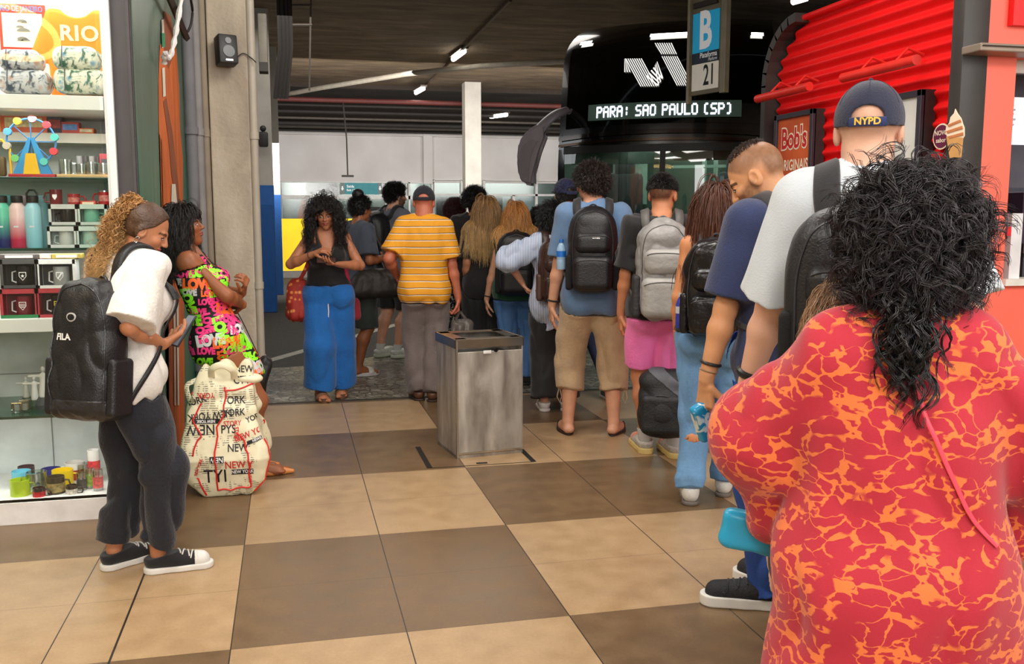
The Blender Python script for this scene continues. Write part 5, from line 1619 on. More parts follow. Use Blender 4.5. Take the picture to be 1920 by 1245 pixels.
kb('seam_line', 1824, 530, 2000, 532, mat('seamr', (160, 40, 34), .6), YF - .003, .004)
t = thing('menu_screen', 'glowing white menu screen inside the kiosk window', 'screen', gy(1910, 275, YF + .5)); to = Vector(t.location)
def tb(nm, x0, y0, x1, y1, m, Y, th=.02):
    a = gy(x0, y0, Y); b = gy(x1, y1, Y); mb = MB(); mb.box(Vector(((a.x + b.x) / 2, Y, (a.z + b.z) / 2)) - to, (abs(b.x - a.x), th, abs(b.z - a.z))); mb.build(nm, m, t, smooth=False)
tb('display', 1880, 182, 1990, 273, mat('scr', (232, 240, 250), .4, var=.02, emis=.9), YF + .5); tb('bezel', 1878, 140, 1992, 182, mat('bezel', (70, 72, 84), .4), YF + .5); 
for i, py in enumerate((198, 206, 214, 224, 234)): tb('text_block', 1892, py - 2, 1899 + (i % 2) * 3, py + 2, mat('scrt', (90, 170, 210) if i == 1 else (150, 160, 175), .5, emis=.4), YF + .485)
tb('wall_mount', 1880, 352, 1990, 360, mat('bezel', (70, 72, 84)), YF + .5)
t = thing('coffee_machine', 'dark appliance with purple front inside the kiosk', 'machine', gy(1912, 500, YF + .45)); to = Vector(t.location)
tb('housing', 1883, 362, 1990, 455, mat('purp', (58, 46, 62), .4), YF + .5, .3); tb('drip_tray', 1883, 455, 1990, 472, mat('chrm', (150, 150, 160), .2, metal=.9), YF + .45, .3); tb('base', 1883, 472, 1990, 524, mat('machb', (110, 112, 122), .3, metal=.6), YF + .5, .3)
# a paper cup / red-white sleeve at the sill
t = thing('paper_bag', 'white paper bag with a red mark on the kiosk sill', 'paper bag', gy(1896, 524, YF + .06)); to = Vector(t.location)
tb('bag', 1888, 400, 1900, 524, mat('pbag', (225, 225, 228), .6), YF + .06, .08); tb('red_mark', 1888, 425, 1894, 442, mat('pmark', (215, 30, 40), .5), YF + .015, .01)
# poster boxes
XB = XK - .075
def poster(lab, y0p, y1p, ztop, zbot, inner, texts):
    t = thing('poster_frame', lab, 'poster', (XB, (y0p + y1p) / 2, zbot)); o0 = Vector(t.location)
    fr = .035
    mb = MB(); mb.box(Vector((XB + .035, (y0p + y1p) / 2, (ztop + zbot) / 2)) - o0, (.07, abs(y1p - y0p), ztop - zbot)); mb.build('backing', mat('pf_back', (40, 36, 36), .5), t, smooth=False)
    mb = MB(); yc = (y0p + y1p) / 2; h2 = ztop - zbot; w2 = abs(y1p - y0p)
    for s_ in (-1, 1): mb.box(Vector((XB - .006, yc + s_ * (w2 / 2 - fr / 2), (ztop + zbot) / 2)) - o0, (.03, fr, h2), bev=.003); mb.box(Vector((XB - .006, yc, (ztop if s_ > 0 else zbot) - s_ * fr / 2)) - o0, (.03, w2, fr), bev=.003)
    mb.build('frame', mat('pf', (50, 46, 56), .4), t, smooth=False)
    MB().box(Vector((XB - .002, yc, (ztop + zbot) / 2)) - o0, (.004, w2 - 2 * fr, h2 - 2 * fr)).build('print', inner, t, smooth=False)
    M = Matrix(((0, 0, -1, XB - .0055 - o0.x), (-1, 0, 0, 0), (0, 1, 0, 0), (0, 0, 0, 1)))   # local x -> -Y, y -> z
    for tx, yy, zz, sz, m_, kw in texts:
        me = text_mesh(tx, size=sz, **kw); me.transform(Matrix.Translation((-.0008 * kw.get('bold', 0) * 0, yy - o0.y, zz - o0.z)) @ M); obj('lettering', me, m_, t)
    return t
n = NT('poster_orange'); n.color(n.ramp(n.noise(2.5, 3), [(.3, (176, 62, 26)), (.7, (222, 104, 44))])); n.rough(.5); n.b.inputs['Emission Strength'].default_value = .0
yA, yB = 5.60, 6.10; ym = (yA + yB) / 2
wc = mat('poster_cream', (240, 226, 200), .6, var=0); wr_ = mat('poster_red', (196, 28, 30), .6, var=0); wy = mat('poster_gold', (232, 170, 40), .6, var=.1)
pt = poster('framed orange burger poster on the red corrugated wall', yA, yB, 2.13, .95, n.m, [
    ("Bob's", ym, 1.955, .19, wc, dict(bold=.014, xs=.8)), ("Bob's", ym, 1.955, .19, wr_, dict(bold=.004, xs=.8)),
    ('ORIGINAIS', ym, 1.78, .10, wc, dict(bold=.002, xs=.78)), ('DIVIDIDINHO', ym, 1.66, .10, wy, dict(bold=.002, xs=.62)), ('É BOM', ym + .1, 1.55, .09, wc, dict(bold=.001, xs=.8)), ('DEMAIS', ym + .05, 1.44, .1, wy, dict(bold=.001, xs=.8))])
for ch in [c for c in bpy.data.objects if c.parent is pt and c.name.startswith('lettering')][1:2]: ch.location.x -= .0015
poster('framed blank pale poster behind the man in the cap', 4.52, 5.02, 2.115, .95, mat('poster_blank', (214, 214, 208), .35, var=.05), [])
# lamp bars over the posters
for (yc, lb) in ((5.83, 'red tube lamp over the orange poster'), (4.78, 'red tube lamp over the blank poster')):
    t = thing('picture_light', lb, 'lamp', (XK - .02, yc, 2.25)); 
    MB().cyl((-.17, -.34, 0), (-.17, .34, 0), .028, n=18).build('tube_shade', mat('lamp_red', (214, 44, 34), .4), t)
    for s_ in (-1, 1): MB().tube([(0, s_ * .16, .06), (-.1, s_ * .16, .09), (-.17, s_ * .16, .02)], .008, 6).build('arm', mat('lamp_red', (214, 44, 34)), t)
# ice cream cut-out and sticker
ic = thing('ice_cream_display', 'printed soft ice cream cone cut-out on the kiosk corner', 'display', (XK - .10, 4.36, 1.75)); 
def prof(pts, m, nm, off, par, o=(0, 0)):
    M = Matrix(((0, 0, -1, -off), (-1, 0, 0, 0), (0, 1, 0, 0), (0, 0, 0, 1))); mb = MB(); mb.prism(pts, .004, M); return mb.build(nm, m, par, smooth=False)
cone_o = lambda px, py: ((-(gx(px, py, XK - .1).y - 4.36)), gx(px, py, XK - .1).z - 1.75)
cr = mat('cream', (246, 226, 200), .5, var=.05); ca = mat('caramel', (206, 128, 78), .5)
prof([cone_o(*p) for p in ((1792, 204), (1797, 214), (1803, 222), (1806, 232), (1809, 240), (1809, 255), (1804, 264), (1780, 262), (1774, 250), (1775, 238), (1781, 230), (1783, 220), (1790, 212))], cr, 'swirl', 0, ic)
for a_ in (((1779, 234), (1803, 224), (1804, 228), (1780, 238)), ((1776, 246), (1806, 236), (1807, 241), (1778, 250)), ((1779, 256), (1808, 248), (1808, 253), (1782, 260))): prof([cone_o(*p) for p in a_], ca, 'caramel_stripe', .004, ic)
prof([cone_o(*p) for p in ((1776, 256), (1807, 258), (1803, 300), (1783, 300))], mat('cone', (214, 160, 96), .6), 'cone', .002, ic)
st_ = gx(1766, 256, XK - .03); t = thing('round_sticker', 'small round purple sticker left of the ice cream', 'sticker', st_)
M = Matrix(((0, 0, -1, 0), (-1, 0, 0, 0), (0, 1, 0, 0), (0, 0, 0, 1)))
mb = MB(); mb.prism([(.068 * math.cos(a_), .068 * math.sin(a_)) for a_ in np.linspace(0, 2 * PI, 28)[:-1]], .003, M); mb.build('ring', wc, t, smooth=False)
mb = MB(); mb.prism([(.06 * math.cos(a_), .06 * math.sin(a_)) for a_ in np.linspace(0, 2 * PI, 28)[:-1]], .005, M); mb.build('disc', mat('purple', (104, 34, 66), .5), t, smooth=False)
for tx, zz in (('NOVO', .018), ('sabor', -.02)): me = text_mesh(tx, size=.034, bold=.0006); me.transform(Matrix.Translation((-.0055, 0, zz)) @ M); obj('lettering', me, wc, t)

# ------------------------------------------------------------------ shop window
YS = 4.74; YBK = 5.35
sx1 = gy(214, 402, YS).x
shopw = mat('shop_white', (232, 234, 230), .5, var=.02); shopg = mat('shop_back', (214, 218, 214), .6, var=.03)
mb = MB(); mb.box((-2.2, YBK, 1.6), (3.0, .04, 3.2)); struct('wall_shop_back', mb, shopg)
mb = MB(); mb.box((-.80, (YS + YBK) / 2 + .02, 1.6), (.02, YBK - YS, 3.2)); struct('wall_shop_side', mb, shopg)
mb = MB(); x0, x1 = gy(212, 402, YS).x, gy(224, 402, YS).x; mb.box(((x0 + x1) / 2, YS, 1.7), (x1 - x0, .03, 3.4)); struct('trim_7', mb, shopw)
mb = MB(); zb = gy(100, 938, YS).z; mb.box((-2.2, YS + .02, zb / 2), (3.0, .06, zb)); mb.box((-2.2, YS + .3, zb - .01), (3.0, .6, .02)); struct('baseboard_shop', mb, mat('shop_base', (236, 234, 232), .5, bump=.2, bscale=12))
gls = mat('glass_shelf', (70, 140, 118), .08, trans=.85, var=0)
def shelf(nm, y0, y1, m, lab, yf=YS + .03, yb=YBK - .02):
    a = gy(100, y0, yf).z; b = gy(100, y1, yf).z
    o = MB().box((0, 0, (a - b) / 2 * 0), (2.85, yb - yf, max(.006, a - b)), bev=.002, seg=1).build(nm, m, None, loc=(-2.24, (yf + yb) / 2, (a + b) / 2), smooth=False); tag(o, lab, 'shelf'); return max(a, b) 
zA = shelf('display_shelf', 178, 205, shopw, 'upper thick white display shelf under the folded pouches')
zA2 = shelf('display_shelf', 249, 268, mat('shelf_cream', (226, 220, 204), .6), 'cream shelf at the back carrying the boxed sets', YS + .36, YBK - .02)
zB = shelf('display_shelf', 332, 336, gls, 'glass shelf holding the toy wheel and glass mugs')
zC = shelf('display_shelf', 465, 470, gls, 'glass shelf holding the insulated bottles')
zD = shelf('display_shelf', 597, 622, shopw, 'lower thick white display shelf under the boxed mugs')
zE = shelf('display_shelf', 778, 783, gls, 'glass shelf holding the small white statuettes')
zF = gy(100, 938, YS + .05).z
# back panels (white lower cabinet lining)
mb = MB(); mb.box((-2.2, YBK - .03, .5), (2.9, .01, .86)); struct('trim_8', mb, mat('panel_white', (220, 226, 226), .5))
mb = MB(); mb.box((gy(97, 800, YBK - .04).x, YBK - .038, .38), (.004, .003, .6)); mb.box((-2.2, YBK - .038, gy(50, 700, YBK - .04).z), (2.9, .003, .004)); struct('trim_9', mb, mat('seamg', (120, 126, 126), .6))
# glass front
mb = MB(); mb.box((-2.25, YS - .005, 1.7), (2.85, .006, 3.2)); o = struct('window_3', mb, glass('shop_glass', (250, 252, 250), .03, .01, .35))
# tube lights inside
t = thing('strip_light', 'bright tube light at the top of the shop window', 'light', (-1.5, YS + .12, 2.62)); MB().cyl((-.6, 0, 0), (.6, 0, 0), .014).build('tube', mat('tube_shop', (255, 250, 240), .5, var=0, emis=25), t)
MB().box((0, 0, .03), (1.3, .05, .025)).build('housing', shopw, t)

def px_at(px, py, Y): return gy(px, py, Y)
def item(nm, lab, cat, px, Y, z, rz=0, group=None):
    x = gy(px, 402, Y).x; return thing(nm, lab, cat, (x, Y, z), rz, group)
def zp(py, Y): return gy(100, py, Y).z
# folded pouches
def floral(name, a, b, c_, base):
    n = NT(name); v = n.nt.nodes.new('ShaderNodeTexVoronoi'); v.inputs['Scale'].default_value = 26; n.L(n.tc.outputs['Object'], v.inputs['Vector'])
    sc = n.nt.nodes.new('ShaderNodeSeparateColor'); n.L(v.outputs['Color'], sc.inputs[0])
    c0 = n.ramp(n.noise(22, 5, None, 1.5), [(.38, a), (.5, base), (.62, base), (.7, b)])
    c0 = n.mix(n.math('MULTIPLY', n.math('GREATER_THAN', sc.outputs[0], .82), n.step(v.outputs['Distance'], .5, .2)), c0, c_); n.color(c0); n.rough(.5); return n.m
fg = floral('pouch_grey', (70, 84, 100), (150, 155, 165), (200, 150, 120), (206, 208, 210)); ff_ = floral('pouch_floral', (60, 110, 90), (150, 190, 170), (60, 150, 200), (232, 232, 214))
for (x0, x1, y0, y1, m_, lb) in ((0, 96, 134, 177, fg, 'grey patterned pouch at the bottom of the left stack'), (2, 80, 97, 133, fg, 'grey patterned pouch on top of the left stack'), (104, 206, 133, 177, ff_, 'palm patterned pouch at the bottom of the right stack'), (103, 188, 91, 133, ff_, 'palm patterned pouch on top of the right stack')):
    Yp = YS + .13; a = gy(x0, y1, Yp); b = gy(x1, y0, Yp); cx_ = (a.x + b.x) / 2
    t = thing('folded_pouch', lb, 'pouch', (cx_, Yp, a.z)); w_, h_ = (b.x - a.x), (b.z - a.z)
    f = lambda p, w_=w_, h_=h_: rbox(p, (0, 0, h_ / 2), (w_ / 2, .085, h_ / 2), h_ * .42) + .006 * noise(p, 22, 1) + .005 * np.abs(noise(p * A(3, 1, 1), 12, 4))
    V, F = surf(f, (-w_ / 2 - .02, -.11, -.012), (w_ / 2 + .02, .11, h_ + .02), .004); V[:, 2] = np.maximum(V[:, 2], .001); obj('cover', mesh_np('p', V, F), m_, t)
    MB().tube([(-w_ * .25, -.088, h_ * .05), (-w_ * .25, -.092, h_ * .5), (-w_ * .25, -.075, h_ * .95)], .0025, 5).build('piping', mat('pipd', (90, 96, 104), .6), t)
# framed print and orange shirt
Yp = YS + .34; a = gy(2, 95, Yp); b = gy(84, 10, Yp)
t = thing('framed_print', 'red bordered souvenir print behind the grey pouches', 'picture', ((a.x + b.x) / 2, Yp, a.z)); w_, h_ = b.x - a.x, b.z - a.z
MB().box((0, 0, h_ / 2), (w_, .015, h_), bev=.003).build('frame', mat('print_red', (232, 60, 40), .5), t, smooth=False); MB().box((0, -.009, h_ * .44), (w_ * .86, .003, h_ * .72)).build('print', mat('print_cream', (250, 226, 200), .6), t, smooth=False)
Mx = Matrix.Translation((0, -.012, h_ * .89)) @ Matrix.Rotation(PI / 2, 4, 'X'); text_obj('lettering', 'RIO DE JANEIRO', Mx, mat('print_blue', (60, 120, 170), .6, var=0), t, size=.036, bold=.0008, xs=.7)
for i, (x, z, r_) in enumerate(((.0, .62, .022), (-.05, .5, .018), (.02, .42, .03), (.05, .6, .014), (-.01, .25, .024), (.06, .22, .02), (-.06, .22, .014))):
    mb = MB(); mb.prism([(x * w_ * 8 * .12 + r_ * math.cos(q), z * h_ + r_ * .5 * math.sin(q)) for q in np.linspace(0, PI, 9)], .002, Matrix.Translation((0, -.0115, 0)) @ Matrix.Rotation(PI / 2, 4, 'X')); mb.build('motif', mat('motif', (190, 80, 60) if i % 2 else (120, 120, 110), .6), t, smooth=False)
a = gy(84, 190, Yp); b = gy(212, 14, Yp); t = thing('orange_shirt', 'orange souvenir T-shirt printed RIO hanging behind the palm pouches', 'shirt', ((a.x + b.x) / 2, Yp, a.z)); w_, h_ = b.x - a.x, b.z - a.z
def fsh(p):
    d = rbox(p, (0, 0, h_ * .45), (w_ * .40, .02, h_ * .5), .018); 
    for s_ in (-1, 1): d = smin(d, cap(p, (s_ * w_ * .32, 0, h_ * .86), (s_ * w_ * .5, 0, h_ * .5), .045, .05, A(0, 1, 0), .4), .02)
    d = smax(d, -ell(p, (0, 0, h_ * .98), (.07, .1, .05)), .01); return d + .006 * noise(p * A(1, 1, .25), 14, 1)
V, F = surf(fsh, (-w_ * .7, -.05, -.02), (w_ * .7, .05, h_ + .03), .006, 2.5); obj('fabric', mesh_np('s', V, F), mat('orange_cloth', (250, 130, 24), .7, var=.08), t)
Mx = Matrix.Translation((.01, -.16, h_ * .70)) @ Matrix.Rotation(PI / 2, 4, 'X'); bv = BVHTree.FromPolygons([tuple(v) for v in V.tolist()], F.tolist())
pm = project_mesh(text_mesh('RIO', size=.10, bold=.003, space=1.1), Mx, bv, .002); obj('lettering', pm, mat('print_pale', (252, 206, 170), .6, var=.15, scale=40), t)
# boxed sets on the back shelf
Yp = YS + .42
for (x0, x1, y0, y1, cc, c2, lb) in ((5, 90, 215, 248, (226, 104, 60), (240, 214, 160), 'orange and cream boxed set on the back shelf'), (92, 118, 216, 247, (38, 44, 70), (160, 60, 60), 'small navy box right of the orange boxed set'), (118, 150, 226, 247, (200, 70, 60), (90, 140, 200), 'red and blue packet on the back shelf'), (150, 178, 238, 248, (230, 110, 50), (240, 220, 180), 'flat orange packet at the end of the back shelf'), (-30, 4, 214, 248, (236, 170, 60), (240, 214, 160), 'yellow boxed set at the far left of the back shelf')):
    a = gy(x0, y1, Yp); b = gy(x1, y0, Yp); w_, h_ = b.x - a.x, b.z - a.z
    t = thing('souvenir_box', lb, 'box', ((a.x + b.x) / 2, Yp, zA2)); 
    MB().box((0, 0, h_ / 2), (w_, .07, h_), bev=.002, seg=1).build('carton', mat('bx%d' % x0, cc, .5, var=.1, scale=30), t, smooth=False); MB().box((0, -.036, h_ * .55), (w_ * .8, .003, h_ * .5)).build('printed_panel', mat('bxp%d' % x0, c2, .5, var=.3, scale=50), t, smooth=False)
# ferris wheel toy
Yp = YS + .12; tw = item('souvenir_toy', 'colourful wooden souvenir wheel toy on the glass shelf', 'toy', 67, Yp, zB); rr = .105; zc = .165
mb = MB(); mb.box((0, 0, .008), (.2, .06, .016), bev=.003); mb.build('base', mat('toyred', (180, 30, 40), .5), tw)
mb = MB()
for s_ in (-1, 1): mb.prism([(s_ * .085, .015), (s_ * .035, .015), (0, zc + .01), (s_ * .01, zc + .02)], .02, Matrix.Translation((0, .01, 0)) @ Matrix.Rotation(PI / 2, 4, 'X'))
mb.build('support', mat('toyblue', (50, 150, 210), .5), tw)
MB().prism([(-.035, .015), (.035, .015), (.02, .11), (-.02, .11)], .012, Matrix.Translation((0, -.02, 0)) @ Matrix.Rotation(PI / 2, 4, 'X')).build('centre_panel', mat('toyyel', (245, 190, 30), .5), tw)
mb = MB(); mb.tube([(rr * math.cos(q), 0, zc + rr * math.sin(q)) for q in np.linspace(0, 2 * PI, 33)[:-1]], .005, 6, True)
for k in range(4): q = k * PI / 4; mb.tube([(rr * math.cos(q), 0, zc + rr * math.sin(q)), (-rr * math.cos(q), 0, zc - rr * math.sin(q))], .003, 5)
mb.build('wheel', mat('toywheel', (60, 130, 190), .5), tw)
tc_ = [(90, 200, 190), (220, 70, 80), (240, 160, 170), (230, 180, 60), (90, 170, 220), (200, 190, 170), (120, 200, 120), (240, 130, 60)]
for k in range(10): q = k * 2 * PI / 10 + .2; MB().cyl((rr * math.cos(q), -.018, zc + rr * math.sin(q)), (rr * math.cos(q), .006, zc + rr * math.sin(q)), .017, n=14).build('cabin', mat('toyc%d' % (k % 8), tc_[k % 8], .5), tw)
# little yellow stand at far left
t = item('toy_arch', 'small yellow arched toy left of the wheel toy', 'toy', 4, Yp, zB); MB().tube([(-.05, 0, 0), (-.05, 0, .13), (-.02, 0, .17), (.02, 0, .17), (.05, 0, .13), (.05, 0, 0)], .006, 8).build('arch', mat('toyyel', (245, 190, 30)), t); MB().box((0, 0, .05), (.06, .04, .09), bev=.01).build('figure_block', mat('toydk', (90, 70, 30), .5), t)

clearg = glass('mug_glass', (236, 242, 240), .22, .04, .8)
def mug(t, r=.036, h=.085, m=None, hm=None, wall=.003, band=None, hs=1, rim=None):
    MB().lathe([(r * .92, 0), (r, .004), (r, h), (r - wall, h), (r - wall - .001, .006), (0.0005, .005)], n=24).build('cup', m, t)
    if hm is not False:
        MB().tube([(hs * (r - .002), 0, h * .8), (hs * (r + .018), 0, h * .78), (hs * (r + .026), 0, h * .5), (hs * (r + .018), 0, h * .24), (hs * (r - .002), 0, h * .22)], .0045, 8).build('handle', hm or m, t)
    if band: MB().lathe([(r + .0008, h * band[0]), (r + .0008, h * band[1])], n=24).build('printed_band', band[2], t)
    if rim: MB().lathe([(r + .001, h - .006), (r + .001, h + .001), (r - wall - .001, h + .001), (r - wall - .001, h - .006)], n=24).build('rim', rim, t)
Yp = YS + .14
t = item('serving_board', 'pale wooden board under the glass mugs', 'board', 172, Yp, zB); MB().box((0, 0, .008), (.26, .14, .014), bev=.003).build('board', mat('woodb', (214, 178, 122), .5, stretch=(1, 8, 1)), t)
for (px, r_, h_, lb) in ((128, .03, .085, 'clear glass mug right of the toy wheel'), (158, .027, .05, 'short clear glass on the wooden board'), (176, .027, .06, 'middle clear glass on the wooden board'), (198, .032, .055, 'wide clear glass at the end of the wooden board')):
    t = item('glass_mug', lb, 'glass', px, Yp - .02, zB + (.015 if px > 140 else 0)); mug(t, r_, h_, clearg, clearg if px < 140 else False)
for i, px in enumerate((155, 166, 178, 189)):
    t = item('shot_glass', 'tall slim printed shot glass at the back of the glass shelf, %s' % ('leftmost', 'second from the left', 'third from the left', 'rightmost')[i], 'glass', px, Yp + .12, zB); mug(t, .014, .11, mat('shotg%d' % (i % 2), (90, 90, 92) if i % 2 else (170, 170, 172), .25), False)
t = item('boxed_glass', 'small red and grey boxed glass near the shop corner', 'box', 203, Yp + .1, zB); MB().box((0, 0, .06), (.045, .05, .12), bev=.002).build('carton', mat('redbx', (190, 70, 80), .5), t); MB().box((0, -.026, .06), (.03, .002, .07)).build('printed_panel', mat('greybx', (90, 90, 96), .5), t)
# insulated bottles
def grad_mat(name, top, bot, z0, z1):
    n = NT(name); X, Y, Z = n.xyz(); n.color(n.mix(n.step(Z, z0, z1), bot, top)); n.rough(.3); return n.m
Yp = YS + .11
def bottle(px, lb, top, bot, lidc, h=.245, r=.037, loop=True, txt=None, dY=0):
    t = item('insulated_bottle', lb, 'bottle', px, Yp + dY, zC)
    MB().lathe([(r * .94, 0), (r, .006), (r, h * .72), (r * .93, h * .77), (r * .7, h * .82), (r * .62, h * .84), (r * .62, h * .86)], n=28).build('flask', grad_mat('fl%d' % px, top, bot, h * .15, h * .6), t)
    lm = mat('lid%d%d%d' % lidc, lidc, .4); MB().lathe([(r * .68, h * .85), (r * .7, h * .86), (r * .7, h * .97), (r * .62, h * .985), (.0005, h * .985)], n=24).build('lid', lm, t)
    if loop: MB().tube([(-r * .6, 0, h * .93), (-r * .62, 0, h * 1.02), (-r * .3, 0, h * 1.09), (r * .3, 0, h * 1.09), (r * .62, 0, h * 1.02), (r * .6, 0, h * .93)], .005, 8).build('carry_loop', lm, t)
    MB().box((0, -r - .0005, h * .4), (.02, .001, .008)).build('logo_print', mat('lgp', (220, 230, 235), .5), t)
bottle(4, 'green to navy insulated bottle at the left edge of the shelf', (96, 200, 170), (20, 40, 110), (20, 22, 24), loop=False); bottle(33, 'pale pink to crimson insulated bottle with black lid', (240, 205, 205), (196, 40, 80), (20, 22, 24), loop=False)
bottle(62, 'pale blue insulated bottle with black carry loop', (160, 214, 228), (140, 205, 222), (20, 22, 24)); 
for px, lb, cc in ((14, 'teal bottle standing behind the green one', (110, 190, 195)), (46, 'rose bottle standing behind the pink one', (206, 180, 190)), (78, 'light blue bottle standing behind the pale blue one', (150, 205, 215))):
    bottle(px, lb, cc, cc, cc, .25, .04, False, dY=.12)
# mugs and mug cartons beside bottles
ZC2 = zp(386, YS + .12)
Yp = YS + .12
def carton(x0, x1, y0, y1, zbase, base, winc, lb, mugc, crest, Y=None, hand=-1, crestc=(235, 235, 235), lower=None):
    Y = Y or Yp; a = gy(x0, y1, Y - .045); b = gy(x1, y0, Y - .045); w_ = b.x - a.x; h_ = b.z - a.z
    t = thing('mug_box', lb, 'box', ((a.x + b.x) / 2, Y, a.z if zbase is None else zbase)); fr = .008
    m_ = mat('crt%d_%d' % (x0, y0), base, .5, var=.06, scale=30)
    mb = MB()
    for s_ in (-1, 1): mb.box((s_ * (w_ / 2 - .001), 0, h_ / 2), (.002, .09, h_))
    mb.box((0, .045, h_ / 2), (w_, .002, h_)); mb.box((0, 0, h_ - .001), (w_, .09, .002)); mb.box((0, 0, .001), (w_, .09, .002))
    mb.box((0, -.045, h_ - .011), (w_, .002, .022)); mb.box((0, -.045, .007), (w_, .002, .014))
    for s_ in (-1, 1): mb.box((s_ * (w_ / 2 - .006), -.045, h_ / 2), (.012, .002, h_))
    mb.build('carton', m_, t, smooth=False)
    if lower: MB().box((0, -.0465, .008), (w_, .001, .016)).build('lower_band', mat('lb%d%d%d' % lower, lower, .5), t, smooth=False)
    MB().box((0, .040, h_ / 2), (w_ * .9, .002, h_ * .85)).build('liner', mat('win%d%d%d' % winc, winc, .6), t, smooth=False)
    # mug inside
    g_ = thing('mug', '', 'mug'); bpy.data.objects.remove(g_)
    r_ = min(.036, w_ * .27); hm_ = h_ * .68
    MB().lathe([(r_ * .92, .004), (r_, .01), (r_, hm_), (r_ - .003, hm_), (r_ - .004, .012), (.0005, .012)], c=(-hand * w_ * .08, 0, .008), n=24).build('mug', mat('mg%d%d%d' % mugc, mugc, .25, var=0), t)
    MB().tube([(-hand * w_ * .08 + hand * (r_ - .001), 0, hm_ * .85), (-hand * w_ * .08 + hand * (r_ + .017), 0, hm_ * .8), (-hand * w_ * .08 + hand * (r_ + .019), 0, hm_ * .35), (-hand * w_ * .08 + hand * (r_ - .001), 0, hm_ * .25)], .004, 8).build('mug_handle', mat('mgh', (220, 220, 222), .25) if crest else mat('mg%d%d%d' % mugc, mugc), t)
    if crest:
        cxm = -hand * w_ * .08; zz = h_ * .42; k = .5
        sh_ = [(-.016, .018), (.016, .018), (.016, -.002), (0, -.022), (-.016, -.002)]
        M = Matrix.Translation((cxm, -r_ - .0008, zz)) @ Matrix.Rotation(PI / 2, 4, 'X')
        MB().prism(sh_, .001, M).build('crest', mat('cr%d%d%d' % crestc, crestc, .5, var=0), t, smooth=False)
        MB().prism([(x * .82, y * .82) for x, y in sh_], .001, Matrix.Translation((0, -.0008, 0)) @ M).build('crest_field', mat('mg%d%d%d' % mugc, mugc), t, smooth=False)
        if crest == 'star':
            MB().prism([((.009 if k % 2 == 0 else .0036) * math.sin(k * PI / 5), (.009 if k % 2 == 0 else .0036) * math.cos(k * PI / 5)) for k in range(10)], .001, Matrix.Translation((0, -.0018, 0)) @ M).build('crest_star', mat('cr%d%d%d' % crestc, crestc), t, smooth=False)
        elif crest == 'cross':
            MB().box((0, 0, 0), (.005, .026, .001), rot=Matrix.Rotation(R(-35), 3, 'Z')).mesh() if False else None
            me = MB().box((0, 0, 0), (.005, .034, .001), rot=Matrix.Rotation(R(-35), 3, 'Z')).mesh('x', False); me.transform(Matrix.Translation((0, -.0018, 0)) @ M); obj('crest_sash', me, mat('cr%d%d%d' % crestc, crestc), t)
        else:
            me = join_meshes([MB().box((0, k_ * .007, 0), (.024, .003, .001)).mesh('x', False) for k_ in (-1, 0, 1)]); me.transform(Matrix.Translation((0, -.0018, 0)) @ M); obj('crest_bars', me, mat('cr%d%d%d' % crestc, crestc), t)
    return t
t1 = carton(92, 145, 383, 422, None, (206, 210, 208), (90, 92, 92), 'boxed black speckled mug beside the pale blue bottle', (30, 32, 34), None); carton(146, 200, 383, 422, None, (196, 216, 206), (120, 180, 160), 'boxed mint mug near the shop corner', (120, 190, 165), None, hand=1)
carton(90, 143, 424, 464, zC, (216, 222, 220), (180, 196, 190), 'boxed pale grey mug under the black mug box', (205, 212, 208), None); carton(144, 196, 424, 464, zC, (200, 222, 214), (150, 200, 185), 'boxed pale green mug under the mint mug box', (170, 210, 196), None, hand=1)
for (px, cc, lb, h_, hs) in ((107, (120, 30, 40), 'maroon mug with white crest on top of the mug boxes', .075, -1), (140, (170, 40, 48), 'red cup beside the maroon mug', .055, 1), (198, (176, 34, 36), 'red travel mug with steel rim on the mug boxes', .07, -1)):
    t = item('mug', lb, 'mug', px, Yp, ZC2 + .001); mug(t, .027, h_, mat('mg%d%d%d' % cc, cc, .3, var=0), None, hs=hs, band=(.3, .7, mat('bandp%d' % px, (200, 120, 110), .5, var=.4, scale=90)) if px != 107 else None, rim=mat('stl', (190, 190, 190), .2, metal=1) if px == 198 else None)
    if px == 107: MB().prism([(-.01, .012), (.01, .012), (.01, 0), (0, -.014), (-.01, 0)], .001, Matrix.Translation((0, -.0285, .04)) @ Matrix.Rotation(PI / 2, 4, 'X')).build('crest', wt, t, smooth=False)
t = item('flat_tin', 'flat red tin between the cups on the mug boxes', 'tin', 168, Yp, ZC2 + .001); MB().box((0, 0, .012), (.07, .05, .022), bev=.004).build('tin', mat('tinr', (206, 60, 40), .35), t); MB().box((0, -.026, .012), (.05, .001, .01)).build('label', wc, t)
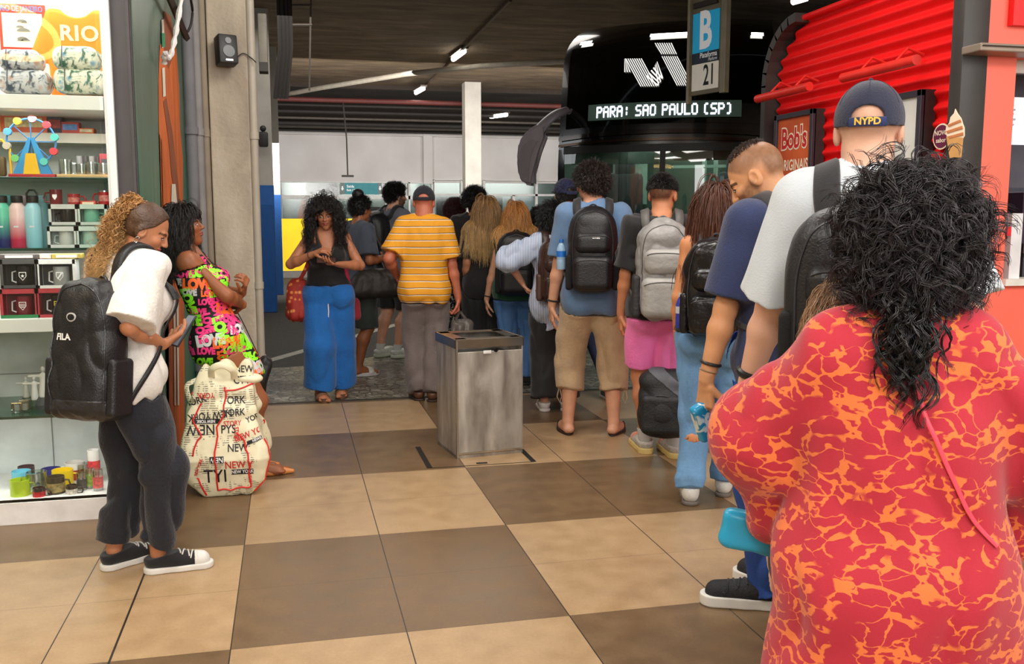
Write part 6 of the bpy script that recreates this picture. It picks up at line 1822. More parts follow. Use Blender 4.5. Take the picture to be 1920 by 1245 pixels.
# team mug boxes
zD1 = zp(543, YS + .075)
carton(2, 69, 541, 597, zD, (176, 50, 62), (110, 30, 40), 'maroon and green boxed mug with crest, bottom left of the four', (112, 26, 40), 'bars', hand=-1, lower=(30, 120, 70)); carton(70, 134, 541, 597, zD, (176, 50, 62), (60, 30, 36), 'maroon boxed black mug with yellow crest, bottom right of the four', (22, 22, 24), 'bars', hand=-1, crestc=(232, 196, 40))
carton(2, 69, 486, 541, None, (70, 70, 72), (40, 40, 42), 'dark boxed black mug with star crest, top left of the four', (18, 18, 20), 'star', hand=-1); carton(70, 140, 486, 541, None, (222, 222, 222), (60, 60, 62), 'white boxed grey mug with sash crest, top right of the four', (150, 152, 152), 'cross', hand=-1, crestc=(245, 245, 245))
for (x0, x1, cc, lb) in ((4, 77, (70, 60, 60), 'dark flat box lying on the top left mug box'), (79, 100, (170, 150, 130), 'small beige packet on the mug boxes'), (102, 156, (150, 130, 50), 'yellow and green packet on the mug boxes')):
    a = gy(x0, 485, YS + .14); b = gy(x1, 472, YS + .14); t = thing('souvenir_packet', lb, 'packet', ((a.x + b.x) / 2, YS + .13, zp(486, YS + .075) + .001)); MB().box((0, 0, .012), (b.x - a.x, .08, .022), bev=.002).build('packet', mat('pk%d' % x0, cc, .5, var=.3, scale=60), t, smooth=False); MB().box((0, -.041, .012), ((b.x - a.x) * .7, .001, .012)).build('label', wc, t, smooth=False)
# statuettes on the glass shelf (plain robed figures on rock bases)
Yp = YS + .22; sw3 = mat('statue_white', (236, 238, 236), .5, var=.03); rk = mat('rockg', (60, 84, 62), .8, var=.3, scale=40)
for (px, h_, lb) in ((62, .175, 'tallest white robed statuette on a dark base'), (44, .135, 'middle white robed statuette on a rocky base'), (88, .10, 'small white statuette near the backpack'), (28, .12, 'faint pale statuette at the back left'), (74, .11, 'pale statuette between the two right figures')):
    h_ *= 1.2; t = item('statuette', lb, 'statuette', px, Yp + (.1 if px in (28, 74) else 0), zE)
    f = lambda p, h_=h_: smin(smin(cap(p, (0, 0, h_ * .3), (0, 0, h_ * .78), h_ * .11, h_ * .065), cap(p, (-h_ * .3, 0, h_ * .76), (h_ * .3, 0, h_ * .76), h_ * .035), h_ * .05), ell(p, (0, 0, h_ * .92), (h_ * .05, h_ * .05, h_ * .065)), h_ * .02)
    V, F = surf(f, (-h_ * .4, -h_ * .2, h_ * .15), (h_ * .4, h_ * .2, h_ * 1.05), h_ * .022); obj('figure', mesh_np('f', V, F), sw3, t)
    MB().lathe([(h_ * .24, 0), (h_ * .25, h_ * .1), (h_ * .13, h_ * .26), (.0005, h_ * .28)], n=12).build('base', rk if px != 62 else mat('bsd', (70, 78, 84), .6), t)
for (px, r_, h_, lb) in ((10, .025, .05, 'small clear glass cube at the left of the statuettes'), (24, .022, .06, 'second small clear glass block by the statuettes'), (82, .028, .045, 'snow globe with blue base near the backpack')):
    t = item('glass_paperweight', lb, 'ornament', px, Yp - .08, zE)
    if px == 82: MB().ball((0, 0, .04), .03).build('globe', clearg, t); MB().lathe([(.026, 0), (.024, .018), (.0005, .02)], n=16).build('base', mat('gbase', (90, 160, 200), .4), t)
    else: MB().box((0, 0, h_ / 2), (r_ * 2, r_ * 2, h_), bev=.003).build('block', clearg, t, smooth=False); MB().box((0, 0, h_ * .4), (r_, r_, h_ * .5), bev=.002).build('engraving', mat('engr', (210, 214, 214), .5), t, smooth=False)
# bottom row
Yp = YS + .13
sk_ = mat('skull', (30, 26, 24), .5, var=.5, scale=80)
for (px, dY, r_, h_, cc, hs, lb, bnd) in ((4, 0, .034, .068, (176, 200, 50), 1, 'lime green mug at the left end of the bottom row', None), (8, .13, .034, .075, (110, 190, 215), 1, 'sky blue mug behind the lime green mug', (240, 240, 240)), (37, .04, .036, .085, None, -1, 'clear glass mug behind the small dark cup', None), (40, -.04, .021, .042, (40, 34, 34), 1, 'small dark espresso cup with red heart', (190, 30, 40)),
    (74, 0, .031, .072, (60, 52, 40), 1, 'round dark mug with gold scenery print', (150, 130, 80)), (66, .17, .036, .07, (36, 46, 130), -1, 'navy blue mug at the back of the bottom row', None), (88, .09, .038, .078, (240, 205, 20), 1, 'bright yellow mug with large handle', None), (104, -.03, .02, .042, (44, 36, 32), 1, 'tiny dark cup in front of the yellow mug', (210, 200, 190)),
    (112, .2, .037, .085, (225, 225, 222), -1, 'white mug with red apple print at the back', (170, 50, 50)), (124, .02, .017, .075, None, 0, 'tall slim clear glass with dark print', (70, 70, 70)), (141, .05, .017, .085, None, 0, 'slim clear glass with green print', (140, 170, 70)), (156, .0, .018, .088, None, 0, 'slim clear glass with red lettering', (220, 90, 90)),
    (150, .16, .022, .135, (240, 235, 235), 0, 'tall white cup printed with red hearts', (210, 50, 60)), (128, .18, .024, .08, None, -1, 'clear mug behind the slim glasses', None), (18, .22, .03, .075, (84, 60, 66), -1, 'dull purple mug at the back left', None)):
    t = item('souvenir_mug' if hs else 'souvenir_glass', lb, 'mug' if hs else 'glass', px, Yp + dY, zF); r_ *= 1.3; h_ *= 1.35
    mug(t, r_, h_, clearg if cc is None else mat('mg%d%d%d' % cc, cc, .25, var=0), None if hs else False, hs=hs or 1, band=(.25, .7, mat('bnd%d%d%d' % bnd, bnd, .5, var=.5, scale=60)) if bnd else None)
t = item('souvenir_packet', 'orange packet behind the girl\'s leg at the bottom of the window', 'packet', 237, YS + .3, zF); t.location.x = gy(215, 900, YS + .3).x; MB().box((0, 0, .1), (.03, .04, .2)).build('packet', mat('pk4', (236, 150, 70), .5, var=.3, scale=30), t, smooth=False)

# ------------------------------------------------------------------ lights
def area(nm, loc, rot, size, e, color=(1, 1, 1), sy=None):
    L = bpy.data.lights.new(nm, 'AREA'); L.energy = e; L.size = size; L.color = color
    if sy: L.shape = 'RECTANGLE'; L.size_y = sy
    o = bpy.data.objects.new(nm, L); COL.objects.link(o); o.location = loc; o.rotation_euler = rot; return o
area('hall_light_a', (.2, .2, 3.55), (R(18), 0, 0), 2.4, 115, (1, .97, .93), 1.2)
area('hall_light_b', (3.2, .6, 3.55), (R(12), 0, 0), 2.0, 75, (1, .97, .93), 1.2)
area('hall_light_c', (-1.2, 3.0, 3.55), (0, 0, 0), 1.6, 70, (1, .98, .95), 1.0)
area('hall_light_d', (1.8, 4.4, 3.55), (0, 0, 0), 1.8, 60, (1, .96, .9), .8)
area('kiosk_fill', (4.6, 1.2, 2.9), (R(62), 0, R(10)), 1.6, 60, (1, .97, .93))  # added fill aimed at the kiosk front, no such fixture
area('pillar_fill', (.4, 5.9, 3.5), (R(25), 0, R(25)), .8, 30, (1, .96, .9))  # extra light put in to lift the dark concrete pillar
area('hall_light_e', (.5, -2.4, 2.3), (R(78), 0, R(-8)), 3.5, 130, (1, .98, .96), 1.6)
area('shop_light', (-1.5, YS + .25, 2.75), (0, 0, 0), 1.3, 15, (1, .97, .9), .4)
for z_ in (1.90, 1.28, .93, .47): area('shelf_light', (-1.4, YS + .1, z_), (R(0), 0, 0), 1.1, 3.2, (1, .98, .94), .12)
area('road_light_a', (1.5, 14, 4.4), (0, 0, 0), 5, 130, (1, .95, .88), 3)
area('far_wall_fill', (4, 19.8, 3.3), (R(56), 0, 0), 11, 820, (1, .97, .94), 3)  # unseen panel added to brighten the far wall
area('road_light_c', (-4.5, 12, 3.5), (R(30), 0, R(-75)), 3, 60, (.95, .97, 1), 2)
area('ceiling_bounce', (3, 18, 1.6), (PI, 0, 0), 12, 75, (1, .95, .88), 9)  # added upward light standing in for daylight bounced on to the slab
area('far_lobby', (4, YW + 3, 3), (R(60), 0, 0), 8, 160, (1, .98, .94), 1)
w_ = bpy.data.worlds.new('world'); bpy.context.scene.world = w_; w_.use_nodes = True
w_.node_tree.nodes['Background'].inputs[0].default_value = (.8, .85, .9, 1); w_.node_tree.nodes['Background'].inputs[1].default_value = .25
vs = bpy.context.scene.view_settings; vs.view_transform = 'Standard'; vs.exposure = 0.0

ring_em = mat('ring_light_em', (255, 214, 130), .5, var=0, emis=9)
for (c_, r_, lb) in (((-2.2, 2.6, 2.62), .75, 'large warm ring lamp hanging over the hall'), ((-3.2, 1.2, 2.85), .9, 'second warm ring lamp hanging further back in the hall')):
    t = thing('ring_lamp', lb, 'lamp', c_)
    MB().tube([(r_ * math.cos(q), r_ * math.sin(q), .08 * math.sin(q * 2)) for q in np.linspace(0, 2 * PI, 49)[:-1]], .022, 8, True).build('light_ring', ring_em, t)
    mb = MB()
    for q in (0, 2.1, 4.2): mb.tube([(r_ * math.cos(q), r_ * math.sin(q), 0), (0, 0, 3.6 - c_[2])], .004, 5)
    mb.build('suspension_wires', mat('wire_grey', (120, 120, 120), .4, metal=.8), t)
# ------------------------------------------------------------------ helpers for dressing
def short_hair(P, col, L=.03, n=1500, lim=None, r=.0012, front=.30, thick=.02, curl=(0, 0), cap_=True, low=-.2, seed=0, grav=.15, bundle=(2, .003), wander=.25):
    if cap_: P.hairmass(lambda p: P.f_haircap(p, thick, low, front), col, amp=.003, fr=40, st=(1, 1, .6), h=.005)
    r_, n_, q = P.scalp(n, lim, seed)
    P.strands(r_, n_, L, seg=6, grav=grav, r=r, curl=curl, col=col, bundle=bundle, wander=wander, name='hair', clear=.004, seed=seed)
def ballcap(P, m, label=None, opening=True, rot=0, strapm=None, btn=True, text=None, low=.06, res=.0045):
    c, hh, Hm = P.J['hc'], P.hh, P.Hm
    Rr = rotz(R(rot))
    def hq(p): return (((p - c) @ Hm) / hh) @ Rr
    def f(p):
        q = hq(p); d = ell(q, (0, -.055, .12), (.375, .45, .43)); d = np.maximum(d, -ell(q, (0, -.055, .10), (.35, .425, .40)))
        d = np.maximum(d, (low + .10 * q[:, 1]) - q[:, 2])
        if opening: d = smax(d, -ell(q, (0, -.50, .12), (.17, .2, .11)), .01)
        br = ell(q, (0, .42, .10), (.27, .30, .05)); br = np.maximum(br, -ell(q, (0, .40, .07), (.28, .31, .045))); br = np.maximum(br, .25 - q[:, 1])
        return np.minimum(d, br) * hh
    V, F = surf(f, c - .8 * hh, c + .9 * hh, res, 2.0)
    o = obj('cap', mesh_np('cap', V, F), m, P.root)
    def ring(off, z): 
        return [c + Hm @ (Rr @ A(.375 * math.cos(a) * off, -.055 + .45 * math.sin(a) * off, z)) * hh for a in np.linspace(-PI * .5 - .52, -PI * .5 + .52, 9)]
    if opening:
        V, F = strap(ring(1.01, low + .0), .026, .003, None, n=4, normal=Hm @ (Rr @ A(0, -1, 0))); so = obj('adjuster_strap', mesh_np('s', V, F), strapm or m, o)
    if btn: MB().ball([float(v) for v in c + Hm @ A(0, -.055, .555) * hh], .007, 10).build('button', m, o)
    mb = MB()
    for k in range(6):
        a = k * PI / 3 + PI / 6
        pts = [c + Hm @ (Rr @ A(.377 * math.cos(a) * math.cos(b), -.055 + .452 * math.sin(a) * math.cos(b), .12 + .432 * math.sin(b))) * hh for b in np.linspace(.35, 1.5, 7)]
        mb.tube(pts, .0012, 4)
    mb.build('seam', mat('seam_navy', (40, 44, 66), .8), o)
    if text:
        O = c + Hm @ (Rr @ A(0, -.9, low)) * hh; bv = BVHTree.FromPolygons([tuple(v) for v in V.tolist()], F.tolist())
        Mx = frame([float(v) for v in O], [float(v) for v in Hm @ (Rr @ A(1, 0, 0))], [float(v) for v in Hm @ A(0, 0, 1)])
        pm = project_mesh(text_mesh(text[0], size=text[1], bold=.0009), Mx, bv, .0012, .5, .006); obj('lettering', pm, text[2], o)
    return o
def bottle_at(P, label, p, r=.03, h=.2, m=None, capm=None):
    base = A(*p); o = thing('water_bottle', label, 'bottle', P.world(base), P.root.rotation_euler.z)
    MB().lathe([(r * .9, 0), (r, .01), (r, h * .3), (r * .93, h * .35), (r, h * .4), (r, h * .68), (r * .6, h * .84), (r * .4, h * .88), (r * .4, h * .92)], n=20).build('bottle_body', m, o)
    MB().lathe([(r * .48, h * .9), (r * .48, h), (.0005, h)], n=16).build('bottle_cap', capm, o)
    MB().lathe([(r * 1.01, h * .42), (r * 1.01, h * .62)], n=20).build('bottle_label', capm, o)
    return o
def bag_sdf(P, name, label, cat, c, half, m, rnd=.6, tilt=None, wr=.006, res=.006, extra=None, st=(1, 1, .5), part='bag_body', frame_=None):
    """soft bag centred at local point c"""
    c = A(*c); half = A(*half); M = np.eye(3, dtype=np.float32) if tilt is None else tilt
    base = c - M @ A(0, 0, half[2])
    o = carried(P, name, label, cat, base)
    def f(p):
        q = (p - c) @ M; tz = q[:, 2] / half[2]; qq = q.copy(); qq[:, 0] = q[:, 0] / (1 - .12 * np.clip(tz, -1, 1)); qq[:, 1] = q[:, 1] / (1 - .35 * np.clip(tz, -1, 1))
        d = rbox(qq, (0, 0, 0), half, float(half.min()) * rnd)
        return d + wr * (.6 - np.abs(noise(p * A(*st), 16, 2)) * 5) + wr * .5 * noise(p, 34, 6)
    e = np.abs(M) @ half * 1.2 + .04
    V, F = surf(f, c - e, c + e, res); cpart(o, part, V, F, m)
    return o, f, c, M
def cstrap(o, name, pts, w, m, field=None, thick=.004, normal=(0, 1, 0), off=.004):
    V, F = strap(pts, w, thick, field, off, n=8, normal=normal); return cpart(o, name, V, F, m)
def wristband(P, k, m, t=.1, w=.012, name='watch', r=.0185):
    J = P.J; a, b = J['wr' + k], J['el' + k]; d = uid(b - a); c = a + d * t * .2 * P.H
    f = lambda p: P.f_arm(p, k)
    e1 = uid(np.cross(d, A(.3, .5, .8))); e2 = np.cross(d, e1)
    pts = np.array([c + (e1 * math.cos(q) + e2 * math.sin(q)) * r * P.H for q in np.linspace(0, 2 * PI, 17)[:-1]], np.float32)
    for _ in range(3): pts = pts - (f(pts) - .002)[:, None] * grad(f, pts) 
    return MB().tube(pts, w * .4, 8, True).build(name, m, P.root)
def stripes_mat(name, base, lines, period, w=.08, axis=2, rough=.8, off=0, w2=None, c2=None):
    n = NT(name); S = n.xyz(); v = n.math('FLOORED_MODULO', n.math('ADD', S[axis], off), period)
    wig = n.math('MULTIPLY', n.math('SUBTRACT', n.noise(3), .5), period * .35)
    v = n.math('FLOORED_MODULO', n.math('ADD', n.math('ADD', S[axis], off), wig), period)
    c = n.mix(n.math('LESS_THAN', v, period * w), base, lines)
    if c2: c = n.mix(n.math('LESS_THAN', n.math('ABSOLUTE', n.math('SUBTRACT', v, period * (w + .03))), period * w2), c, c2)
    n.color(c); n.rough(rough); n.bump(n.noise(60), .2, .005); return n.m
def denim(name, rgb):
    n = NT(name); nz = n.noise(3, 6, n.mapv((1, 1, .5))); c0 = tuple(min(255, int(v * 1.35 + 12)) for v in rgb)
    c = n.ramp(n.math('ADD', n.math('MULTIPLY', nz, .75), n.math('MULTIPLY', n.noise(220, 2), .25)), [(.35, rgb), (.68, c0)]); n.color(c); n.rough(.85); n.bump(n.noise(260, 2), .25, .003); return n.m
fab = lambda name, rgb, **k: mat(name, rgb, k.pop('rough', .85), var=k.pop('var', .1), scale=k.pop('scale', 10), bump=k.pop('bump', .25), bscale=k.pop('bscale', 220), sheen=.2, **k)
blackf = fab('black_fabric', (20, 20, 22), rough=.75); dark2 = fab('dark_fabric', (30, 30, 34), rough=.7); nyl = mat('black_nylon', (26, 26, 29), .42, bump=.25, bscale=150, var=.15); nyl2 = mat('nylon_trim', (48, 48, 52), .4, var=.1)
mesh_m = mat('mesh_pocket', (14, 14, 16), .8, bump=.6, bscale=400); strapm = fab('strap_web', (28, 28, 32), rough=.65, bscale=400)
white_sole = mat('sole_white', (222, 220, 214), .55, var=.08); blk_shoe = fab('shoe_black', (24, 24, 28)); lace_w = fab('lace_white', (226, 222, 214))
metal = mat('steel_small', (200, 200, 200), .25, metal=1, var=0)
wtx = mat('print_white', (236, 234, 230), .6, var=0)

# ================================================================== 1 girl with curly ponytail and black backpack
P = Person('young woman with curly blond ponytail and white blouse looking at her phone', 1.53, (-.60, 4.01), -62, fem=True, dist=4, skin='tan', twist=14, lean=4,
           head=(-34, 30, 0), feet=((-.10, -.055, 8), (.093, .062, -22)), wr=(.05, .045, .61), wl=(-.03, .06, .60), er=(.5, -.6, -.6), el=(-.6, -.4, -.7),
           hand_r=dict(dir=(-.2, .9, .35), palm=(-.5, .1, .8), curl=.45), hand_l=dict(dir=(.3, .9, .3), palm=(0, 0, 1), curl=.5), pel=(-.02, -.04, 0))
P.body(brows=(70, 48, 30), feet=True)
def zig(p, hz):
    a = np.arctan2(p[:, 1] - P.J['pel'][1], p[:, 0] - P.J['pel'][0]); t = np.abs(((a * 7 / PI) % 1) - .5) * 2; return hz + .028 * t
P.top(fab('white_blouse', (228, 224, 216), bump=.35, bscale=90), name='blouse', sleeve=.97, sl=(.050, .062), hem=-.055, loose=.085, neck=.036, hemcut=zig, o=.014, wr=.012, wf=9)
bl = P.f_top
P.pants(fab('jogger_navy', (26, 28, 38), bump=.4, bscale=90), name='joggers', hip=.066, knee=.055, hem=.041, length=.93, cuff=.006, wr=.016, wf=9, o=.004, st=(1, 1, .8))
P.shoes(blk_shoe, white_sole, name='sneaker', lace=lace_w, toe=white_sole, thick=.026)
P.hairmass(lambda p: P.f_haircap(p, .03, -.2, .27), (72, 47, 29), amp=.001, fr=60, st=(.4, 1, 1), h=.004)
hb = P.J['hc'] + P.Hm @ A(0, -.36, .36) * P.hh
rg = np.random.RandomState(2); n_ = 950
dv = rg.randn(n_, 3) * .30 + (P.Hm @ A(0, -1.0, .15)) + A(0, 0, .3); rt = (hb + rg.randn(n_, 3) * .012).astype(np.float32)
fall = lambda c, t: (P.Hm @ A(0, -1, 0)) * .3 * (t < .4)
P.strands(rt, dv.astype(np.float32), .34, seg=40, r=.0013, grav=.62, curl=(.0085, 34), field=lambda p: np.minimum(P.f_head(p), bl(p)), col=(172, 122, 66), tips=(214, 172, 112), wander=.22, pull=fall, lvar=.35, bundle=(1, .004), clear=.008)
MB().tube([hb + (P.Hm @ A(math.cos(q) * .02, -.01, math.sin(q) * .02)) for q in np.linspace(0, 2 * PI, 13)[:-1]], .006, 6, True).build('hair_tie', blackf, P.root)
MB().tube([P.J['hc'] + P.Hm @ (A(.36, -.03 + .035 * math.cos(q), -.2 + .06 * math.sin(q)) * P.hh) for q in np.linspace(0, 2 * PI, 13)[:-1]], .0015, 5, True).build('earring', metal, P.root)
ph = P.J['wrr'] + A(-.03, .10, .045)
o = thing('smartphone', 'phone held in front by the young woman in the white blouse', 'phone', P.world(ph), P.root.rotation_euler.z); o.rotation_euler = (R(55), 0, P.root.rotation_euler.z)
MB().box((0, 0, 0), (.072, .15, .009), bev=.004).build('phone_body', mat('phone_dark', (30, 32, 36), .3), o); MB().box((0, 0, .0052), (.064, .138, .001)).build('screen', mat('phone_screen', (120, 130, 140), .1, emis=.3), o)
JW = P.J['waist']
w_, d_, u_ = -P.fwd, P.rt, P.up
bpo = backpack(P, 'slouchy black backpack worn by the young woman with the blond ponytail', nyl, mat('coated_base', (40, 40, 42), .3, bump=.3, bscale=60), w=.142, hgt=.265, dep=.09, drop=.15, style='drop', m_side=nyl, wr=.010, cen=P.J['chest'] - P.fwd * .21 + A(0, 0, -.20) + P.rt * .05, tilt=-3, yaw=22,
               text=[('FILA', .034, -.05, .055, wtx, dict(bold=.0012)), (join_meshes([MB().prism([(.02 * math.cos(q) * (1 + .15 * math.sin(q)), .017 * math.sin(q)) for q in np.linspace(0, 2 * PI, 21)[:-1]], .0001).mesh('a')]), .03, -.01, .13, wtx, {})], strapw=.06)
me = MB().prism([(.014 * math.cos(q), .0115 * math.sin(q)) for q in np.linspace(0, 2 * PI, 21)[:-1]], .0001).mesh('a')
_, c_, M_, fb_ = P.lastbag; bb = A(*bpo['_b']); O = c_ + M_ @ A(-.01, -.24, .13) - bb
Mx = frame([float(v) for v in O], [float(v) for v in M_ @ A(1, 0, 0)], [float(v) for v in M_ @ A(0, 0, 1)]); bv = bvh_of(*[x.data for x in bpo.children if x.name.startswith('main')])
pm = project_mesh(me, Mx, bv, .0035); 
if pm: obj('logo_centre', pm, nyl, bpo)

# ================================================================== 2 woman leaning on the wall
P = Person('woman in a black dress printed with neon LOVE words leaning back on the mural wall', 1.56, (-.235, 5.40), -86, fem=True, dist=5, skin=(150, 90, 56), lean=-17, girth=1.12,
           head=(-8, -14, 0), pel=(0, -.155, -.04), feet=((-.09, -.02, 5), (.06, .05, -4)), wr=(-.045, -.015, .61), wl=(-.01, -.015, .655), er=(1, 1.0, -1.0), el=(-.7, .7, -1), hand_r=dict(dir=(-1, -.3, .0), palm=(0, -1, .1), curl=.5),
           hand_l=dict(dir=(.6, .3, .7), palm=(0, -.6, .3), curl=1.0), hipg=1.05)
P.body(feet=True, lips=(150, 80, 70))
Hn = P.H
def dress_ex(p, d):
    kc = (P.J['knl'] + P.J['knr']) / 2; hc = P.J['pel']
    k = cap(p, hc, kc, .098 * Hn, .088 * Hn, A(0, 1, 0), .85); return smin(d, k, .03)
hemz = .365
def dstraps(p, d):
    q = (p - P.J['uch']) @ P.T; x = np.abs(q[:, 0]); z = q[:, 2]
    cut = np.maximum(z - .0, -1); keep = np.abs(x - .07) - .012
    return np.where(z > .0, np.maximum(d, keep), d)
P.top(mat('dress_black', (17, 15, 18), .7, bump=.2, bscale=120), name='dress', sleeve=None, hem=hemz - .525 + .025, neck=.06, neck_drop=.05, o=.008, extra=dress_ex, straps=dstraps, wr=.006)
dress = P.parts['dress']; bv = bvh_of(dress)
rg = random.Random(5); cols = [mat('neon_pink', (255, 60, 140), .6, var=0), mat('neon_green', (150, 255, 40), .6, var=0), mat('print_pale2', (215, 215, 215), .6, var=0), mat('neon_orange', (255, 110, 40), .6, var=0)]
groups = {i: [] for i in range(4)}
base_t = {}
for xs_, sz in ((.8, .075), (.7, .06), (.75, .05), (.8, .042)):
    base_t[sz] = text_mesh('LOVE', size=sz, bold=.0038 * sz / .05, xs=xs_)
cells = []
for zrow in np.arange(.52, 1.30, .052):
    for yy in np.arange(-.52, .32, .105): cells.append((yy + rg.uniform(-.02, .02) + (.05 if int(zrow * 100) % 2 else 0), zrow + rg.uniform(-.008, .008)))
for i, (yy, zz) in enumerate(cells):
    sz = rg.choice(list(base_t)); rotn = rg.choice([0, 0, R(-12), R(-90), R(8), R(-75)]) ; ci = rg.choice([0, 0, 0, 1, 1, 2, 3]) 
    for side, O, rgt in ((1, (.6, yy, zz), (0, 1, 0)),):
        Mx = frame(O, rgt, (0, 0, 1)) @ Matrix.Rotation(rotn, 4, 'Z')
        pm = project_mesh(base_t[sz], Mx, bv, .0022, 1.0, .014, .03)
        if pm: groups[ci].append(pm)
    if i % 2 == 0:
        Mx = frame((yy * .6 + .1, .7, zz), (-1, 0, 0), (0, 0, 1)) @ Matrix.Rotation(rotn, 4, 'Z'); pm = project_mesh(base_t[sz], Mx, bv, .0022, 1.0, .014, .03)
        if pm: groups[ci].append(pm)
dob = [c for c in P.root.children if c.name.startswith('dress')][0]
for i, g_ in groups.items():
    if g_: obj('love_lettering', join_meshes(g_), cols[i], dob)
cap_h = lambda p: P.f_haircap(p, .05, -.25, .30, vol=.03)
P.hairmass(cap_h, (22, 17, 16), amp=.004, fr=26)
def part_pull(c, t):
    q = P.hq(c); w = ((q[:, 1] > .12) & (q[:, 2] < .30))[:, None]
    return w * (np.sign(q[:, 0:1] + 1e-6) * (P.Hm @ A(1, 0, 0)) * .9 - (P.Hm @ A(0, 1, 0)) * .8)
def long_hair(P, col, L, n=1000, curl=(.004, 3), tips=None, r=.0015, grav=.55, bundle=(2, .004), lim=None, pull=part_pull_f if False else None, wander=.08, seg=20, body=None, stiff=1.0, clear=.012, seed=0, lvar=.2, cvar=.35):
    r_, n_, q = P.scalp(n, lim, seed)
    def pl(c, t):
        q = P.hq(c); w = ((q[:, 1] > .10) & (q[:, 2] < .36) & (np.abs(q[:, 0]) < .30) & (q[:, 2] > -.55))[:, None]
        return w * (np.sign(q[:, 0:1] + 1e-6) * (P.Hm @ A(1, 0, 0)) * .8 - (P.Hm @ A(0, 1, 0)) * .6)
    fl = body or (lambda p: np.minimum(np.minimum(P.f_head(p), P.f_neck(p)), P.f_top(p)))
    return P.strands(r_, n_, L, seg=seg, r=r, grav=grav, curl=curl, field=fl, col=col, tips=tips, wander=wander, pull=pl, bundle=bundle, stiff=stiff, clear=clear, seed=seed, lvar=lvar, cvar=cvar)
long_hair(P, (24, 18, 17), .27, 1000, curl=(.006, 5), clear=.014)
bo, bf, c_, M_ = bag_sdf(P, 'shoulder_bag', 'black handbag hanging behind the hip of the woman in the LOVE dress', 'bag', (-.14, .06, .53), (.08, .05, .12), mat('bag_black', (22, 20, 22), .5, bump=.3), tilt=rotx(R(-25)))
cstrap(bo, 'strap', [P.J['shl'] + A(0, .0, .03), P.J['chest'] + A(-.07, .1, -.02), P.J['waist'] + A(-.12, .15, -.02), A(-.14, .06, .64)], .014, blackf, normal=(0, 1, 0))
# mule shoes
for k in 'lr':
    fd = P.J['fd' + k]; f0 = P.J['ft' + k]; an = P.J['an' + k]; heel = A(an[0], an[1], 0) - fd * .03; toe_ = heel + fd * .25
    f = lambda p: smax(smin(cap(p, heel + A(0, 0, .012), heel + fd * .13 + A(0, 0, .015), .028, .036, A(0, 0, 1), .6), cap(p, heel + fd * .12 + A(0, 0, .022), toe_ + A(0, 0, .015), .04, .012), .02), .002 - p[:, 2], .002)
    V, F = surf(f, heel - .07, toe_ + .08, .005); obj('mule_shoe', mesh_np('s', V, F), mat('tan_leather', (206, 130, 66), .45), P.root)

# New York newspaper print shopping bag
bagp = gz(428, 930); bg = thing('shopping_bag', 'large cream shopping bag printed with New York newspaper words standing on the floor', 'bag', (bagp.x, bagp.y + .10, 0), R(-3))
def nyf(p):
    z = p[:, 2]; t = np.clip(z / .66, 0, 1)
    hw = np.interp(t, [0, .12, .3, .45, .7, .88, 1], [.125, .19, .215, .20, .165, .14, .13]).astype(np.float32); hd = np.interp(t, [0, .3, .7, 1], [.11, .15, .09, .04]).astype(np.float32)
    cx = np.interp(t, [0, .3, .6, 1], [0, -.01, -.015, .01]).astype(np.float32)
    q = p.copy(); q[:, 0] = (p[:, 0] - cx) / hw; q[:, 1] = p[:, 1] / hd; q[:, 2] = (z - .33) / .33
    d = rbox(q * A(1, 1, 1), (0, 0, 0), (1, 1, 1), .22) * .11
    return d + .012 * (.5 - np.abs(noise(p, 9, 3)) * 5) * np.clip(t * 1.4, .25, 1) + .005 * noise(p, 25, 1)
V, F = surf(nyf, (-.28, -.2, -.01), (.28, .2, .70), .006, 3.0); V[:, 2] = np.maximum(V[:, 2], .002)
n = NT('newsprint'); X, Y, Z = n.xyz()
rows_ = n.math('FLOORED_MODULO', Z, .011); rl = n.math('LESS_THAN', rows_, .0055); brk = n.step(n.noise(60, 2, n.mapv((1, 1, .2))), .47, .5); blk2 = n.step(n.noise(7, 1, n.mapv((1, 1, 1.6))), .52, .54)
c = n.mix(n.math('MULTIPLY', n.math('MULTIPLY', rl, n.math('MULTIPLY', brk, blk2)), .7), (232, 224, 190), (70, 62, 50)); n.color(c); n.rough(.35); n.bump(n.noise(12), .3, .01)
nyo = obj('bag_body', mesh_np('ny', V, F), n.m, bg); bv = BVHTree.FromPolygons([tuple(v) for v in V.tolist()], F.tolist())
ink = mat('ink_black', (24, 22, 22), .5, var=0); rdi = mat('ink_red', (206, 40, 34), .5, var=0)
bl_ = []; rl_ = []; wl_ = []; kb_ = []
def ny(t_, x, z, s_, lst, rot=0, shear=0, xs=.8, bold=.0007, O=-.6):
    pm = project_mesh(text_mesh(t_, size=s_, bold=bold, shear=shear, xs=xs), frame((x, O, z), (1, 0, 0), (0, 0, 1)) @ Matrix.Rotation(rot, 4, 'Z'), bv, .0025, 1.2, .02, .06)
    if pm: lst.append(pm)
for a_ in ((('NEW'), -.115, .36, .075, bl_, PI), ('NEW YORK', -.07, .43, .052, bl_, PI + .1), ('YORK', -.09, .53, .04, rl_, PI), ('NEW', .065, .26, .055, bl_), ('NEW Y', .07, .175, .055, rl_), ('TYI', -.05, .115, .1, bl_), ('ORK', .06, .50, .055, bl_), ('YORK', .05, .44, .05, bl_), ('STORY', .04, .385, .035, rl_),
    ('PYS', .02, .355, .06, bl_), ('NEW YORK', .14, .335, .045, rl_, .35), ('YORK', .15, .41, .04, bl_, .35), ('CTY', .09, .60, .055, bl_), ('NEW', .10, .655, .05, bl_), ('YORK', -.14, .50, .05, bl_, .3), ('NEWS', .12, .10, .022, rl_, -PI / 2), ('NEW YORK', -.13, .17, .022, rl_, 1.2), ('STORY', .06, .33, .03, rl_, -PI / 2)): ny(*a_)
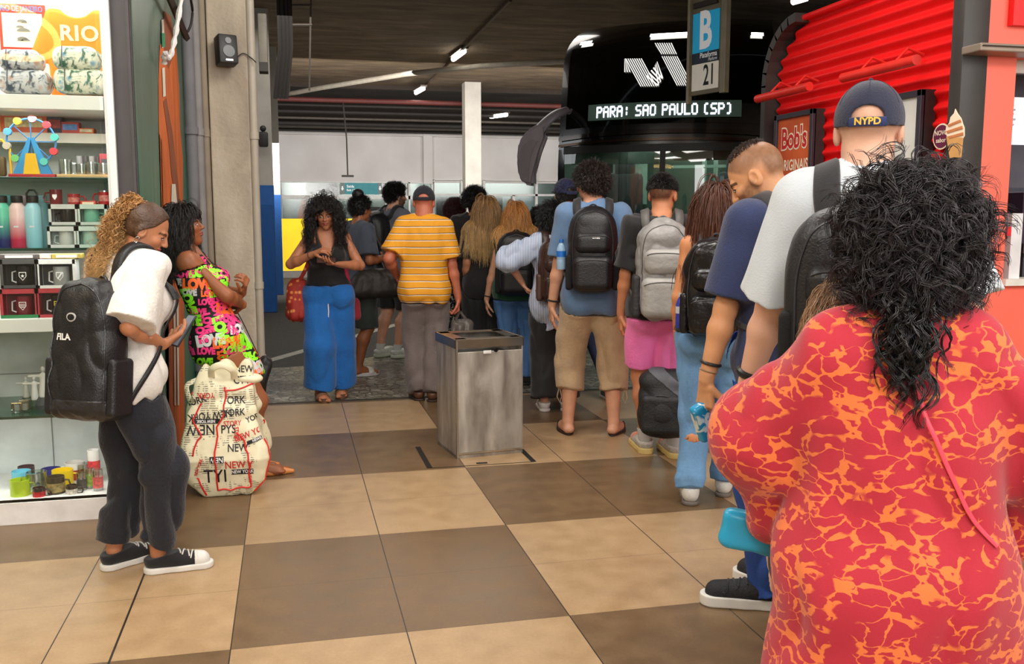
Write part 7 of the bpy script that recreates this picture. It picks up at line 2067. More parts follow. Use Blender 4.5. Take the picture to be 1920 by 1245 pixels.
for (t_, x, z, s_, w_, h_, rot) in (('NEW', -.04, .205, .035, .07, .034, PI), ('NEW YORK', .085, .137, .026, .11, .028, 0), ('NEW YORK', -.09, .40, .022, .14, .026, PI), ('NEWS', .16, .30, .02, .1, .02, .35)):
    me = bpy.data.meshes.new('r'); me.from_pydata([(-w_ / 2, -h_ / 2, 0), (w_ / 2, -h_ / 2, 0), (w_ / 2, h_ / 2, 0), (-w_ / 2, h_ / 2, 0)], [], [(0, 1, 2, 3)])
    bm_ = bmesh.new(); bm_.from_mesh(me); bmesh.ops.subdivide_edges(bm_, edges=bm_.edges, cuts=7, use_grid_fill=True); bm_.to_mesh(me); bm_.free()
    pm = project_mesh(me, frame((x, -.6, z), (1, 0, 0), (0, 0, 1)) @ Matrix.Rotation(rot, 4, 'Z'), bv, .0018, 1.2, .02, .06)
    if pm: kb_.append(pm)
    pm = project_mesh(text_mesh(t_, size=s_, bold=.0006, xs=.8), frame((x, -.6, z), (1, 0, 0), (0, 0, 1)) @ Matrix.Rotation(rot, 4, 'Z'), bv, .0028, 1.2, .02, .06)
    if pm: wl_.append(pm)
for nm, l_, m_ in (('black_lettering', bl_, ink), ('red_lettering', rl_, rdi), ('black_block', kb_, ink), ('reversed_lettering', wl_, wtx)):
    if l_: obj(nm, join_meshes(l_), m_, nyo)
fny = nyf
for pts in ([(-.045, -.2, 0.01), (-.045, -.2, .3), (-.02, -.2, .42), (.01, -.15, .60), (-.02, -.12, .66)], [(.125, -.2, .01), (.12, -.2, .2), (.10, -.2, .3), (.05, -.2, .36)], [(-.045, -.2, .012), (.04, -.2, .01), (.125, -.2, .012)], [(-.12, -.18, .56), (-.15, -.18, .42), (-.125, -.2, .35), (-.16, -.1, .2), (-.10, -.1, .02)], [(-.12, -.15, .62), (-.03, -.12, .655)], [(.0, -.12, .60), (.07, -.12, .585), (.15, -.1, .60)], [(.2, -.1, .3), (.2, -.1, .15), (.14, -.1, .02)]):
    P_ = catmull(pts, 6)
    for _ in range(5): P_ = P_ - (fny(P_) - .002)[:, None] * grad(fny, P_) * .7
    MB().tube(P_, .0045, 6).build('piping', mat('piping_red', (214, 40, 34), .5), bg)
for x_, r_ in ((-.145, .012), (.155, .010)): MB().ball((0, 0, 0), .001).mesh() if False else None
hp = [A(-.06, -.06, .62), A(-.05, -.10, .67), A(.0, -.11, .69), A(.05, -.10, .66), A(.055, -.07, .61)]
V, F = strap(hp, .035, .004, None, n=8, normal=(0, -1, .3)); obj('handle', mesh_np('h', V, F), n.m, bg)
hp = [A(-.14, .0, .60), A(-.19, -.02, .57), A(-.17, -.05, .50), A(-.15, -.08, .52)]
V, F = strap(hp, .03, .004, None, n=8, normal=(-.6, -1, .3)); obj('handle', mesh_np('h', V, F), n.m, bg)
V, F = surf(lambda p: ell(p, (.12, -.02, .60), (.075, .05, .03)) + .01 * noise(p, 20, 2), (0, -.12, .52), (.24, .08, .67), .005); obj('folded_corner', mesh_np('c', V, F), n.m, bg)

# ================================================================== 3 woman in blue trousers facing the camera
P = Person('woman with long dark curly hair in a black tank top and bright blue wide trousers', 1.57, (.29, 7.52), 180 - az(622), fem=True, dist=6.5, skin=(178, 116, 82), girth=1.10, z0=0,
           head=(-4, 10, 4), feet=((.075, .06, 14, 0), (-.085, -.10, 0, 0))[::-1], wr=(.065, .13, .735), wl=(-.055, .155, .685), er=(1, -.6, -.55), el=(-1, -.5, -.6),
           hand_r=dict(dir=(-.8, .5, .4), palm=(-.2, -.4, -.7), curl=.75, thumb=.5), hand_l=dict(dir=(.75, .6, .1), palm=(0, -.1, 1), curl=.55), hipg=1.02)
P.feet = P.feet
P.body(brows=(30, 20, 16), lips=(170, 80, 78))
def tk(p, d):
    q = (p - P.J['uch']) @ P.T; x = np.abs(q[:, 0]); z = q[:, 2]; return np.where(z > -.01, np.maximum(d, np.abs(x - .062) - .02), d)
P.pants(fab('trouser_blue', (18, 100, 176), bump=.4, bscale=60), hip=.066, knee=.072, hem=.078, length=.96, top=.048, wr=.010, wf=8, o=.013, st=(1.4, 1.4, .12))
P.top(fab('tank_black', (16, 15, 17)), name='tank_top', sleeve=None, hem=.02, neck=.055, neck_drop=.07, o=.009, straps=tk, wr=.006, under=P.f_pants)
MB().tube([P.J['pel'] + A(.0, .108, .07), P.J['pel'] + A(.005, .122, 0), P.J['pel'] + A(.0, .13, -.12), P.J['pel'] + A(.008, .13, -.19)], .005, 6).build('drawstring', fab('cord_white', (220, 222, 220)), P.root)
P.sandals(mat('cork_sole', (96, 66, 44), .7), mat('brown_strap', (110, 76, 52), .6), name='sandal', thick=.035, slide=True)
lim = None
P.hairmass(lambda p: P.f_haircap(p, .05, -.3, .27, vol=.02), (22, 17, 16), amp=.008, fr=24, st=(1, 1, 1))
long_hair(P, (24, 19, 18), .31, 1100, curl=(.010, 12), grav=.38, clear=.02, wander=.16, seg=30, bundle=(1, .005))
P.strands(P.scalp(500, None, 9)[0], P.scalp(500, None, 9)[1] + A(0, 0, .2), .14, seg=14, curl=(.012, 18), grav=.15, col=(26, 20, 18), wander=.2)
wristband(P, 'r', mat('bracelet_brown', (90, 62, 44), .5), name='bracelet')
ph = (P.J['wrl'] + P.J['wrr']) / 2 + A(.0, .06, -.005)
o = thing('smartphone', 'brown phone held flat by the woman in blue trousers', 'phone', P.world(ph), P.root.rotation_euler.z); MB().box((0, 0, 0), (.14, .07, .012), bev=.004, rot=Matrix.Rotation(R(-25), 3, 'X')).build('phone_body', mat('phone_brown', (74, 50, 44), .4), o)
n = NT('red_floral'); v = n.nt.nodes.new('ShaderNodeTexVoronoi'); v.inputs['Scale'].default_value = 22; n.L(n.tc.outputs['Object'], v.inputs['Vector'])
c = n.mix(n.step(v.outputs['Distance'], .34, .26), (150, 34, 22), (206, 120, 50)); c = n.mix(n.step(v.outputs['Distance'], .16, .1), c, (216, 170, 140)); n.color(c); n.rough(.7); rfl = n.m
bo, bf, c_, M_ = bag_sdf(P, 'tote_bag', 'red floral cloth tote at the side of the woman in blue trousers', 'bag', (.235, -.06, .79), (.085, .12, .17), rfl, rnd=.8)
cstrap(bo, 'strap', [P.J['shr'] + A(-.03, -.07, .0), P.J['shr'] + A(-.03, -.0, .035), P.J['shr'] + A(-.015, .06, -.06), P.J['shr'] + A(.03, .05, -.22), A(.23, .0, .92)], .03, rfl, normal=(0, 1, 0))
pk = fab('strap_pink', (176, 30, 66))
bo, bf, c_, M_ = bag_sdf(P, 'shoulder_bag', 'small crimson bag on a long pink strap beside the blue trousers', 'bag', (-.20, -.09, .70), (.05, .05, .09), fab('crimson', (130, 16, 30)), rnd=.8)
cstrap(bo, 'strap', [P.J['shl'] + A(.03, -.05, .01), P.J['shl'] + A(.025, .01, .037), P.J['shl'] + A(.01, .07, -.08), P.J['shl'] + A(-.02, .06, -.30), A(-.195, -.03, .80)], .03, pk, normal=(-.3, 1, 0))

# ================================================================== 4 person in slate shirt with dark duffel
def P0(px, Y): return (gy(px, 402, Y).x, Y)
P = Person('person in a slate grey T-shirt standing behind the woman in blue trousers', 1.62, P0(672, 8.6), -62, dist=8.5, skin='brown', head=(0, 5, 0), wr=(.09, .13, .66), er=(.3, -1, -.4), wl=(-.05, .13, .66), el=(-.4, -1, -.4), feet=((-.06, -.1, 0), (.05, .0, -8)))
P.body(); P.top(fab('slate', (70, 78, 92)), sleeve=.8, sl=(.042, .047), hem=-.06, loose=.08); P.pants(fab('dark_shorts', (52, 60, 54)), name='shorts', length=.5, hip=.062, hem=.056)
P.sandals(mat('slide_white', (214, 214, 208), .5), mat('slide_white', (214, 214, 208)), name='slide', slide=True, thick=.03)
short_hair(P, (20, 17, 16), .04, 900, thick=.05, curl=(.006, 30)); P.hairmass(lambda p: ell(p, P.J['hc'] + P.Hm @ A(0, -.2, .62) * P.hh, (.05, .05, .045)), (20, 17, 16), amp=.006, fr=30, st=(1, 1, 1), h=.006, name='hair_bun')
bo, bf, c_, M_ = bag_sdf(P, 'duffel_bag', 'dark brown duffel bag hanging behind the woman in blue trousers', 'bag', (.17, .05, .84), (.13, .24, .13), mat('duffel_brown', (50, 44, 38), .55, bump=.3), rnd=.7, tilt=rotz(R(-20)))
for dy in (-.1, .1): cstrap(bo, 'handle', [c_ + M_ @ A(0, -.12 + .02, .12), c_ + A(-.02, -.05, .28), c_ + A(-.02, .05, .28), c_ + M_ @ A(0, .12 - .02, .12)] if dy < 0 else [c_ + M_ @ A(.03, -.15, .10), P.J['shr'] + A(.03, -.02, .03), P.J['shr'] + A(.05, .05, -.02), c_ + M_ @ A(.03, .16, .10)], .03, mat('duffel_brown', (50, 44, 38)), normal=(1, 0, 0))

# ================================================================== 5 tall man, grey shirt, black shorts, backpack
P = Person('tall bearded man in grey shirt and black shorts, far in the queue', 1.77, P0(738, 9.65), -58, dist=9.6, skin='light', head=(-18, 4, 0), feet=((-.10, -.06, 0), (.10, .02, -20)), wr=(.07, .12, .60), wl=(-.08, .1, .58))
P.body(beard=.8); P.top(fab('grey_shirt', (104, 106, 116)), sleeve=.8, hem=-.06); P.pants(blackf, name='shorts', length=.47, hip=.062, hem=.058)
P.shoes(mat('runner_white', (206, 208, 200), .5, var=.15, scale=40), mat('runner_sole', (196, 200, 180), .5), name='running_shoe', big=1.12, lace=lace_w, thick=.035)
P.cloth('sock', lambda p: np.minimum(*[np.maximum(P.f_leg(p, k, .005), p[:, 2] - .14) for k in 'lr']), fab('sock_white', (206, 204, 198)), wr=0, h=.008)
short_hair(P, (24, 19, 17), .045, 1400, thick=.05, curl=(.008, 30), low=-.15)
backpack(P, 'bulky black backpack on the tall bearded man', nyl, nyl2, m_side=mesh_m, w=.165, hgt=.26, dep=.12, m_strap=strapm)

# ================================================================== 6 man in mustard striped shirt and cap
P = Person('older man in mustard striped shirt and backwards navy cap', 1.68, P0(795, 7.34), -az(795) - 2, dist=7.4, skin=(186, 108, 80), girth=1.10, belly=.9, neck=1.25, head=(0, 6, 0),
           feet=((-.07, .02, 14), (.07, -.03, -12)), wr=(.155, .0, .475), wl=(-.135, .07, .58), el=(-.6, -1, -.4), hand_r=dict(dir=(0, .05, -1), palm=(-1, 0, 0), curl=1.0))
P.body(redface=.35)
P.top(stripes_mat('mustard_stripe', (232, 160, 34), (240, 226, 196), .052, .13, w2=.05, c2=(120, 80, 60)), sleeve=.80, sl=(.039, .048), hem=-.065, loose=.095, neck=.036, o=.014, wr=.010, wf=8)
P.cloth('undershirt_collar', lambda p: np.maximum(P.f_neck(p, .006), np.abs(p[:, 2] - (P.J['nb'][2] + .028)) - .016), fab('white_cotton', (224, 222, 216)), wr=0)
P.pants(fab('grey_trouser', (112, 102, 98), bump=.4, bscale=70), hip=.061, knee=.05, hem=.046, length=1, wr=.012, wf=9, st=(1, 1, .6), o=.006)
P.shoes(mat('brown_leather', (92, 60, 42), .45), mat('brown_sole', (60, 42, 32), .7), name='leather_shoe', thick=.016)
ballcap(P, fab('cap_navy', (26, 26, 38)), rot=0, res=.006)
bo, bf, c_, M_ = bag_sdf(P, 'carrier_bag', 'dark translucent carrier bag held by the man in the striped shirt', 'bag', (.285, .02, .50), (.095, .06, .13), mat('bag_grey', (104, 98, 92), .3, alpha=.85, bump=.6, bscale=30), rnd=.8, wr=.012)
for s_ in (-.05, .05): cstrap(bo, 'handle', [c_ + A(s_, 0, .11), P.J['wrr'] + A(0.01, .0, -.10)], .02, mat('bag_grey', (104, 98, 92)), normal=(0, 1, 0))

# ================================================================== 7-9, 14 people deeper in the queue
P = Person('woman with short dark red hair and red sleeveless top deep in the queue', 1.60, P0(852, 9.3), -az(852) - 15, fem=True, dist=9.3, skin='dark', girth=1.15)
P.body(); P.top(fab('red_top', (176, 22, 40)), sleeve=None, hem=.02, neck=.045, o=.012, straps=lambda p, d: np.where((p[:, 2] > P.J['uch'][2]) , np.maximum(d, np.abs(p[:, 0]) - .115), d))
n = NT('bw_floral'); c = n.mix(n.step(n.noise(24, 4, None, 1.5), .56, .59), (22, 20, 22), (190, 188, 184)); n.color(c); n.rough(.8)
P.pants(n.m, name='skirt_trousers', hip=.075, knee=.07, hem=.075, length=.95); P.shoes(blk_shoe, mat('sole_dark', (40, 38, 36), .7))
short_hair(P, (66, 24, 26), .05, 1300, thick=.06, curl=(.007, 25))
P = Person('tall person in black with dark curly hair near the bus side of the queue', 1.70, P0(890, 8.9), -az(890), dist=8.9, skin='tan')
P.body(); P.top(fab('black_top2', (24, 22, 24)), sleeve=.9, hem=-.06); P.pants(blackf, hip=.064, knee=.05, hem=.045); P.shoes(blk_shoe, mat('sole_dark', (40, 38, 36)))
short_hair(P, (18, 15, 15), .06, 1500, thick=.07, curl=(.009, 25)); 
cl_ = MB().tube(catmull([P.J['nb'] + A(-.06, .03, .02), P.J['nb'] + A(0, -.065, .0), P.J['nb'] + A(.06, .03, .02)], 5), .006, 6).build('necklace', fab('white_cotton', (224, 222, 216)), P.root)
P = Person('woman in black with long ash blond hair seen from behind', 1.60, P0(912, 8.25), -az(912) + 6, fem=True, dist=8.3, skin='tan', girth=1.15, wr=None, feet=((-.09, 0, 5), (.09, 0, -5)))
P.body(); P.top(fab('black_top2', (24, 22, 24)), sleeve=.85, hem=-.08, loose=.09); P.pants(blackf, hip=.075, knee=.075, hem=.08, wr=.01); P.shoes(blk_shoe, mat('sole_dark', (40, 38, 36)))
P.hairmass(lambda p: P.f_haircap(p, .05, -.4, .30, vol=.02), (120, 88, 54), amp=.005, fr=30); long_hair(P, (142, 104, 64), .42, 1100, tips=(206, 170, 112), curl=(.004, 4), r=.0018, grav=.7, cvar=.45)
P = Person('woman in an emerald top and jeans with ginger blond hair and black backpack', 1.545, P0(968, 7.85), -az(968), fem=True, dist=7.9, skin='light', girth=1.12, feet=((-.06, -.06, 5), (.10, .0, -20)), wl=(-.165, .03, .47), hand_l=dict(dir=(0, .1, -1), palm=(1, .2, 0), curl=.4), z0=0)
P.body(); P.top(fab('emerald', (16, 74, 50)), sleeve=.2, sl=(.045, .05), hem=-.05, loose=.085); P.pants(denim('jeans_mid', (58, 92, 134)), name='jeans', hip=.066, knee=.046, hem=.042, length=1, wr=.010); P.shoes(blk_shoe, mat('sole_dark', (40, 38, 36)), ankle=.03)
P.hairmass(lambda p: P.f_haircap(p, .05, -.35, .30, vol=.02), (150, 92, 44), amp=.005, fr=30); long_hair(P, (176, 112, 54), .30, 1100, tips=(222, 172, 104), curl=(.005, 5), r=.0018, grav=.6, cvar=.4)
backpack(P, 'plain black backpack on the ginger blond woman', nyl, nyl2, m_side=mesh_m, w=.165, hgt=.26, dep=.09, m_strap=strapm, drop=.02); wristband(P, 'l', blackf, name='bracelet')
P = Person('person with short black hair and a pale green shirt, mostly hidden deep in the queue', 1.52, P0(1012, 9.0), -az(1012), dist=9, skin='tan')
P.body(); P.top(fab('pale_green', (110, 170, 150)), sleeve=.9, hem=-.06); P.pants(blackf); P.shoes(blk_shoe, white_sole); short_hair(P, (16, 15, 15), .05, 1100, thick=.06, curl=(.006, 20))
P = Person('man in a navy cap standing in front of the bus behind the blue polo shirt', 1.74, P0(1062, 7.2), -az(1062) + 28, dist=7.2, skin='tan', feet=((-.05, 0, 5), (.25, -.30, -10)))
P.body(); P.top(fab('navy_tee', (36, 40, 62)), sleeve=.9, hem=-.06); P.pants(denim('jeans_dark', (36, 50, 78)), name='jeans', hip=.062); P.shoes(blk_shoe, white_sole, name='sneaker')
short_hair(P, (24, 20, 18), .015, 800, thick=.012); ballcap(P, fab('cap_navy2', (30, 36, 74)), opening=True, res=.006)

# ================================================================== 11 striped shirt, brown backpack
P = Person('woman in a pale blue striped shirt and black trousers with brown leather backpack', 1.53, P0(1042, 6.72), -az(1040) + 4, fem=True, dist=6.8, skin='light', wl=(-.16, .06, .62), el=(-1, -.35, .1), feet=((-.085, .0, 5), (.085, 0, -5)), head=(-5, 8, 0))
P.body(); P.top(stripes_mat('blue_pinstripe', (206, 214, 228), (120, 146, 190), .012, .35, axis=0), name='striped_shirt', sleeve=1.25, sl=(.048, .056), rf=(.056, .05), hem=-.12, loose=.09, o=.014, wr=.012)
P.pants(blackf, hip=.068, knee=.06, hem=.07, length=.96, wr=.01); P.shoes(white_sole, white_sole, name='sneaker')
short_hair(P, (16, 14, 14), .09, 1500, thick=.06, curl=(.008, 14), grav=.35)
brl = mat('brown_leather2', (58, 38, 32), .35, bump=.25, bscale=90); backpack(P, 'brown leather backpack on the woman in the striped shirt', brl, mat('brown_trim', (84, 58, 48), .4), w=.14, hgt=.23, dep=.09, m_strap=brl, drop=.0)

# ================================================================== 12 blue polo man
P = Person('man in a faded blue polo, khaki cargo shorts and flip-flops with black backpack', 1.785, P0(1112, 5.93), -az(1112), dist=6.1, skin='light', head=(38, 4, 0), feet=((-.165, .0, 12), (.165, .0, -14)),
           wl=(-.15, .03, .475), wr=(.13, .10, .60), er=(.4, -1, -.3), hand_l=dict(dir=(0, .1, -1), palm=(1, .3, 0), curl=.4), girth=1.02)
P.body(beard=.3, redface=.1)
P.top(fab('polo_blue', (98, 128, 164), var=.15), name='polo_shirt', sleeve=.85, sl=(.038, .047), hem=-.075, loose=.084, o=.014, wr=.010, wf=9)
P.cloth('collar', lambda p: np.maximum(P.f_neck(p, .010), np.abs(p[:, 2] - (P.J['nb'][2] + .028 - .1 * (p[:, 1] - P.J['nb'][1]))) - .022), fab('polo_blue', (98, 128, 164)), wr=0, h=.006)
kh = fab('khaki', (186, 158, 122), var=.14, bump=.4, bscale=60)
P.pants(kh, name='cargo_shorts', length=.74, hip=.068, knee=.056, hem=.053, wr=.014, wf=8, st=(1, 1, .6), o=.008)
for k, sg in (('l', -1), ('r', 1)):
    kn = P.J['kn' + k]; V, F = surf(lambda p: rbox(p, kn + A(sg * .062, 0, .06), (.032, .07, .085), .028) + .006 * noise(p, 20, 1), kn - .25, kn + .25, .007); obj('cargo_pocket', mesh_np('c', V, F), kh, P.root)
    e = kn + A(sg * .075, -.06, -.19); MB().tube([e + A(0, 0, .02), e, e + A(-.01, 0, -.05), e + A(.008, 0, -.09), e + A(.02, 0, -.05), e + A(.01, 0, 0)], .004, 6).build('drawcord', kh, P.root)
P.sandals(mat('flop', (58, 44, 40), .7), mat('flop', (58, 44, 40))); wristband(P, 'l', blackf, w=.016)
short_hair(P, (38, 26, 20), .05, 1800, thick=.035, curl=(.006, 22), low=-.17)
backpack(P, 'black business backpack on the man in the blue polo', nyl, nyl2, m_side=mesh_m, w=.158, hgt=.265, dep=.115, m_strap=strapm, drop=.0, text=[('CLASSE', .014, .02, .085, metal, dict(bold=.0004))])
bottle_at(P, 'blue water bottle in the side pocket of the blue polo man backpack', P.J['chest'] + A(-.200, -.19, -.20), .03, .19, mat('bottle_clear', (170, 205, 235), .1, alpha=.7), mat('bottle_blue', (30, 110, 200), .4))

# ================================================================== 15 pink shorts
P = Person('person in a black T-shirt and bright pink shorts', 1.70, P0(1240, 5.32), -az(1240) + 4, dist=5.5, skin=(200, 132, 94), head=(-22, 4, 0), feet=((-.085, .06, 12), (.085, -.04, 12)),
           wl=(-.135, .03, .50), wr=(.12, .12, .62), er=(.6, -1, -.2), hand_l=dict(dir=(0, .1, -1), palm=(1, .2, 0), curl=.5))
P.body(stubble=((24, 18, 16), .75), beard=.7)
P.top(fab('black_tee', (24, 23, 26)), sleeve=.85, sl=(.041, .046), hem=-.03, loose=.078, o=.014, wr=.009)
P.pants(fab('pink', (248, 122, 190), var=.06, bump=.3, bscale=90), name='shorts', length=.42, hip=.067, hem=.060, wr=.010, wf=9, o=.008)
P.shoes(mat('knit_grey', (196, 190, 182), .8, var=.2, scale=60), mat('sole_yellow', (226, 200, 128), .5), name='sneaker', big=1.08, thick=.036, lace=fab('lace_peach', (240, 150, 120)))
P.cloth('sock', lambda p: np.minimum(*[np.maximum(P.f_leg(p, k, .006), p[:, 2] - .15) for k in 'lr']), fab('sock_grey', (186, 182, 178)), wr=0, h=.007)
short_hair(P, (22, 18, 17), .018, 2600, lim=lambda q: (q[:, 2] > .14), cap_=True, thick=-.005, low=.12, r=.0013)
ln = MB().tube(catmull([P.J['nb'] + A(-.06, .02, .03), P.J['nb'] + A(0, -.06, .01), P.J['nb'] + A(.06, .02, .03)], 5), .005, 6).build('lanyard', blackf, P.root)
gb1 = mat('ripstop_grey', (148, 146, 144), .5, var=.12, scale=30, bump=.4, bscale=40); gb2 = mat('ripstop_dark', (84, 82, 80), .5, var=.1)
backpack(P, 'grey hiking backpack on the person in pink shorts', gb1, gb2, w=.165, hgt=.285, dep=.125, style='hike', m_strap=gb2, m_side=mat('side_dark', (52, 52, 54), .6, bump=.4), drop=.035, wr=.012, m_pocket=mat('ripstop_mid', (166, 164, 160), .5, bump=.4, bscale=40))
tanm = fab('macrame', (206, 184, 148), bump=.9, bscale=60)
o = carried(P, 'rope_strap_bag', 'cream rope strap and woven pouch hanging down beside the grey backpack', 'bag', (.19, -.10, .62))
for dx in (0, .014): V, F = strap([P.J['shr'] + A(-.01 + dx, -.04, .04), P.J['shr'] + A(.0 + dx, -.13, -.06), A(.175 + dx, -.16, 1.16), A(.18 + dx, -.15, 1.02)], .012, .008, None, n=8, normal=(0, -1, 0)); cpart(o, 'rope', V, F, tanm)
V, F = surf(lambda p: cap(p, (.19, -.14, 1.04), (.185, -.12, .72), .022, .030) + .004 * noise(p, 40, 1), (.1, -.2, .64), (.27, -.05, 1.1), .005); cpart(o, 'pouch', V, F, tanm)
# black and grey bag hanging in front
Q_ = P.world((0, 0, 0)); c0 = gy(1252, 752, 5.05)
o = thing('duffel_bag', 'black and grey backpack hanging low by a long strap beside the pink shorts', 'bag', (c0.x, c0.y, c0.z - .21), R(-22))
dbm = mat('duffel_black', (34, 35, 38), .6, var=.15, scale=30, bump=.4, bscale=120); dbg = mat('duffel_grey', (92, 94, 102), .6)
fd_ = lambda p: smin(rbox(p, (-.01, 0, .20), (.155, .10, .20), .09), ell(p, (-.02, -.04, .16), (.14, .11, .16)), .03) + .006 * (.5 - np.abs(noise(p, 10, 2)) * 5)
V, F = surf(fd_, (-.22, -.2, -.03), (.22, .2, .45), .006); obj('main_compartment', mesh_np('d', V, F), dbm, o)
V, F = surf(lambda p: np.maximum(fd_(p) - .004, np.maximum(-(p @ A(.62, 0, .78) - .235), (p @ A(.62, 0, .78) - .30))), (-.24, -.2, -.03), (.24, .2, .46), .005, 2.0); obj('grey_panel', mesh_np('d', V, F), dbg, o)
V, F = surf(lambda p: np.maximum(rbox(p, (-.035, -.115, .15), (.115, .03, .11), .028) + .004 * noise(p, 30, 2), -1), (-.2, -.2, 0), (.2, 0, .3), .005); obj('front_pocket', mesh_np('d', V, F), dbm, o)
P_ = catmull([(-.13, -.13, .24), (-.06, -.15, .275), (.02, -.15, .265), (.08, -.13, .22)], 5)
for _ in range(4): P_ = P_ - (fd_(P_) - .002)[:, None] * grad(fd_, P_)
MB().tube(P_, .003, 5).build('zipper', nyl2, o)
MB().tube(catmull([(.06, 0, .38), (.07, 0, .42), (.10, 0, .43), (.12, 0, .39)], 5), .008, 6).build('top_handle', strapm, o)
top = P.world(P.J['shr'] + A(-.02, .0, .05)) - Vector(o.location); Rz = Matrix.Rotation(-o.rotation_euler.z, 4, 'Z')
tt = Rz @ top; wl_p = [tuple(tt), tuple(tt + Vector((.03, -.14, -.12))), tuple(Rz @ (gy(1288, 560, 5.1) - Vector(o.location))), tuple(Rz @ (gy(1277, 655, 5.08) - Vector(o.location))), (.06, -.02, .42)]
V, F = strap(wl_p, .028, .004, None, n=8, normal=(0, -1, 0)); obj('long_strap', mesh_np('s', V, F), fab('strap_greyblue', (62, 64, 72)), o)
b_ = Rz @ (gy(1277, 658, 5.07) - Vector(o.location)); MB().box(tuple(b_), (.045, .012, .022), bev=.003).build('buckle', mat('buckle', (24, 24, 26), .4), o)

# ================================================================== 16 woman in jeans with leather backpack
P = Person('woman with long brown hair, light jeans and black leather backpack stepping in the queue', 1.60, (2.06, 4.40), -az(1345) - 2, fem=True, dist=4.6, skin=(214, 144, 98), feet=((-.075, -.07, 8), (.10, .12, -5)), head=(0, 10, 0), pel=(.03, 0, 0), girth=1.05)
P.body(); P.top(fab('black_cami', (24, 22, 24)), name='camisole', sleeve=None, hem=.02, o=.01, neck=.06, straps=lambda p, d: np.where(p[:, 2] > P.J['uch'][2] - .05, np.maximum(d, np.abs(np.abs(p[:, 0] - P.J['nb'][0]) - .06) - .012), d))
P.pants(denim('jeans_light', (92, 132, 172)), name='jeans', hip=.064, knee=.044, hem=.040, length=.99, cuff=.004, wr=.011, wf=12, o=.006)
P.shoes(fab('shoe_white', (224, 222, 216)), mat('gum_grey', (120, 112, 104), .6), name='sneaker', thick=.02, lace=blackf, ankle=.01)
long_hair(P, (84, 46, 30), .5, 1200, tips=(122, 70, 44), curl=(.004, 3), r=.0016, grav=.7); P.hairmass(lambda p: P.f_haircap(p, .05, -.35, .30, vol=.02), (70, 40, 28), amp=.005, fr=30)
leat = mat('leather_black', (22, 21, 23), .28, var=.15, bump=.45, bscale=35)
backpack(P, 'glossy black leather backpack on the woman in light jeans', leat, nyl2, w=.150, hgt=.235, dep=.09, m_strap=fab('strap_greyblue', (62, 64, 72)), style='std', m_side=leat, drop=.0, wr=.008)
bottle_at(P, 'small blue water bottle in the side pocket of the leather backpack', P.J['chest'] + A(-.16, -.17, -.27), .026, .17, mat('bottle_bluegl', (50, 70, 190), .1, alpha=.75), mat('bottle_cap_w', (200, 205, 220), .4))

# ================================================================== 17 man in navy polo looking down
P = Person('man with shaved fade haircut in a navy polo, jeans and running shoes', 1.75, (1.755, 3.12), -az(1430) + 42, dist=3.4, skin=(216, 156, 112), head=(38, 36, 0), feet=((-.10, -.02, 52), (.07, .05, 10)),
           wl=(-.155, .055, .487), el=(-.5, -1, 0), wr=(.12, .12, .60), hand_l=dict(dir=(.10, .15, -1), palm=(1, .2, 0), curl=.85, thumb=.5), girth=1.0, kl=(-.6, .6, 0), twist=0, lean=4, hscale=1.05)
P.body(stubble=((70, 50, 42), .6), beard=.5, brows=(36, 24, 20))
short_hair(P, (58, 42, 36), .006, 1200, lim=lambda q: (q[:, 2] > .38) & (q[:, 1] < .16), cap_=False, r=.0007, bundle=(2, .003))
nv = fab('navy_polo', (44, 56, 96), var=.12, bump=.3, bscale=180)
P.top(nv, name='polo_shirt', sleeve=.86, sl=(.038, .048), hem=-.075, loose=.082, o=.015, wr=.010, wf=9)
P.cloth('collar', lambda p: np.maximum(P.f_neck(p, .011), np.abs(p[:, 2] - (P.J['nb'][2] + .026 - .1 * (p[:, 1] - P.J['nb'][1]))) - .020), nv, wr=0, h=.005)
P.pants(denim('jeans_navy', (30, 62, 128)), name='jeans', hip=.062, knee=.046, hem=.044, length=1, wr=.012, wf=10)
P.shoes(mat('runner_black', (30, 30, 36), .7, var=.2, scale=90, bump=.5, bscale=200), white_sole, name='running_shoe', big=1.1, thick=.042, lace=blackf, ankle=.006)
wristband(P, 'l', fab('bracelet_cord', (150, 120, 90)), t=.10, w=.008, name='bracelet'); wristband(P, 'l', mat('bracelet_dark', (40, 38, 40), .4), t=.18, w=.016, name='bracelet')
o = backpack(P, 'black backpack worn by the man in the navy polo', nyl, nyl2, m_side=mesh_m, w=.13, hgt=.20, dep=.05, m_strap=fab('strap_charcoal', (56, 54, 58)), drop=.03, strapw=.07)
hp = P.J['wrl'] + A(.0, .03, -.13)
o = thing('tissue_packet', 'turquoise and white packet gripped in the hand of the navy polo man', 'packet', P.world(hp), P.root.rotation_euler.z); o.rotation_euler = (R(10), R(-28), P.root.rotation_euler.z)
n = NT('packet_teal'); c = n.mix(n.step(n.noise(16, 2, None, 1), .52, .56), (40, 150, 200), (222, 238, 244)); n.color(c); n.rough(.25)
V, F = surf(lambda p: rbox(p, (0, 0, -.04), (.035, .022, .08), .015) + .004 * noise(p, 40, 1), (-.06, -.05, -.14), (.06, .05, .06), .004); obj('wrapper', mesh_np('w', V, F), n.m, o)

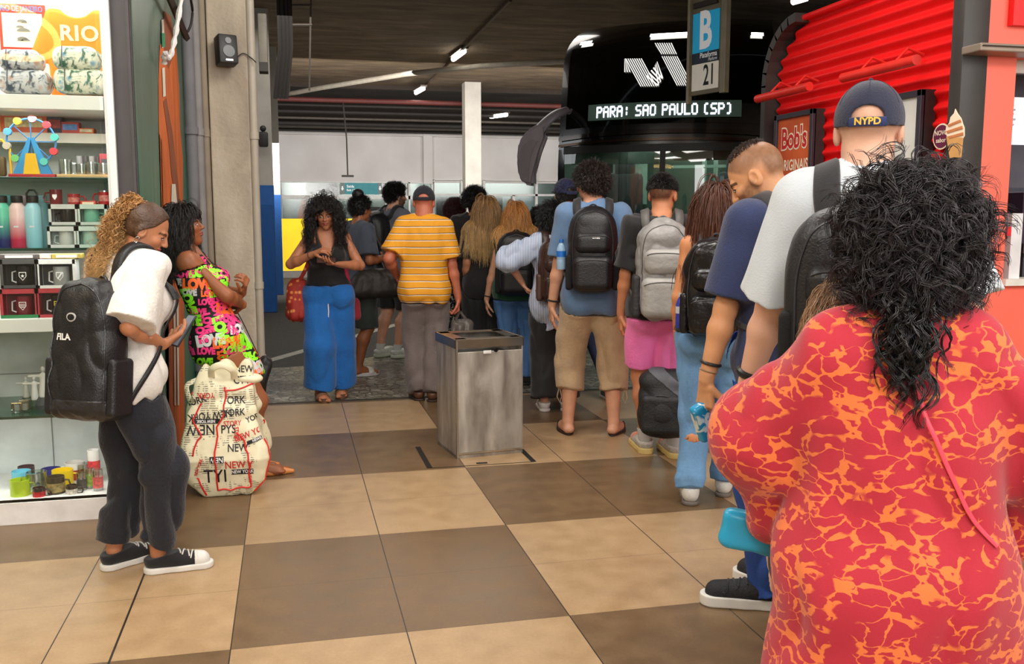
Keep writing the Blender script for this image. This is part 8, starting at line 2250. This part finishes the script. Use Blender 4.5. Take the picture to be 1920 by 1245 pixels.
# ================================================================== 18 tall man with cap
P = Person('tall man in a pale grey T-shirt and navy cap with black backpack, seen from behind', 1.83, (1.605, 2.42), -az(1625) + 2, dist=2.5, skin='pale', head=(-4, 2, 0), girth=1.1, neck=1.15,
           wl=(-.175, .055, .498), el=(-.7, -1, 0), wr=(.14, .1, .56), hand_l=dict(dir=(0, .15, -1), palm=(1, .2, 0), curl=.5), feet=((-.03, .05, 5), (.10, .05, -5)))
P.body(redface=.0, stubble=((205, 160, 130), .3))
P.top(fab('pale_grey_tee', (200, 208, 214), var=.04, bump=.2, bscale=200), name='t_shirt', sleeve=.92, sl=(.042, .056), hem=-.07, loose=.088, o=.014, neck=.040, wr=.011, wf=8)
P.pants(fab('dark_trouser', (40, 44, 54)), hip=.064); P.shoes(blk_shoe, white_sole)
cp = ballcap(P, fab('cap_navy3', (34, 38, 62), bump=.35, bscale=260), rot=0, res=.004, strapm=fab('cap_strap', (30, 44, 92)), text=('NYPD', .026, mat('gold_thread', (228, 180, 60), .6, var=.1)), low=.05)
wristband(P, 'l', mat('watch_black', (24, 24, 26), .35), t=.14, w=.03)
o = backpack(P, 'black backpack on the tall man in the cap', nyl, nyl2, m_side=mesh_m, w=.185, hgt=.25, dep=.10, shift=-.02, m_strap=fab('strap_black', (36, 36, 39), bscale=300), drop=.04, strapw=.075)
bvt = bvh_of(P.parts['t_shirt']); Mx = frame([float(v) for v in P.J['uch'] + A(-.02, -.5, .005)], (1, 0, 0), (0, 0, 1)); pm = project_mesh(text_mesh('NPS', size=.05, bold=.001), Mx, bvt, .002)
if pm: obj('lettering', pm, wtx, [c for c in P.root.children if c.name.startswith('t_shirt')][0])

# ================================================================== 20 half hidden fair haired person
P = Person('short fair haired person half hidden behind the red patterned dress', 1.29, (1.20, 1.84), -az(1600), fem=True, dist=2.3, skin='pale', head=(0, 5, 0), girth=.85)
P.body(); P.top(fab('dark_top3', (52, 50, 56)), sleeve=.9, hem=-.05); P.pants(blackf); P.shoes(blk_shoe, white_sole)
P.hairmass(lambda p: P.f_haircap(p, .04, -.3, .30), (150, 120, 92), amp=.004, fr=30); long_hair(P, (158, 124, 94), .24, 1500, tips=(206, 182, 150), curl=(.004, 3), r=.0009, grav=.6, cvar=.4)

# ================================================================== 19 woman in red and orange patterned dress
n = NT('red_orange_print'); nzv = n.nt.nodes.new('ShaderNodeTexNoise'); nzv.inputs['Scale'].default_value = 9; nzv.inputs['Detail'].default_value = 3; n.L(n.mapv((1, 1, 1.3)), nzv.inputs['Vector'])
va = n.nt.nodes.new('ShaderNodeVectorMath'); va.operation = 'MULTIPLY_ADD'; n.L(nzv.outputs['Color'], va.inputs[0]); va.inputs[1].default_value = (.13, .13, .13); n.L(n.mapv((1, 1, 1.45)), va.inputs[2])
v = n.nt.nodes.new('ShaderNodeTexVoronoi'); v.feature = 'DISTANCE_TO_EDGE'; v.inputs['Scale'].default_value = 21; n.L(va.outputs[0], v.inputs['Vector'])
thick = n.math('ADD', n.math('MULTIPLY', n.step(n.noise(24, 2, n.mapv((1, 1, 2.2))), .42, .72), .19), .02)
gate = n.step(n.noise(14, 2, n.mapv((1, 1, 1.4), loc=(3, 1, 2))), .42, .46)
w1_ = n.math('MULTIPLY', n.step(n.math('SUBTRACT', thick, v.outputs['Distance']), -.012, .012), gate)
c = n.mix(w1_, n.mix(n.noise(5), (168, 24, 42), (188, 36, 56)), (228, 116, 54)); n.color(c); n.rough(.8); n.bump(n.noise(380, 2), .25, .002); n.b.inputs['Sheen Weight'].default_value = .2
redp = n.m
P = Person('woman in a red and orange patterned dress with voluminous black curly hair, seen from behind', 1.44, (1.165, 1.61), -az(1695) + 3, fem=True, dist=2.0, skin=(176, 112, 78), girth=1.28, head=(-28, 6, 0), shoulder=.98, hipg=1.15,
           wl=(-.15, .17, .60), el=(-1, -.35, -.45), wr=(.15, .18, .60), er=(1, -.3, -.3), feet=((-.08, 0, 5), (.08, 0, -5)), hscale=1.12)
P.h = .006
P.body()
def dsk(p, d): 
    k = cap(p, P.J['chest'] + A(0, 0, -.02), P.J['pel'] + A(0, 0, -.42), .165, .285, A(0, 1, 0), .72)
    for s_ in 'lr': k = smin(k, cap(p, P.J['el' + s_] + A(0, .02, 0), P.J['el' + s_] * .7 + P.J['wr' + s_] * .3 + A(0, -.01, -.165), .085, .06), .03)
    return smin(d, k, .05)
P.top(redp, name='dress', sleeve=1.42, sl=(.050, .078), rf=(.084, .070), hem=-.26, neck=.040, o=.02, extra=dsk, wr=.014, wf=7, h=.006)
P.pants(denim('jeans_dark2', (30, 52, 100)), name='jeans', length=1.0, hip=.045, knee=.045, hem=.045, top=-.1); P.shoes(blk_shoe, white_sole)
hc = P.J['hc']; fld = lambda p: np.minimum(np.minimum(P.f_head(p), P.f_neck(p)), P.f_top(p))
def vol(p):
    q = P.hq(p); d = ell(q, (.02, -.13, .43), (.48, .51, .52)); d = smin(d, ell(q, (.06, -.26, .05), (.34, .26, .28)), .15)
    face = np.maximum(.20 - q[:, 1], q[:, 2] - .42); d = smax(d, -np.maximum(-(q[:, 1] - .10), q[:, 2] - .36), .1)
    return d * P.hh
P.hairmass(lambda p: vol(p) + .022, (14, 12, 14), amp=.012, fr=17, st=(1, 1, 1), h=.005, rough=.35)
# curls rooted over the whole volume
rg = np.random.RandomState(4); n_ = 5200
d = rg.randn(n_, 3); d /= np.linalg.norm(d, axis=1, keepdims=True); pts = (hc + (P.Hm @ A(0, -.2, .2)) * P.hh + d * .13).astype(np.float32)
for _ in range(4): pts = pts - (vol(pts) + .03)[:, None] * grad(vol, pts)
q = P.hq(pts); ok = (q[:, 1] < .25) & ~((q[:, 1] > .0) & (q[:, 2] < .2) & (np.abs(q[:, 0]) < .3)); pts = pts[ok]; nn = grad(vol, pts, .02)
tang = np.cross(nn, rg.randn(len(pts), 3)); P.strands(pts, (nn * .25 + tang * 1.0 + A(0, 0, .05)).astype(np.float32), .085, seg=20, r=.0011, grav=.14, stiff=1.0, curl=(.013, 12), field=lambda p: np.minimum(vol(p) + .018, fld(p)), clear=.002, col=(36, 31, 35), cvar=.95, wander=.10, bundle=(3, .003), name='curls', lvar=.4)  # wide strand colour spread paints in the shiny highlights of the curls
# loose tail down the back
tl = P.J['nb'] + A(.0, -.10, .075); rt = (tl + rg.randn(150, 3) * A(.022, .015, .03)).astype(np.float32)
P.strands(rt, np.tile(A(.0, -.3, -1), (150, 1)) + rg.randn(150, 3).astype(np.float32) * .2, .10, seg=26, r=.001, grav=.8, curl=(.012, 9), clump=6, field=fld, clear=.012, col=(18, 15, 18), cvar=.8, bundle=(4, .002), name='nape_curls', lvar=.6)
ear = hc + P.Hm @ (A(.385, -.02, -.30) * P.hh); ex = P.Hm @ A(.15, 1, 0); sq = [ear + ex * a_ * .020 + A(0, 0, b_) for a_, b_ in ((-1, .03), (1, .03), (1, -.035), (-1, -.035))]
mbq = MB(); L_ = []
for i in range(4):
    for t in np.linspace(0, 1, 6)[:-1]: L_.append(sq[i] * (1 - t) + sq[(i + 1) % 4] * t)
mbq.tube(L_, .0022, 6, True); mbq.build('earring', metal, P.root)
o = carried(P, 'ribbon_strap', 'thin pink strap crossing the back of the red patterned dress', 'strap', tuple(P.J['chest']))
V, F = strap([P.J['nb'] + A(.015, -.09, -.03), P.J['chest'] + A(.05, -.2, .02), P.J['waist'] + A(.13, -.2, .06), P.J['waist'] + A(.20, -.15, -.02)], .009, .0015, P.f_top, .014, n=12); cpart(o, 'ribbon', V, F, mat('ribbon_pink', (226, 74, 92), .35, var=.15, scale=3))
tb_ = P.world(A(-.33, .10, .80)); tb_ = gy(1398, 1022, 1.9)
o = thing('plastic_bag', 'turquoise plastic bag hanging below the sleeve of the red patterned dress', 'bag', (tb_.x, tb_.y, tb_.z), R(-30))
V, F = surf(lambda p: rbox(p @ rotx(.0) @ roty(.16), (.03, 0, .035), (.095, .03, .045), .02) + .016 * noise(p, 14, 2) + .006 * noise(p, 34, 1), (-.12, -.08, -.02), (.18, .08, .24), .005); obj('bag_body', mesh_np('b', V, F), mat('turquoise', (40, 170, 214), .3, var=.1, alpha=.92), o)

finish_bodies()
# tidy helper properties, group the repeats
GR = dict(folded_pouch='folded pouches on the upper shelf', insulated_bottle='insulated bottles in the shop window', mug_box='boxed mugs in the shop window', souvenir_mug='mugs in the bottom row of the shop window',
          souvenir_glass='slim glasses in the bottom row', statuette='white statuettes on the glass shelf', shot_glass='printed shot glasses', glass_mug='clear glasses by the wooden board', display_shelf='shelves of the shop window',
          ceiling_pipe='pipes under the far ceiling', strip_light='strip lights', poster_frame='poster frames on the kiosk wall', picture_light='red tube lamps on the kiosk', drain_pipe='vertical pipes beside the concrete pillar', souvenir_box='boxed sets on the back shelf', mug='cups on top of the mug boxes', souvenir_packet='small packets in the shop window')
for o in bpy.data.objects:
    if '_b' in o: del o['_b']
    k = o.name.split('.')[0]
    if o.parent is None and k in GR: o['group'] = GR[k]
cy = bpy.context.scene.cycles
cy.max_bounces = 7; cy.diffuse_bounces = 4; cy.glossy_bounces = 4; cy.transmission_bounces = 6; cy.transparent_max_bounces = 10
